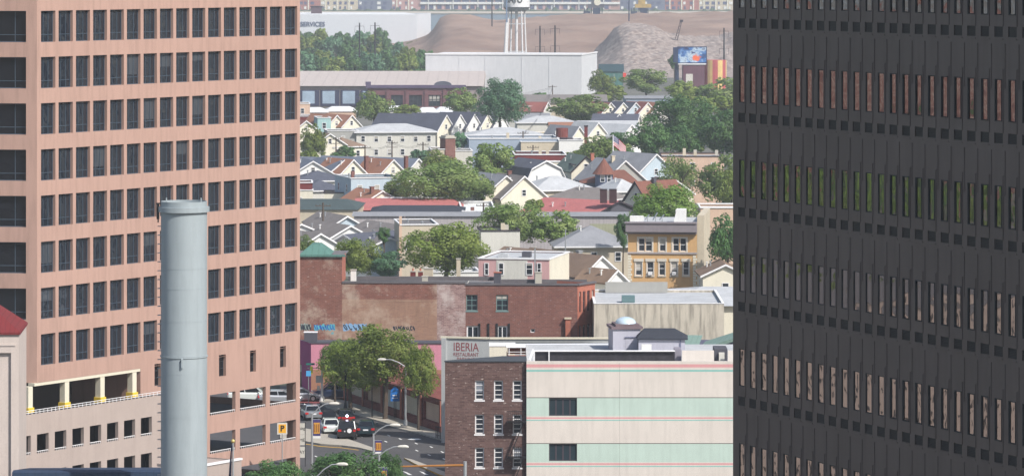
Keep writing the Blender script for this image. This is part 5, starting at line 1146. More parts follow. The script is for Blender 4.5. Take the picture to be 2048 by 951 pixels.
D = 1343.0; B = XD(851, D); ya = 0; wb = thing('white_warehouse', 'huge plain white metal warehouse with faint panel joints below the water tower', 'warehouse', (B.x, B.y, 0), R(-10)); F = Fac(B, R(-10)); w = F.u(1163); zt = F.z(1000, 110)
wh = plain('white_blue_metal_siding', S(222, 224, 228, .82), var=.03, lines=('X', 1.1, .12), streak=.12); m.box(0, w, 0, 34, 0, zt, skip='td')
for px in (918, 970, 1043, 1098): u_ = F.u(px); m.box(u_, u_ + .3, -.1, -.01, 0, zt - .3)
m.build('wall', wh, wb); m = MB(); m.face(((0, 0, zt), (w, 0, zt), (w, 34, zt), (0, 34, zt))); m.build('roof', M['r_white'], wb); m = MB(); m.box(-.2, w + .2, -.25, .1, zt + .01, zt + .5); m.box(w - .1, w + .2, .1, 34, zt + .01, zt + .5); m.build('coping', M['trim'], wb)
D = 2100.0; B = XD(480, D); ws_ = thing('far_warehouse', 'long white warehouse with dark lettering, far off at the upper left', 'warehouse', (B.x, B.y, 0), R(-6)); F = Fac(B, R(-6)); w = F.u(833); z0, z1 = F.z(600, 29), F.z(833, 33)
m = MB(); m.box(0, w, 0, 60, 0, z0, skip='td'); m.build('wall', plain('far_white_siding', S(226, 230, 236, .85), var=.02, streak=.04), ws_); m = MB(); m.face(((0, 0, z0), (w, 0, z0), (w - 14, 60, z0 + .2), (0, 60, z0 + .2))); m.build('roof', M['r_white'], ws_)
text(ws_, '& SERVICES', 3.4, (F.u(620), -.3, F.z(620, 49)), (R(90), 0, 0), plain('dark_blue_lettering', S(70, 84, 120), streak=0), width=F.u(650) - F.u(590), bold=.06)
# mound of earth and heap of rubble as real terrain
def heap(name, X0, X1, Y0, Y1, fn, nx, ny, mat_, label=None):
    m = MB(); V = [[(X0 + (X1 - X0) * i / nx, Y0 + (Y1 - Y0) * j / ny) for i in range(nx + 1)] for j in range(ny + 1)]
    me = bpy.data.meshes.new(name); vs = [(x, y, fn(x, y)) for row in V for x, y in row]; fs = [(j * (nx + 1) + i, j * (nx + 1) + i + 1, (j + 1) * (nx + 1) + i + 1, (j + 1) * (nx + 1) + i) for j in range(ny) for i in range(nx)]
    me.from_pydata(vs, [], fs); me.materials.append(mat_)
    for p in me.polygons: p.use_smooth = True
    o = bpy.data.objects.new(name, me); COL.objects.link(o); o['kind'] = 'structure'; return o
from mathutils import noise as mn
def N(x, y, s, o=0): return mn.noise(Vector((x * s, y * s, o)))
def ss(a, b, x): t = max(0, min(1, (x - a) / (b - a))); return t * t * (3 - 2 * t)
def crest(px):                                   # crest row of the mound in the photo, by column
    P = [(780, 96), (800, 92), (850, 80), (868, 62), (880, 42), (900, 37), (930, 37), (960, 42), (1000, 45), (1050, 40), (1100, 36), (1150, 34), (1300, 33), (1400, 31), (1600, 30)]
    for (a, ya_), (b, yb_) in zip(P, P[1:]):
        if a <= px <= b: return ya_ + (yb_ - ya_) * (px - a) / (b - a)
    return 96 if px < 780 else 30
def mound(x, y):
    px = CX + x / min(y, 1990) * FPX; top = max(0, ZD(crest(px), 1980)); base = ss(1640, 1960, y) * (1 - ss(2010, 2300, y))
    return top * base + (N(x, y, .02) * 1.6 + N(x, y, .06, 3) * 1.0 + abs(N(x, y, .12, 8)) * 1.8) * min(1, base * 3) * min(1, top / 6) - .3 * (1 - min(1, base * 50))
dirt = NT('brown_earth'); dn = dirt.noise(dirt.mapped(), .02, 6); d2 = dirt.noise(dirt.mapped(scale=(.05, .3, .3)), 1, 5)
dirt.link(dirt.mix(dirt.ramp(d2, [(.45, (0, 0, 0)), (.75, (.5,) * 3)]), dirt.ramp(dn, [(.35, S(136, 112, 100, .78)), (.65, S(176, 150, 134, .78))]), S(140, 110, 98, .8)), dirt.b.inputs['Base Color']); dirt.b.inputs['Roughness'].default_value = 1
heap('earth_mound', -70, 330, 1580, 2320, mound, 130, 150, dirt.m)
grv = NT('rubble'); v = grv.new('ShaderNodeTexVoronoi'); v.inputs['Scale'].default_value = .55; grv.link(grv.mapped(), v.inputs['Vector'])
grv.link(grv.mix(grv.ramp(grv.noise(grv.mapped(), .35, 6, .85), [(.35, (0, 0, 0)), (.65, (.8,) * 3)]), grv.ramp(v.outputs['Distance'], [(0, S(196, 184, 176, .8)), (.7, S(104, 92, 88, .8))]), S(176, 160, 152, .85)), grv.b.inputs['Base Color']); grv.b.inputs['Roughness'].default_value = 1
def rub(x, y):
    px = CX + x / 1700 * FPX; P = [(1150, 132), (1180, 120), (1205, 92), (1235, 56), (1255, 49), (1300, 53), (1345, 70), (1400, 78), (1440, 76), (1475, 66), (1520, 66), (1560, 90)]
    c = 132
    for (a, ya_), (b, yb_) in zip(P, P[1:]):
        if a <= px <= b: c = ya_ + (yb_ - ya_) * (px - a) / (b - a)
    top = max(0, ZD(c, 1700)); base = ss(1520, 1690, y) * (1 - ss(1720, 1860, y))
    return top * base + (N(x, y, .08) * .9 + N(x, y, .25, 5) * .8 + N(x, y, .6, 9) * .5) * min(1, base * 4) * min(1, top / 4) - .4 * (1 - min(1, base * 50))
heap('rubble_heap', 20, 120, 1500, 1870, rub, 150, 220, grv.m)
# water tower
D = 1450.0; B = XD(1033, D); wt_ = thing('water_tower', 'white steel water tower on tall legs rising behind the white warehouse', 'water tower', (B.x, B.y, 0), R(12)); S_ = FPX / D; wm = plain('white_tower_steel', S(236, 236, 238), var=.04, rough=.5)
zb = ZD(13, D); r_ = 26 / S_
m = MB()
m.cyl(0, 0, zb - .2, zb + 5.6, r_, n=28); m.cyl(0, 0, zb + 5.6, zb + 8, r_, .4, 28); m.build('tank', wm, wt_, smooth=True)
m = MB(); m.cyl(0, 0, zb - 1.9, zb - .22, r_ * .7, r_ + .3, 28); m.build('tank_floor', M['metal_g'], wt_)
text(wt_, 'BAYO', 3.0, (-2.0, -r_ - .12, zb + 2.3), (R(90), 0, 0), M['black'], width=6.2, bold=.08)
for a_ in (20, 110, 200, 290):
    a_ = R(a_); m = MB(); c_, s_ = math.cos(a_), math.sin(a_); m.tube([(c_ * 4.6, s_ * 4.6, 0), (c_ * 3.4, s_ * 3.4, zb - 1.7)], [.36, .26], 8); m.build('leg', wm, wt_)
m = MB(); m.cyl(0, 0, 0, zb - .9, .5, n=10); m.build('riser_pipe', wm, wt_)
m = MB(); P = [(math.cos(R(a_)), math.sin(R(a_))) for a_ in (20, 110, 200, 290)]
for zz in (12, 22):
    q = 4.6 - 1.2 * zz / zb
    for i in range(4): m.beam((P[i][0] * q, P[i][1] * q, zz), (P[(i + 1) % 4][0] * q, P[(i + 1) % 4][1] * q, zz), .2, .2)
m.build('brace', wm, wt_)
B = XD(1012, 1440); mp = thing('white_mast', 'plain white steel pipe stack left of the water tower legs', 'mast', (B.x, B.y, 0), 0); m = MB(); m.tube([(-.8, 0, 0), (.2, 0, ZD(45, 1440))], [.7, .45], 10); m.build('shaft', wm, mp); m = MB(); m.cyl(.2, 0, ZD(45, 1440), ZD(-8, 1440), .25, n=8); m.build('upper_mast', plain('blue_grey_mast', S(130, 150, 180)), mp)
# transmission poles
tl = ['steel transmission pole before the far trees, left of the pair at upper left', 'steel transmission pole before the far trees, right of the pair at upper left', 'transmission pole standing before the earth mound, left of the middle pair', 'transmission pole standing before the earth mound, right of the middle pair', 'transmission pole at far right beside the dark tower', 'tall thin mast reaching out of view left of the water tower', 'tall dark pole between the shore cranes']
for i, (px, yt, yb, cr_) in enumerate(((719, 46, 138, 1), (750, 45, 140, 1), (1080, 52, 128, 1), (1110, 51, 130, 1), (1448, 56, 160, 1), (984, -6, 60, 0), (1258, -20, 60, 0))):
    D = 1460.0 if cr_ else 1900.0; B = XD(px, D); o = thing('transmission_pole', tl[i], 'utility pole', (B.x, B.y, 0), 0, 'far transmission poles')
    zt = ZD(yt, D); m = MB(); m.cyl(0, 0, 0, zt, .36, .24, 8); m.build('shaft', M['black'] if i != 6 else plain('navy_steel', S(40, 56, 84)), o)
    if cr_:
        m = MB()
        for q in (1.2, 7.5):
            m.beam((-1.7, 0, zt - q), (1.7, 0, zt - q), .12, .12)
            for s_ in (-1.6, 1.6): m.beam((s_, 0, zt - q), (s_ * 1.1, 0, zt - q - 2.2), .1, .1)
        m.build('crossarm', M['darktrim'], o)
# billboard
D = 1380.0; B = XD(1348, D); bl = thing('billboard', 'roadside billboard on a post with a blue picture and an orange blaze', 'billboard', (B.x, B.y, 0), 0); F = Fac(B, 0)
a, b, z0, z1 = F.u(1356), F.u(1412), F.z(1380, 125), F.z(1380, 95)
t = NT('poster_print'); n1 = t.noise(t.mapped(scale=(.35, .35, .5)), 1.0, 4); c = t.ramp(n1, [(.35, S(28, 40, 90)), (.48, S(60, 120, 190)), (.58, S(200, 220, 235)), (.66, S(40, 60, 120))])
sp = t.new('ShaderNodeVectorMath', operation='DISTANCE'); t.link(t.tc.outputs['Object'], sp.inputs[0]); sp.inputs[1].default_value = ((a + b) / 2 + 1.2, -.5, z0 + 1.7)
dv = t.new('ShaderNodeMath', operation='DIVIDE'); t.link(sp.outputs['Value'], dv.inputs[0]); dv.inputs[1].default_value = 4.5
ad = t.new('ShaderNodeMath', operation='MULTIPLY_ADD'); t.link(n1, ad.inputs[0]); ad.inputs[1].default_value = 1.2; ad.inputs[2].default_value = -.6; a2 = t.new('ShaderNodeMath', operation='ADD'); t.link(dv.outputs[0], a2.inputs[0]); t.link(ad.outputs[0], a2.inputs[1])
t.link(t.mix(t.ramp(a2.outputs[0], [(.24, (1, 1, 1)), (.34, (0, 0, 0))]), c, S(250, 110, 50)), t.b.inputs['Base Color'])
m = MB(); m.face(((a, -.5, z0), (b, -.5, z0), (b, -.5, z1), (a, -.5, z1))); m.build('poster', t.m, bl)
m = MB(); m.box(a - .3, b + .3, -.45, .3, z0 - .3, z1 + .3); m.box(a - 1.6, a - .31, -.4, 3, z0, z1); m.build('panel', plain('navy_panel', S(44, 58, 92)), bl); m = MB(); m.box(a, b, -1.2, -.5, z0 - .7, z0 - .35); m.build('catwalk', M['trim'], bl)
m = MB(); m.cyl((a) - .4, 1, 0, z0 - .3, .75, n=12); m.build('post', plain('navy_steel', S(40, 56, 84)), bl)
B = XD(1412, 1400); si = thing('striped_tank', 'round storage tank with broad red and tan vertical stripes beside the billboard', 'tank', (B.x + 3, B.y, 0), 0); z1 = ZD(120, 1400)
m = MB()
for k in range(28):
    t0, t1 = 2 * math.pi * k / 28, 2 * math.pi * (k + 1) / 28; r_ = 4.2; m.face(((r_ * math.cos(t0), r_ * math.sin(t0), 0), (r_ * math.cos(t1), r_ * math.sin(t1), 0), (r_ * math.cos(t1), r_ * math.sin(t1), z1), (r_ * math.cos(t0), r_ * math.sin(t0), z1)), (k // 2) % 2)
m.face([(4.2 * math.cos(2 * math.pi * k / 28), 4.2 * math.sin(2 * math.pi * k / 28), z1) for k in range(28)], 0); m.build('shell', [plain('faded_red_tank', S(190, 92, 96)), plain('tan_tank', S(226, 196, 130))], si)
B = XD(1366, 1395); pt = thing('plum_building', 'dark plum-coloured block beneath the billboard', 'building', (B.x, B.y, 0), 0); m = MB(); m.box(0, 7.5, 0, 8, 0, ZD(131, 1395), skip='t'); m.build('wall', plain('plum_wall', S(110, 72, 86), lines=('X', 1.6, .4)), pt); m = MB(); m.box(-.1, 7.6, -.1, 8.1, ZD(131, 1395) + .01, ZD(131, 1395) + .3); m.build('roof', M['darkgrey'], pt)
m = MB(); m.box(1, 3.4, -.1, -.02, 0, 5.5); m.build('door', M['offwhite'], pt)
# lattice crane boom
B = XD(1346, 1650); cr2 = thing('crawler_crane', 'dark lattice crane boom leaning right above the billboard', 'crane', (B.x, B.y, 0), 0); b0, b1 = Vector((-1, 0, 3)), Vector(((1362 - 1346) / FPX * 1650, 0, ZD(43, 1650)))
m = MB(); d_ = (b1 - b0).normalized(); s_ = Vector((d_.z, 0, -d_.x)) * .75
for q in (-1, 1):
    for y_ in (-.7, .7): m.beam(b0 + s_ * q + Vector((0, y_, 0)), b1 + s_ * q * .4 + Vector((0, y_ * .4, 0)), .22, .22)
L_ = (b1 - b0).length; n = 12
for i in range(n):
    q = 1 if i % 2 else -1; f0, f1 = 1 - .6 * i / n, 1 - .6 * (i + 1) / n; m.beam(b0 + d_ * L_ * i / n + s_ * q * f0 + Vector((0, -.7 * f0, 0)), b0 + d_ * L_ * (i + 1) / n - s_ * q * f1 + Vector((0, -.7 * f1, 0)), .16, .16)
m.box(b1.x - .5, b1.x + .9, -.4, .4, b1.z - .3, b1.z + .7); m.build('boom', M['darktrim'], cr2)
m = MB(); m.box(-3, 3, -1.8, 1.8, 1.2, 3.6); m.box(-.5, 1.6, -1.9, -.2, 3.6, 5); m.build('cab', M['darkgrey'], cr2)
for y_ in (-2.2, 1.4): m = MB(); m.box(-3.2, 3.2, y_, y_ + .8, .0, 1.2); m.build('crawler_track', M['black'], cr2)
# sheds and vehicles at the foot of the rubble
B = XD(1200, 1440); gs_ = thing('green_shed', 'low dark green yard shed right of the white warehouse', 'shed', (B.x, B.y, 0), 0); F = Fac(B, 0); w = F.u(1246); m = MB(); m.box(0, w, 0, 10, 0, 5.0, skip='t'); m.build('wall', plain('teal_green_wall', S(80, 128, 120), lines=('X', 2, .5)), gs_); m = MB(); m.face(((-.4, -.4, 5), (w + .4, -.4, 5), (w + .4, 5, 7.6), (-.4, 5, 7.6))); m.face(((-.4, 5, 7.6), (w + .4, 5, 7.6), (w + .4, 10.4, 5), (-.4, 10.4, 5))); m.build('roof', plain('dark_green_roof', S(48, 76, 84)), gs_)
B = G(1218, 166); lorry = thing('red_trailer', 'bright red box trailer parked at the foot of the rubble heap', 'trailer', (B.x, B.y, 0), R(8)); m = MB(); m.box(0, 6.4, 0, 2.5, 1.0, 3.6); m.build('box', plain('bright_red_paint', S(232, 76, 62)), lorry)
for x_ in (1.2, 5.2): m = MB(); m.tube([(x_, -.05, .5), (x_, 2.5, .5)], .5, 10); m.build('wheel', M['black'], lorry)
# ---------------------------------------------------------------- far shore blocks
tlr = random.Random(4)
sb = [('brick_apartments', 'brick-red block at the far left of the opposite shore', 560, 641, 'brown_a', 17), ('pale_apartments', 'cream and white townhouses on the opposite shore, left', 641, 716, 'pale', 17), ('slate_apartments', 'slate-blue roofed apartment block on the opposite shore', 716, 784, 'slate', 16), ('pink_townhouses', 'row of small pink and white townhouses on the opposite shore, left of the long terrace', 784, 840, 'pinkw', 15), ('long_terrace', 'long white and brick terrace on the opposite shore left of the water tower', 840, 1020, 'terr', 16), ('long_terrace', 'long white and brick terrace on the opposite shore right of the water tower', 1042, 1240, 'terr', 16), ('grey_block', 'grey block with dark balconies on the opposite shore behind the shore cranes', 1240, 1330, 'slate', 16), ('brick_apartments', 'red brick block with pale quoins on the far right of the opposite shore', 1330, 1398, 'brown_a', 17), ('pale_apartments', 'pale apartment block at the right end of the opposite shore', 1398, 1520, 'pale', 15)]
cols_ = dict(brown_a=(178, 110, 96), pale=(214, 200, 176), slate=(110, 116, 140), pinkw=(196, 150, 146), terr=(186, 146, 136))
for nm, lb, a, b, kk, h_ in sb:
    D = 3390.0; B = XD(a, D); o = thing(nm, lb, 'apartments', (B.x, B.y, 0), 0, 'buildings along the opposite shore'); F = Fac(B, 0); w = F.u(b); m = MB(); m.box(0, w, 0, 14, 0, h_, skip='td'); m.build('wall', plain('shore_' + kk, S(*cols_[kk]), var=.08), o)
    m = MB(); m.face(((0, 0, h_), (w, 0, h_), (w, 7, h_ + 4), (0, 7, h_ + 4))); m.face(((0, 7, h_ + 4), (w, 7, h_ + 4), (w, 14, h_), (0, 14, h_))); m.build('roof', M['r_dark'], o)
    if kk == 'terr':
        m = MB(); m.box(.2, w - .2, -1.6, -.05, 5.2, 7.0); m.box(.2, w - .2, -1.6, -.05, 9.8, 11.4); m.build('balcony', M['white'], o)
        n = int(w / 7)
        for i in range(n):
            x_ = .8 + i * 7; m = MB(); m.box(x_, x_ + 3.4, -.3, -.01, 1.2, 4.6); m.build('window', plain('navy_pane', S(74, 80, 120), streak=0), o); m = MB(); m.box(x_ + 3.6, x_ + 5.4, -.3, -.01, .6, 4.4); m.build('door', M['white'] if i % 2 else M['rose'], o)
            m = MB(); m.box(x_, x_ + 5.6, -.3, -.01, 7.1, 9.6); m.build('window', plain('navy_pane', S(74, 80, 120), streak=0), o)
            if i % 3 == 0: m = MB(); m.box(x_ + 6, x_ + 6.6, -2, -.1, 0, 13); m.build('downpipe', M['white'], o)
    else:
        n = int(w / 5)
        for i in range(n):
            for z_ in (1, 5, 9, 13):
                x_ = .8 + i * 5 + tlr.uniform(-.6, .6); m = MB(); m.box(x_, x_ + tlr.choice((1.4, 2.0, 3.0)), -.3, -.01, z_, z_ + 2.3); m.build('window', tlr.choice([plain('navy_pane', S(74, 80, 120), streak=0), plain('navy_pane', S(74, 80, 120)), M['white']]), o)
        if kk != 'slate':
            for i in range(0, n, 2): m = MB(); x_ = 3.6 + i * 5; m.box(x_, x_ + 1.0, -.6, -.02, 0, h_); m.build('pilaster', M['cream'], o)
hdg = MB()
for i in range(60):
    x_ = -260 + i * 9.3 + tlr.uniform(-3, 3); hdg.cyl(x_, 3330 + tlr.uniform(-6, 6), 0, tlr.uniform(1.2, 3.4), tlr.uniform(2, 5), .8, 7)
hdg.build('shore_scrub', plain('shore_scrub_green', (.05, .08, .04), var=.3, streak=0), kind='stuff', label='dark green scrub along the opposite shore', category='scrub')
# shore machines on the bank
for (px, lb, kk) in ((1186, 'dark dredging machine on the near bank, left of the two, with a round drum', 0), (1280, 'dark dredging machine on the near bank, right of the two, with yellow parts', 1)):
    D = 2330.0; B = XD(px, D); o = thing('dredging_machine', lb, 'machine', (B.x, B.y, 0), 0, 'machines on the near bank'); z0 = 1.0
    nv = plain('navy_steel', S(40, 56, 84)); m = MB(); r = random.Random(px); zt0 = ZD(16, D); zt1 = ZD(-8, D)
    for i in range(6): m.beam((-5 + i * 2, r.uniform(-1, 1), 0), (-5 + i * 2 + r.uniform(-.5, .5), 0, zt0), .5, .5)
    m.box(-5.5, -1.5, -2, 2, 6, zt0 - 2); m.box(0, 4.2, -2, 2, 8, zt0); m.build('frame', nv, o)
    m = MB(); m.box(-3, 6.5, -2.2, 2.2, zt0 + .1, zt0 + 2.2); m.box(-1, 3, -2, 2, zt0 + 2.2, zt1); m.build('deck', M['darkgrey'] if kk == 0 else plain('ochre_machine', S(190, 160, 90), var=.3, scale=.6), o)
    if kk == 0: m = MB(); m.tube([(2.5, -2.6, zt0 + 3.4), (2.5, -2.25, zt0 + 3.4)], 2.0, 16); m.build('drum', M['cream'], o)
    m = MB(); m.beam((6, -1, 1), (12, -1, 1.2), .9, .7); m.build('conveyor', M['offwhite'], o)
D = 2330; B = XD(622, 2120); o = thing('rusty_hopper', 'small rusty dark hopper standing on the far white warehouse edge', 'hopper', (B.x, B.y, 0), 0)
m = MB(); m.box(0, 5.6, 0, 4, 0, ZD(14, 2120)); m.build('bin', plain('rust_dark_bin', S(90, 70, 78)), o); m = MB(); m.box(-.4, 6, -.4, 4.4, ZD(14, 2120) + .01, ZD(14, 2120) + .5); m.build('rim', M['darktrim'], o)
# ================================================================ blocks out of view, put in for the tower windows to mirror
def off(name, label, x, y, w, d, h, wm, cat='building', yaw=0, roofm_=None):
    o = thing(name, label, cat, (x, y, 0), R(yaw)); m = MB(); ops = []
    z = 2.5
    while z < h - 2.5: 
        u = 2.0
        while u < w - 2.5: ops.append((u, u + 1.8, z, z + 1.8)); u += 4.5
        z += 3.8
    m.wall((0, 0), (1, 0), w, 0, h, ops, .3); m.face(((w, 0, 0), (w, d, 0), (w, d, h), (w, 0, h))); m.face(((0, d, 0), (0, 0, 0), (0, 0, h), (0, d, h))); m.face(((w, d, 0), (0, d, 0), (0, d, h), (w, d, h)))
    m.build('wall', wm, o); m = MB()
    for a, b, c, e in ops: m.face(((a, .28, c), (b, .28, c), (b, .28, e), (a, .28, e)))
    m.build('window_grid', M['glass'], o, kind='stuff'); m = MB(); m.box(-.2, w + .2, -.2, d + .2, h + .01, h + .5); m.build('roof', roofm_ or M['tar'], o); return o
off('beige_office_block', 'beige office block out of view to the left', -230, 232, 150, 40, 17, M['beige_pink'], yaw=18)
off('red_brick_block', 'red brick block out of view far to the left', -560, 470, 190, 40, 34, M['brick_red'], yaw=40)
off('orange_brick_block', 'orange brick block out of view far to the left', -420, 560, 90, 40, 30, M['salmon'], yaw=40)
off('dark_reflection_slab', 'dark grey slab block out of view to the right', 118, 380, 70, 30, 62, M['darkgrey'], yaw=-70)  # unseen slab added so the pink tower glass mirrors something dark
off('bright_reflection_slab', 'pale slab block out of view further right', 150, 300, 60, 30, 40, M['white'], yaw=-70)  # unseen white slab added to give that glass bright reflections
# ================================================================ trees
def leafmat(name, c1, c2, c3):
    t = NT(name); n = t.noise(t.mapped(), .9, 3); nf = t.noise(t.mapped(), 6.0, 2); oi = t.new('ShaderNodeObjectInfo')
    c = t.ramp(n, [(.32, c1), (.5, c2), (.68, c3)]); c = t.mix(t.ramp(nf, [(.35, (0, 0, 0)), (.7, (.5,) * 3)]), c, c1)
    hs = t.new('ShaderNodeHueSaturation'); hs.inputs['Saturation'].default_value = 1.08; mr = t.new('ShaderNodeMapRange'); t.link(oi.outputs['Random'], mr.inputs[0]); mr.inputs[3].default_value = .8; mr.inputs[4].default_value = 1.2
    t.link(mr.outputs[0], hs.inputs['Value']); t.link(c, hs.inputs['Color'])
    t.link(hs.outputs[0], t.b.inputs['Base Color']); t.b.inputs['Roughness'].default_value = .6; t.b.inputs['Specular IOR Level'].default_value = .25
    tr = t.new('ShaderNodeBsdfTranslucent'); t.link(hs.outputs[0], tr.inputs[0]); mx = t.new('ShaderNodeMixShader'); mx.inputs[0].default_value = .35
    t.link(t.b.outputs[0], mx.inputs[1]); t.link(tr.outputs[0], mx.inputs[2]); t.link(mx.outputs[0], t.out.inputs[0]); MATS[name] = t.m; return t.m
LM = dict(mid=leafmat('mid_green_leaves', (0.12, 0.175, 0.045), (0.225, 0.29, 0.08), (0.34, 0.39, 0.135)),
          yel=leafmat('yellow_green_leaves', (0.115, 0.185, 0.06), (0.22, 0.30, 0.105), (0.34, 0.40, 0.17)),
          blu=leafmat('blue_green_leaves', (0.082, 0.174, 0.093), (0.152, 0.279, 0.163), (0.232, 0.383, 0.245)),
          drk=leafmat('dark_green_leaves', (0.051, 0.112, 0.046), (0.105, 0.198, 0.074), (0.174, 0.279, 0.112)),
          bri=leafmat('bright_green_leaves', (0.125, 0.22, 0.05), (0.21, 0.33, 0.085), (0.31, 0.43, 0.14)))
BARK = plain('grey_brown_bark', S(96, 84, 74, .8), var=.2, streak=.2)
def crown_mesh(seed, n, leaf, K=30, dens=1.0):
    r = np.random.default_rng(seed)
    # blobs of foliage carried round an uneven crown, with bare gaps between them
    d = r.normal(size=(K, 3)); d /= np.linalg.norm(d, axis=1)[:, None]
    rad = r.uniform(.40, .92, K); c = d * rad[:, None]; c[:, 2] = c[:, 2] * .9; c[:3] *= .3
    br = r.uniform(.15, .33, K) * (1.15 - .35 * rad)
    w = br ** 2; w /= w.sum(); b = r.choice(K, n, p=w)
    q = r.normal(size=(n, 3)); q[:, 2] += .35; q /= np.linalg.norm(q, axis=1)[:, None]
    rr = r.uniform(.5, 1.12, n) ** .5; p = c[b] + q * (br[b] * rr)[:, None]
    p[:, 2] = np.maximum(p[:, 2], -.92 + r.uniform(0, .15, n))
    nrm = q + r.normal(size=(n, 3)) * .38; nrm /= np.linalg.norm(nrm, axis=1)[:, None]
    t = np.cross(nrm, r.normal(size=(n, 3))); t /= np.linalg.norm(t, axis=1)[:, None]; s = np.cross(nrm, t)
    L = leaf * r.uniform(.6, 1.3, n)[:, None]
    v = np.stack([p - t * L, p + s * L * .6, p + t * L, p - s * L * .6], 1).reshape(-1, 3)
    me = bpy.data.meshes.new('crown'); me.vertices.add(4 * n); me.vertices.foreach_set('co', v.ravel().astype('f'))
    me.loops.add(4 * n); me.loops.foreach_set('vertex_index', np.arange(4 * n, dtype='i')); me.polygons.add(n); me.polygons.foreach_set('loop_start', np.arange(0, 4 * n, 4, dtype='i'))
    me.update(calc_edges=True); me.validate(); return me
CR_FAR = [crown_mesh(s, 3000, .085, K=38) for s in range(5)]
CR_MID = [crown_mesh(s + 20, 5200, .060, K=60) for s in range(5)]
CR_NEAR = [crown_mesh(s + 40, 13000, .036, K=85) for s in range(4)]
CR_THIN = [crown_mesh(s + 60, 4200, .040, K=50) for s in range(3)]
CM = {}
def with_mat(me, m):
    k = (me.name, m.name)
    if k not in CM: c = me.copy(); c.name = 'crown'; c.materials.clear(); c.materials.append(m); CM[k] = c
    return CM[k]
treen = [0]
def tree(x0, x1, yt, yb, ht, kind, label, lod='mid', D=None, name='tree', squash=1.0, group=None, thin=False, cb=None):
    """crown seen between columns x0..x1 and rows yt..yb, its top ht metres up, so it stands at the distance that follows"""
    D = D or Dh(yt, ht); treen[0] += 1; s = D / FPX; W = (x1 - x0) * s; Hc = min((yb - yt) * s, ht - .6) if cb is None else ht - cb
    Hc = max(Hc, 1.2); X = ((x0 + x1) / 2 - CX) * s; o = thing(name, label, 'tree', (X, D, 0), 0, group)
    me = (CR_THIN if thin else {'far': CR_FAR, 'mid': CR_MID, 'near': CR_NEAR}[lod]); me = me[treen[0] % len(me)]
    c = bpy.data.objects.new('crown', with_mat(me, LM[kind])); COL.objects.link(c); c.parent = o; c.location = (0, 0, ht - Hc / 2); c.scale = (W / 2 * 1.05, min(W, Hc * 1.6) / 2, Hc / 2 * 1.05); c.rotation_euler = (0, 0, 0)
    r = random.Random(treen[0]); m = MB(); tr = max(.12, min(.4, W * .035)); zc = ht - Hc * .55
    if zc > .5: m.tube([(0, 0, 0), (r.uniform(-.1, .1), 0, zc * .5), (r.uniform(-.3, .3), 0, zc)], [tr, tr * .8, tr * .6], 7)
    for i in range(6):
        a = i * 1.05 + r.uniform(-.3, .3); l = r.uniform(.3, .42)
        m.tube([(0, 0, zc * r.uniform(.75, .98)), (math.cos(a) * W * l * .5, math.sin(a) * W * l * .4, zc + Hc * .12), (math.cos(a) * W * l, math.sin(a) * W * l * .7, zc + Hc * r.uniform(.2, .38))], [tr * .5, tr * .33, tr * .12], 5)
    m.build('trunk', BARK, o); return o, D
T = tree
# street trees with trunks in view
T(640, 762, 676, 795, 7.8, 'mid', 'leftmost street tree on the pavement, its crown half hiding the traffic signal', 'near', D=Dg(820))
T(690, 850, 646, 778, 9.9, 'mid', 'tallest street tree in the middle of the pavement, behind the curved street lamp', 'near', D=Dg(839))
T(798, 876, 690, 806, 8.7, 'mid', 'rightmost street tree on the pavement beside the grey pillar', 'near', D=Dg(861))
T(640, 700, 690, 775, 7.0, 'yel', 'small street tree just right of the traffic signal, left of the big trees', 'near', D=Dg(806))
T(610, 770, 893, 1010, 8.0, 'drk', 'dark tree at the bottom edge between the two bannered lamps', 'near')
T(748, 812, 897, 1000, 7.5, 'drk', 'dark tree at the bottom edge under the orange mast arm', 'near')
T(480, 620, 918, 1030, 7.0, 'drk', 'dark tree at the foot of the pink tower, bottom edge', 'near')
# front band
T(802, 984, 438, 552, 11.5, 'mid', 'large leafy tree between the tan house and the pink rowhouse', 'near')
T(660, 760, 470, 555, 9.5, 'mid', 'tree behind the green copper roof of the brick warehouse', 'near')
T(735, 812, 500, 556, 7.5, 'blu', 'low bluish tree left of the tan house', 'mid')
T(590, 640, 470, 520, 9.0, 'yel', 'tree touching the pink tower above the green copper roof', 'mid')
T(752, 784, 453, 487, 8.0, 'drk', 'small dark conifer between the white gables and the tan building', 'mid')
T(950, 1090, 398, 492, 11.0, 'yel', 'wide loose tree in front of the grey sheds, right of centre', 'near')
T(1062, 1168, 420, 492, 9.5, 'yel', 'smaller loose tree overlapping the right side of the wide loose tree', 'mid')
T(1255, 1400, 366, 470, 13, 'bri', 'bright green tree behind the ochre apartment house', 'near')
T(1412, 1500, 430, 535, 12, 'drk', 'dark tree between the ochre house and the dark tower', 'mid')
T(1228, 1264, 425, 500, 10, 'drk', 'dark tree squeezed between the grey hipped roof and the ochre house', 'mid')
T(1195, 1222, 548, 575, 4, 'mid', 'small bush before the white gables left of the ochre house', 'mid', name='bush')
T(780, 900, 545, 575, 3.5, 'mid', 'low green bush behind the parapet of the brick warehouse', 'mid', name='bush', D=470)
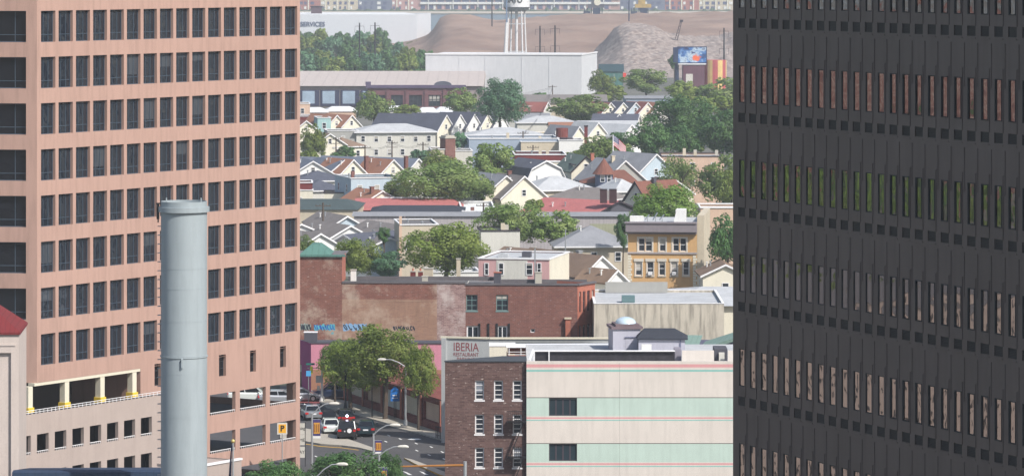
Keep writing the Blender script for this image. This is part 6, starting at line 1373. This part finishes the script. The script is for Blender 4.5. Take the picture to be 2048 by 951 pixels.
# middle band
T(785, 985, 316, 412, 12.5, 'yel', 'largest tree in the centre of the view, around the bare wooden pole', 'near')
T(838, 915, 300, 352, 11.0, 'mid', 'tree left of the foot of the brick tower', 'mid')
T(935, 1040, 283, 372, 13, 'yel', 'rounded tree right of the brick tower', 'mid')
T(1310, 1405, 308, 410, 12, 'yel', 'loose pale tree in front of the long tan block', 'mid', thin=True)
T(1395, 1500, 308, 415, 12, 'yel', 'pale yellowish tree against the dark tower, lower of two', 'mid')
T(1335, 1385, 322, 380, 10, 'yel', 'thin pale tree beside the light blue gabled house', 'mid', thin=True)
T(1150, 1262, 272, 325, 12, 'yel', 'round tree under the flag', 'mid')
T(1205, 1290, 262, 316, 12.5, 'drk', 'dark tree behind the flag', 'mid')
T(1262, 1345, 236, 312, 15, 'drk', 'dark tree on the left of the big tree mass at right', 'mid')
T(1290, 1430, 183, 300, 19, 'drk', 'tallest dark tree in the mass at upper right', 'near')
T(1390, 1500, 215, 312, 17, 'drk', 'dark tree at the right of the mass, against the dark tower', 'mid')
T(1330, 1410, 250, 314, 13, 'drk', 'dark tree at the foot of the big mass, right of centre', 'mid')
T(898, 934, 262, 302, 9, 'blu', 'small bluish tree behind the brick tower', 'far')
T(596, 655, 249, 320, 12, 'mid', 'tree beside the pink tower in the upper left of the houses', 'mid')
T(660, 712, 292, 322, 7, 'drk', 'low dark tree in front of the cream gable at left', 'far')
T(820, 860, 298, 326, 8, 'blu', 'low tree in front of the white hipped house', 'far')
T(705, 790, 183, 246, 13, 'yel', 'rounded tree before the brick hall, upper left', 'mid')
T(780, 842, 208, 232, 8, 'mid', 'low tree right of the rounded tree, under the brick hall', 'far')
T(886, 958, 176, 230, 13, 'yel', 'yellowish tree at the right end of the brick hall', 'mid')
T(945, 1055, 155, 252, 19, 'blu', 'tall bluish tree before the white warehouse', 'near')
T(1100, 1214, 186, 246, 13, 'yel', 'round olive tree left of the small gable row', 'mid')
T(1173, 1232, 140, 190, 13, 'mid', 'tree at the right corner of the white warehouse', 'mid')
T(1240, 1345, 136, 190, 13, 'yel', 'pale loose tree below the rubble heap', 'mid')
T(1330, 1400, 158, 205, 11, 'mid', 'tree under the billboard post', 'far')
T(1385, 1500, 155, 228, 14, 'yel', 'olive tree below the striped tank', 'mid')
T(1400, 1500, 190, 240, 13, 'mid', 'green tree above the dark mass against the dark tower', 'far')
T(940, 1010, 84, 112, 9, 'drk', 'dark tree behind the white warehouse, left of the water tower', 'far', D=1500)
T(1040, 1096, 88, 112, 8, 'drk', 'dark tree behind the white warehouse, at the water tower legs', 'far', D=1500)
T(1335, 1362, 108, 140, 11, 'drk', 'dark tree left of the billboard', 'far')
T(1185, 1252, 168, 206, 9, 'mid', 'low tree in the yard right of the white warehouse, above the round olive tree', 'far')
T(1340, 1405, 178, 222, 11, 'mid', 'tree between the small gable row and the olive tree at upper right', 'mid')
T(1040, 1110, 182, 216, 8, 'drk', 'low tree right of the tall bluish tree, before the long grey roof', 'far')
T(880, 930, 318, 360, 9.5, 'yel', 'tree directly below the brick tower', 'mid')
T(930, 992, 350, 402, 9.5, 'yel', 'tree at the right flank of the largest central tree', 'mid')
T(765, 830, 352, 404, 9, 'mid', 'tree at the left flank of the largest central tree', 'mid')
T(596, 640, 300, 336, 8, 'mid', 'low tree below the tree at the pink tower edge', 'far')
T(1125, 1185, 296, 330, 9, 'mid', 'low tree left of the round tree under the flag', 'far')
T(1275, 1330, 268, 318, 11, 'mid', 'lighter tree in the lower left of the big dark mass', 'mid')
T(1345, 1440, 228, 306, 14, 'mid', 'lighter green tree in the middle of the big dark mass', 'mid')
T(1265, 1310, 394, 432, 9, 'bri', 'bright green bush left of the bright green tree', 'mid', name='bush')
T(1050, 1090, 396, 430, 8, 'mid', 'tree between the red shed and the loose wide tree', 'far')
T(1425, 1500, 340, 412, 11, 'mid', 'green tree above the salmon building at the dark tower', 'mid')
T(955, 1000, 238, 262, 8, 'mid', 'low tree behind the blue-grey hipped roof', 'far')
T(1135, 1180, 228, 250, 7, 'drk', 'low dark tree in front of the round olive tree', 'far')
T(690, 735, 500, 545, 7.5, 'mid', 'green tree beside the green copper roof, left of the low bluish tree', 'mid')
# far wood at upper left, each tree its own
wd = random.Random(12); k = 0
rows_ = [(74, 1750, 6, 13), (92, 1640, 7, 11), (112, 1500, 7, 9), (126, 1400, 8, 8)]
wl_ = 'tree in the far wood between the white warehouse and the long hall'
for ri, (yy, D_, n, hh) in enumerate(rows_):
    for i in range(n):
        x_ = 604 + i * (196 if ri < 2 else 246) / (n - 1) + wd.uniform(-8, 8); y_ = yy - 18 + wd.uniform(-5, 8) + (14 if ri == 0 and x_ > 760 else 0)
        if ri == 0 and x_ > 800: continue
        w_ = wd.uniform(34, 52); o, D2 = T(x_ - w_ / 2 - 6, x_ + w_ / 2 + 6, y_, y_ + 60, 0 or max(5, ZD(y_, D_)), ('drk', 'mid', 'drk', 'blu')[k % 4], wl_, 'far', D=D_, group='trees of the far wood', name='woodland_tree'); k += 1
T(815, 870, 64, 84, 5, 'mid', 'green bush at the left foot of the earth mound', 'far', D=1990, name='bush')
ugd = [(1462, 236, 'tree'),]
off_r = random.Random(31)
for i in range(40):
    t_ = (290, 520, 360, 450)[i % 4] + off_r.uniform(-25, 25); s_ = (i // 4 - 4.5) * 22 + off_r.uniform(-5, 5)
    D_ = 155 + .59 * t_ + .81 * s_; X_ = 12 - .81 * t_ + .59 * s_; px_ = CX + X_ / D_ * FPX; w_ = 17 * FPX / D_; zt_ = (15 if i % 2 == 0 else 17) + off_r.uniform(-2, 2)
    T(px_ - w_ / 2, px_ + w_ / 2, 0, 0, zt_, ('mid', 'drk', 'yel', 'bri')[i % 4], 'tree out of view to the left, seen only in the mirrored windows', 'far', D=D_, group='trees mirrored in the dark tower', cb=1.0)
# ================================================================ flag of the United States and poles
D = Dh(272, 17); B = XD(1226, D); D = 762.0; B = XD(1226, D); fp = thing('national_flag', 'stars and stripes flag flying on a white pole above the trees', 'flag', (B.x, B.y, 0), 0); zt = ZD(269, D)
m = MB(); m.cyl(0, 0, 0, zt, .14, .09, 8); m.build('flagpole', M['trim'], fp)
fw_, fh_ = 2.9, 2.0; m = MB(); nx = 14
def fpnt(u, v):   # droops as it hangs in a light wind
    return (.1 + fw_ * u * .82, .25 * math.sin(u * 7 + v * 1.5) * u, zt - .15 - fh_ * v - 2.1 * u ** 1.2)
for i in range(nx):
    for j in range(13):
        u0_, u1_, v0, v1 = i / nx, (i + 1) / nx, j / 13, (j + 1) / 13
        m.face((fpnt(u0_, v1), fpnt(u1_, v1), fpnt(u1_, v0), fpnt(u0_, v0)), 2 if (j < 7 and i < 6) else j % 2)
for r_ in range(9):
    for c_ in range(6 if r_ % 2 == 0 else 5):
        u_ = (c_ + (.5 if r_ % 2 == 0 else 1.0)) / 6 * .4; v_ = (r_ + .7) / 10.4 * .53; p = Vector(fpnt(u_, v_)); p.y -= .02; s_ = .035
        m.face((p + Vector((-s_, 0, -s_)), p + Vector((s_, 0, -s_)), p + Vector((s_, 0, s_)), p + Vector((-s_, 0, s_))), 1)
f_ = m.build('flag_cloth', [plain('flag_red', S(200, 40, 60), streak=0), plain('flag_white', S(240, 240, 240), streak=0), plain('flag_blue', S(40, 50, 120), streak=0)], fp)
def util(px, yt, D, label, arms=1, col=None, r=.16, name='utility_pole'):
    B = XD(px, D); o = thing(name, label, 'utility pole', (B.x, B.y, 0), 0, 'wooden utility poles'); zt = ZD(yt, D); m = MB(); m.cyl(0, 0, 0, zt, r * 1.2, r * .8, 8); m.build('shaft', col or BARK, o)
    if arms:
        m = MB()
        for a in range(arms): m.beam((-1.2, 0, zt - .5 - a * .9), (1.2, 0, zt - .5 - a * .9), .12, .12)
        for x_ in (-1.1, -.5, .5, 1.1): m.cyl(x_, 0, zt - .44, zt - .24, .05, n=5)
        m.build('crossarm', BARK, o)
    return o
util(851, 328, Dh(412, 2), 'bare brown wooden pole standing in the central tree', 0, r=.3)
util(809, 432, Dh(450, 6.5), 'thin pole by the tan building, in front of the long grey shed', 0, plain('grey_pole', S(150, 140, 140)), .12)
util(646, 405, Dh(440, 5.5), 'short dark utility pole before the dark green-grey roof', 1)
util(672, 274, Dh(300, 5), 'utility pole with crossarms behind the left trees', 2); util(784, 281, Dh(310, 5), 'utility pole before the white hipped house, left of its middle', 2)
util(730, 290, Dh(318, 5.5), 'utility pole at the left end of the white hipped house', 1); util(846, 284, Dh(312, 5.5), 'utility pole at the right corner of the white hipped house', 1)
util(1105, 170, Dh(195, 7), 'utility pole with wires in front of the white warehouse', 1); util(1046, 262, Dh(290, 6), 'utility pole by the low beige building', 1); util(1066, 290, Dh(312, 6.5), 'utility pole above the maroon-fronted shops', 1)
util(967, 405, Dh(424, 5.2), 'thin utility pole on the bright white flat roof edge', 1); util(1228, 148, Dh(185, 6), 'orange-topped light pole before the red trailer', 0, M['metal_g'], .12)
util(1131, 458, Dh(470, 7), 'thin grey pole behind the pink rowhouse', 0, M['metal_g'], .1)
wires = MB()
def wire(px0, y0, px1, y1, D0_, D1_, sag=.8):
    a, b = XD(px0, D0_, ZD(y0, D0_)), XD(px1, D1_, ZD(y1, D1_)); wires.tube([a.lerp(b, i / 8) - Vector((0, 0, sag * 4 * (i / 8) * (1 - i / 8))) for i in range(9)], .03, 4)
for k in (0, 2.5):
    wire(672, 278 + k, 730, 293 + k, Dh(300, 5), Dh(318, 5.5)); wire(730, 293 + k, 784, 284 + k, Dh(318, 5.5), Dh(310, 5)); wire(784, 284 + k, 846, 287 + k, Dh(310, 5), Dh(312, 5.5)); wire(846, 287 + k, 900, 292, Dh(312, 5.5), 850)
    wire(1046, 265 + k, 1105, 174 + k, Dh(290, 6), Dh(195, 7), 2); wire(1105, 174 + k, 960, 172 + k, Dh(195, 7), 1290, 2)
o = wires.build('power_lines', M['black']); tag(o, 'thin black power lines strung between the utility poles', 'power lines')
# ================================================================ cars
CARM = {}
def paintm(name, col, metal=.5):
    if name in MATS: return MATS[name]
    t = NT(name); t.b.inputs['Base Color'].default_value = (*col, 1); t.b.inputs['Metallic'].default_value = metal; t.b.inputs['Roughness'].default_value = .3; t.b.inputs['Coat Weight'].default_value = .6; MATS[name] = t.m; return t.m
cg = glass('car_glass', (.01, .012, .016), rough=.05, wave=0); red_l = plain('red_lamp', (.5, .02, .02), rough=.3, streak=0, var=.02); hl = plain('clear_lamp', (.75, .76, .8), rough=.15, streak=0, var=.02); chrome = plain('wheel_silver', (.5, .5, .52), rough=.3, metal=.8, streak=0)
def car(label, px, py, heading, kind, mat_, name='parked_car', group=None, cat='car', flip=False, lights='tail'):
    P = G(px, py); o = thing(name, label, cat, (P.x, P.y, 0.012), R(heading), group)
    L, Wd, Hh = (4.6, 1.8, 1.42) if kind == 'sedan' else (4.75, 1.9, 1.82); h2, w2 = L / 2, Wd / 2
    # stations along the length: x, half width, sill, belt
    if kind == 'sedan': st = [(-h2, .72, .42, .80), (-h2 + .15, .84, .30, .94), (-h2 + .9, .9, .22, .98), (-.2, .9, .20, .93), (.9, .9, .22, .92), (h2 - .55, .87, .25, .80), (h2 - .12, .78, .30, .68), (h2, .66, .38, .60)]; cab = [(-h2 + .75, .72, .97), (-h2 + 1.35, .58, Hh), (.35, .58, Hh), (1.15, .74, .93)]
    else: st = [(-h2, .84, .45, 1.02), (-h2 + .12, .93, .34, 1.10), (-h2 + .9, .95, .28, 1.12), (0, .95, .27, 1.08), (1.0, .95, .28, 1.06), (h2 - .6, .92, .3, 1.0), (h2 - .12, .84, .34, .86), (h2, .74, .42, .74)]; cab = [(-h2 + .08, .80, 1.10), (-h2 + .45, .68, Hh), (.45, .68, Hh - .02), (1.25, .80, 1.06)]
    m = MB(); rings = []
    for x, w, s_, b in st:
        rings.append([(x, -w * .93, s_), (x, -w, s_ + .12), (x, -w, b - .16), (x, -w * .9, b), (x, w * .9, b), (x, w, b - .16), (x, w, s_ + .12), (x, w * .93, s_)])
    for a, b in zip(rings, rings[1:]):
        for k in range(8): j = (k + 1) % 8; m.face((a[k], a[j], b[j], b[k]))
    m.face(rings[0][::-1]); m.face(rings[-1]); 
    (x0, w0, z0), (x1, w1, z1), (x2, w2_, z2), (x3, w3, z3) = cab
    m.face(((x1, -w1, z1), (x2, -w2_, z2), (x2, w2_, z2), (x1, w1, z1))); m.face(((x1 - .03, -w1 - .03, z1 - .1), (x2 + .03, -w2_ - .03, z2 - .1), (x2, -w2_, z2), (x1, -w1, z1))); m.face(((x1, w1, z1), (x2, w2_, z2), (x2 + .03, w2_ + .03, z2 - .1), (x1 - .03, w1 + .03, z1 - .1)))
    m.face(((x1 - .05, -w1 - .02, z1 - .08), (x1, -w1, z1), (x1, w1, z1), (x1 - .05, w1 + .02, z1 - .08)))
    for (xa, wa, za, xb, wb, zb) in ((x0, w0, z0, x1, w1, z1), (x3, w3, z3, x2, w2_, z2)):
        for s_ in (-1, 1): m.beam((xa, wa * s_, za - .02), (xb, wb * s_, zb - .02), .09, .09)
    for s_ in (-1, 1): m.beam(((x0 + x3) / 2, s_ * (w0 + .01), z3), ((x1 + x2) / 2, s_ * (w1 + .02), z1 - .04), .09, .05)
    m.build('body', mat_, o, smooth=False)
    m = MB(); i_ = .02
    A, Bq = [(x0, -w0 + i_, z0 - .01), (x3, -w3 + i_, z3 - .01), (x3, w3 - i_, z3 - .01), (x0, w0 - i_, z0 - .01)], [(x1, -w1 + i_, z1 - .03), (x2, -w2_ + i_, z2 - .03), (x2, w2_ - i_, z2 - .03), (x1, w1 - i_, z1 - .03)]
    for k in range(4): j = (k + 1) % 4; m.face((A[k], A[j], Bq[j], Bq[k]))
    m.face(Bq); m.build('window', cg, o)
    for x_ in (-h2 + .85, h2 - .9):
        for s_ in (-1, 1):
            m = MB(); m.tube([(x_, s_ * (w2 - .2), .34), (x_, s_ * (w2 + .012), .34)], .34, 16); wo_ = m.build('wheel', plain('tyre_rubber', (.02, .02, .022), streak=0), o)
            m = MB(); m.tube([(x_, s_ * (w2 + .0), .34), (x_, s_ * (w2 + .03), .34)], .2, 12); m.build('rim', chrome, wo_)
    hz = .78 if kind == 'sedan' else .95
    for s_ in (-1, 1):
        m = MB(); m.box(-h2 - .02, -h2 + .14, s_ * .70 - .16, s_ * .70 + .16, hz - .10, hz + .09); m.build('taillight', red_l, o)
        m = MB(); m.box(h2 - .14, h2 + .01, s_ * .56 - .14, s_ * .56 + .14, hz - .24, hz - .1); m.build('headlight', hl, o)
        m = MB(); m.box(.85, 1.0, s_ * (w2 + .1) - .08, s_ * (w2 + .1) + .08, z3, z3 + .13); m.build('wing_mirror', mat_, o)
    m = MB(); m.box(-h2 - .03, -h2 + .1, -.26, .26, hz - .14, hz); m.build('licence_plate', hl, o)
    m = MB(); m.box(-h2 - .05, -h2 + .2, -.78, .78, .36, .52); m.build('bumper', M['black'] if kind != 'sedan' else mat_, o)
    return o
silver = paintm('silver_car_paint', (.45, .47, .50)); navy = paintm('navy_car_paint', (.02, .035, .09)); whitec = paintm('white_car_paint', (.62, .66, .64), .1); blackc = paintm('black_car_paint', (.012, .013, .016), .2); teal = paintm('dark_teal_car_paint', (.015, .035, .045), .3); greyc = paintm('grey_car_paint', (.30, .32, .34))
car('silver sedan crossing at the junction, side on beside the pink tower', 598, 801, 8, 'sedan', silver, 'sedan')
car('dark navy SUV behind the traffic signal pole, side on', 668, 797, 186, 'suv', navy, 'suv')
car('silver-grey sedan seen from behind, farthest of the cars on the avenue', 622, 836, 100, 'sedan', greyc, 'sedan')
car('white sedan seen from behind, left of the black SUV', 660, 864, 98, 'sedan', whitec, 'sedan')
sv = car('black SUV with a spare wheel and red tail lights, nearest of the cars', 694, 874, 92, 'suv', blackc, 'suv')
m = MB(); m.tube([(-2.52, -.25, .95), (-2.36, -.25, .95)], .36, 16); sp = m.build('spare_wheel', plain('tyre_rubber', (.02, .02, .022)), sv); m = MB(); m.tube([(-2.55, -.25, .95), (-2.521, -.25, .95)], .22, 12); m.build('wheel_cover', hl, sp)
m = MB(); m.box(.2, .5, -.5, .5, 1.83, 1.93); lb_ = m.build('light_bar', red_l, sv)
em = bpy.data.materials.new('flashing_light'); em.use_nodes = True; em.node_tree.nodes['Principled BSDF'].inputs['Emission Color'].default_value = (.72, .70, 1, 1); em.node_tree.nodes['Principled BSDF'].inputs['Emission Strength'].default_value = 5.0
m = MB()
for i in range(6): a0, a1 = math.pi * i / 6, math.pi * (i + 1) / 6; m.cyl(.3, .0, 2.06 - .13 * math.cos(a0), 2.06 - .13 * math.cos(a1), max(.01, .13 * math.sin(a0)), .13 * math.sin(a1) if i < 5 else 0, 10, cap=False)
m.build('flashing_beacon', em, lb_)
car('dark teal sedan with red tail lights, right of the black SUV', 733, 868, 90, 'sedan', teal, 'sedan')
car('dark sedan ahead of the black SUV in the tree shade', 690, 845, 96, 'sedan', blackc, 'sedan')
car('white van behind the deck openings of the pink tower', 500, 803, 5, 'suv', whitec, 'van', cat='van')
car('silver hatchback behind the deck openings of the pink tower', 560, 806, 4, 'sedan', silver, 'sedan')
car('white van parked under the big tree behind the warehouse', 886, 560, 8, 'suv', whitec, 'van', cat='van') if False else None
# ================================================================ street furniture
def lamp(label, px, h, pxh, yh_, D=None, base_y=None, yb_=None, banner=None):
    D = D or Dh(yh_, h); B = XD(px, D); o = thing('street_lamp', label, 'street lamp', (B.x, B.y, 0), 0, 'street lamps'); hx = (pxh - px) / FPX * D; zh = ZD(yh_, D); zb_ = ZD(yb_, D); s_ = 1 if hx > 0 else -1
    gm_ = M['metal_g']; m = MB(); m.cyl(0, 0, 0, zb_, .12, .08, 10); m.cyl(0, 0, 0, .7, .26, .16, 10); m.build('pole', gm_, o)
    m = MB(); m.tube([(0, 0, zb_ - .1), (hx * .3, 0, zb_ + (zh - zb_) * .55), (hx * .6, 0, zb_ + (zh - zb_) * .95), (hx - s_ * .3, 0, zh)], .05, 6); m.build('arm', gm_, o)
    m = MB(); m.tube([(hx - s_ * .42, 0, zh - .01), (hx - s_ * .25, 0, zh), (hx + s_ * .15, 0, zh), (hx + s_ * .38, 0, zh - .03), (hx + s_ * .46, 0, zh - .05)], [.06, .12, .14, .11, .03], 8); m.build('lamp_head', M['offwhite'], o, smooth=True)
    if banner:
        u0_, u1_, y0_, y1_ = banner; x0_, x1_ = [(q - px) / FPX * D for q in (u0_, u1_)]; z1_, z0_ = ZD(y0_, D), ZD(y1_, D); pur = plain('purple_banner_cloth', S(72, 66, 120), streak=0); yel_ = plain('ochre_banner_cloth', S(216, 160, 70), streak=0)
        m = MB(); m.box(x0_, x1_, -.02, .0, z0_, z1_); bo = m.build('banner', pur, o); m = MB(); hh = z1_ - z0_
        m.box(x0_ + .06, x1_ - .06, -.035, -.021, z0_ + hh * .26, z0_ + hh * .84); m.build('banner_panel', yel_, bo)
        m = MB()
        for q in range(3): xx = x0_ + (x1_ - x0_) * (.25 + .25 * q); m.box(xx - .05, xx + .03, -.045, -.036, z0_ + hh * .34, z0_ + hh * .76)
        m.build('banner_mark', plain('brown_banner_mark', S(150, 96, 50), streak=0), bo)
        m = MB(); m.box(x0_, x1_, -.034, -.021, z0_ + .01, z0_ + hh * .14); m.build('banner_hem', M['white'], bo)
        m = MB(); m.beam((0, 0, z1_ + .02), (x1_, 0, z1_ + .02), .04, .04); m.build('banner_rod', gm_, bo)
    return o
lamp('curved street lamp in front of the street trees, its head pointing left', 811, 7, 764, 718, D=Dg(852), yb_=731)
lamp('grey street lamp with a purple and ochre banner on the traffic island, head pointing right', 747, 8, 790, 849, yb_=866, banner=(750, 764, 880, 906))
lamp('nearest right-hand street lamp with a banner and a long arm pointing right', 758, 8, 806, 892, yb_=908, banner=(761, 775, 934, 972))
lamp('thin street lamp with a banner at the left end of the traffic island', 624, 8, 668, 806, D=352, yb_=826, banner=(626, 641, 838, 876))
lamp('lowest street lamp, its arm rising right out of the bottom edge', 632, 8, 684, 927, yb_=951)
# mast arm
D = 321.0; B = XD(930, D); ma = thing('signal_mast_arm', 'long orange-brown signal mast arm crossing the bottom of the road', 'traffic signal', (B.x, B.y, 0), 0); z_ = ZD(929, D); m = MB(); m.cyl(0, 0, 0, z_ + .3, .14, n=8); m.build('pole', M['metal_g'], ma); m = MB(); m.tube([(0, 0, z_), ((760 - 930) / FPX * D, 0, z_ - .15)], [.09, .06], 8); m.build('arm', plain('orange_brown_arm', S(176, 120, 60)), ma)
# traffic signal
D = Dg(803); B = XD(644, D); ts = thing('traffic_signal', 'white pole with a yellow signal box, a red light and street signs at the corner', 'traffic signal', (B.x, B.y, 0), 0); L_ = lambda px, y: ((px - 644) / FPX * D, ZD(y, D))
m = MB(); m.cyl(0, 0, 0, ZD(713, D), .13, .1, 10); m.cyl(0, 0, 0, .6, .3, .2, 10); m.build('pole', M['white'], ts)
x_, z_ = L_(651, 748); m = MB(); m.box(x_ - .22, x_ + .22, -.3, .1, z_ - .22, z_ + .22); m.build('signal_box', yel, ts); x_, z_ = L_(643, 731); m = MB(); m.box(x_ - .16, x_ + .16, -.3, -.14, z_ - .4, z_ + .2); so = m.build('signal_head', yel, ts); m = MB(); m.cyl(x_, -.32, z_ - .08, z_ + .12, .09, n=8); m.build('red_lens', plain('red_lens', S(240, 70, 50), streak=0), so)
for (px, y, w_, h_, mm) in ((637, 757, .55, .75, M['offwhite']), (637, 775, .3, .5, M['offwhite']), (621, 727, .9, .22, plain('green_sign', S(40, 120, 110), streak=0))):
    x_, z_ = L_(px, y); m = MB(); m.box(x_ - w_ / 2, x_ + w_ / 2, -.16, -.13, z_ - h_ / 2, z_ + h_ / 2); m.build('sign_plate', mm, ts)
m = MB(); m.beam((0, 0, ZD(735, D)), (L_(615, 735)[0], 0, ZD(735, D)), .06, .06); m.build('arm', M['metal_g'], ts)
x_, z_ = L_(623, 738); m = MB(); m.box(x_ - .13, x_ + .13, -.16, -.1, z_ - .45, z_ + .35); m.build('yellow_sign', plain('lime_yellow_sign', S(226, 226, 60), streak=0), ts)
B = XD(617, D - 2); bs = thing('blue_sign', 'small square light blue sign by the pink shop corner', 'sign', (B.x, B.y, 0), 0); z_ = ZD(746, D - 2); m = MB(); m.box(-.25, .25, -.04, 0, z_ - .28, z_ + .28); m.build('sign_plate', plain('light_blue_sign', S(90, 180, 240), streak=0), bs); m = MB(); m.cyl(0, .04, 0, z_, .04, n=6); m.build('post', M['metal_g'], bs)
# blue totem sign
P = G(790, 838); bt_ = thing('blue_street_sign', 'bright blue house-shaped sign board on a post under the street trees', 'sign', (P.x, P.y, .13), 0); D = P.y; z0, z1, z2 = ZD(804, D), ZD(783, D), ZD(777, D); m = MB()
pr = [(-.46, z0), (.46, z0), (.46, z1), (.12, z2 + .1), (-.12, z2 + .1), (-.46, z1)]
m.face([(x, -.05, z) for x, z in pr]); m.face([(x, .05, z) for x, z in pr[::-1]])
for (xa, za), (xb, zb) in zip(pr, pr[1:] + pr[:1]): m.face(((xa, -.05, za), (xa, .05, za), (xb, .05, zb), (xb, -.05, zb)))
m.build('sign_board', plain('bright_blue_sign', S(36, 120, 206), streak=0, var=.05), bt_); m = MB(); m.box(-.25, .2, -.06, -.051, z0 + .55, z0 + .65); m.box(-.3, .3, -.06, -.051, z0 + .3, z0 + .36); m.build('sign_line', M['white'], bt_)
for q in (-.3, .3): m = MB(); m.cyl(q * .3, .08, 0, z0 + .4, .04, n=6); m.build('post', M['black'], bt_)
# black ornamental lamp, plain posts
for (px, y, lb, hh) in ((691, 824, 'black ornamental lamp post at the left end of the pavement', 3.6), (744, 836, 'thin dark sign post between the street trees', 3.2)):
    P = G(px, y); o = thing('black_post', lb, 'post', (P.x, P.y, .13), 0); m = MB(); m.cyl(0, 0, 0, hh, .05 if px == 744 else .09, n=8); m.build('shaft', M['black'], o)
    if px == 691: m = MB(); m.cyl(0, 0, 0, 1.0, .28, .1, 10); m.build('base', M['black'], o); m = MB(); m.cyl(0, 0, hh, hh + .5, .14, .22, 8); m.cyl(0, 0, hh + .5, hh + .7, .24, .02, 8); m.build('lantern', M['black'], o)
# parking sign at the deck of the tower
D = 351.0; B = XD(564.5, D); pk = thing('parking_sign', 'square yellow parking sign with a black P in front of the tower deck', 'sign', (B.x, B.y, 0), R(6)); z_ = ZD(856, D); m = MB(); m.box(-.44, .44, -.02, .02, z_ - .5, z_ + .5); m.build('sign_frame', M['offwhite'], pk); m = MB(); m.box(-.33, .33, -.035, -.021, z_ - .38, z_ + .38); m.build('sign_face', plain('orange_yellow_sign', S(244, 180, 50), streak=0), pk); text(pk, 'P', .7, (0, -.045, z_ ), (R(90), 0, 0), M['black'], bold=.02); m = MB(); m.cyl(0, .06, 0, z_ + .3, .045, n=8); m.build('post', M['metal_g'], pk)
# stack of white boards at the tower edge
D = 368.0; B = XD(602, D); rk = thing('board_sign', 'tall black-framed sign with three white boards at the edge of the pink tower', 'sign', (B.x, B.y, 0), 0); L_ = lambda px, y: ((px - 602) / FPX * D, ZD(y, D)); x0, x1 = L_(588, 0)[0], L_(610.5, 0)[0]
m = MB()
for q in (x0, x1): m.box(q - .03, q + .03, -.03, .03, 0, ZD(843, D))
m.build('post', M['black'], rk)
for y0, y1, s_ in ((845, 866, 'Parking'), (869, 889, 'TIME'), (892, 914, 'DAY')):
    m = MB(); z1_, z0_ = ZD(y0, D), ZD(y1, D); m.box(x0 + .035, x1 - .035, -.05, -.02, z0_, z1_); b_ = m.build('sign_board', M['offwhite'], rk); text(b_, s_, .4, ((x0 + x1) / 2 + .05, -.055, (z0_ + z1_) / 2), (R(90), 0, 0), M['black'], width=.85)
# railing by the road at the brick walk-up
P = G(884, 880); ir = thing('iron_fence', 'short black iron fence at the kerb by the brick walk-up', 'fence', (P.x, P.y, .13), R(-60)); m = MB(); m.beam((-1.2, 0, 1.1), (1.2, 0, 1.1), .06, .06); m.beam((-1.2, 0, .3), (1.2, 0, .3), .05, .05)
for i in range(9): m.beam((-1.2 + i * .3, 0, 0), (-1.2 + i * .3, 0, 1.2), .05, .05)
m.build('rail', M['black'], ir)
# ================================================================ air
m = MB(); m.box(-1900, 1900, -80, 3480, -2.3, 82); hz = m.build('haze', None if False else bpy.data.materials.new('haze_air')); hz['kind'] = 'stuff'; hz['label'] = 'thin summer haze over the whole town'; hz['category'] = 'haze'
hm = hz.data.materials[0]; hm.use_nodes = True; hm.node_tree.nodes.clear(); po = hm.node_tree.nodes.new('ShaderNodeOutputMaterial'); pv = hm.node_tree.nodes.new('ShaderNodeVolumePrincipled')
pv.inputs['Color'].default_value = (.80, .86, .95, 1); pv.inputs['Density'].default_value = HAZE; pv.inputs['Anisotropy'].default_value = .0; hm.node_tree.links.new(pv.outputs[0], po.inputs['Volume'])
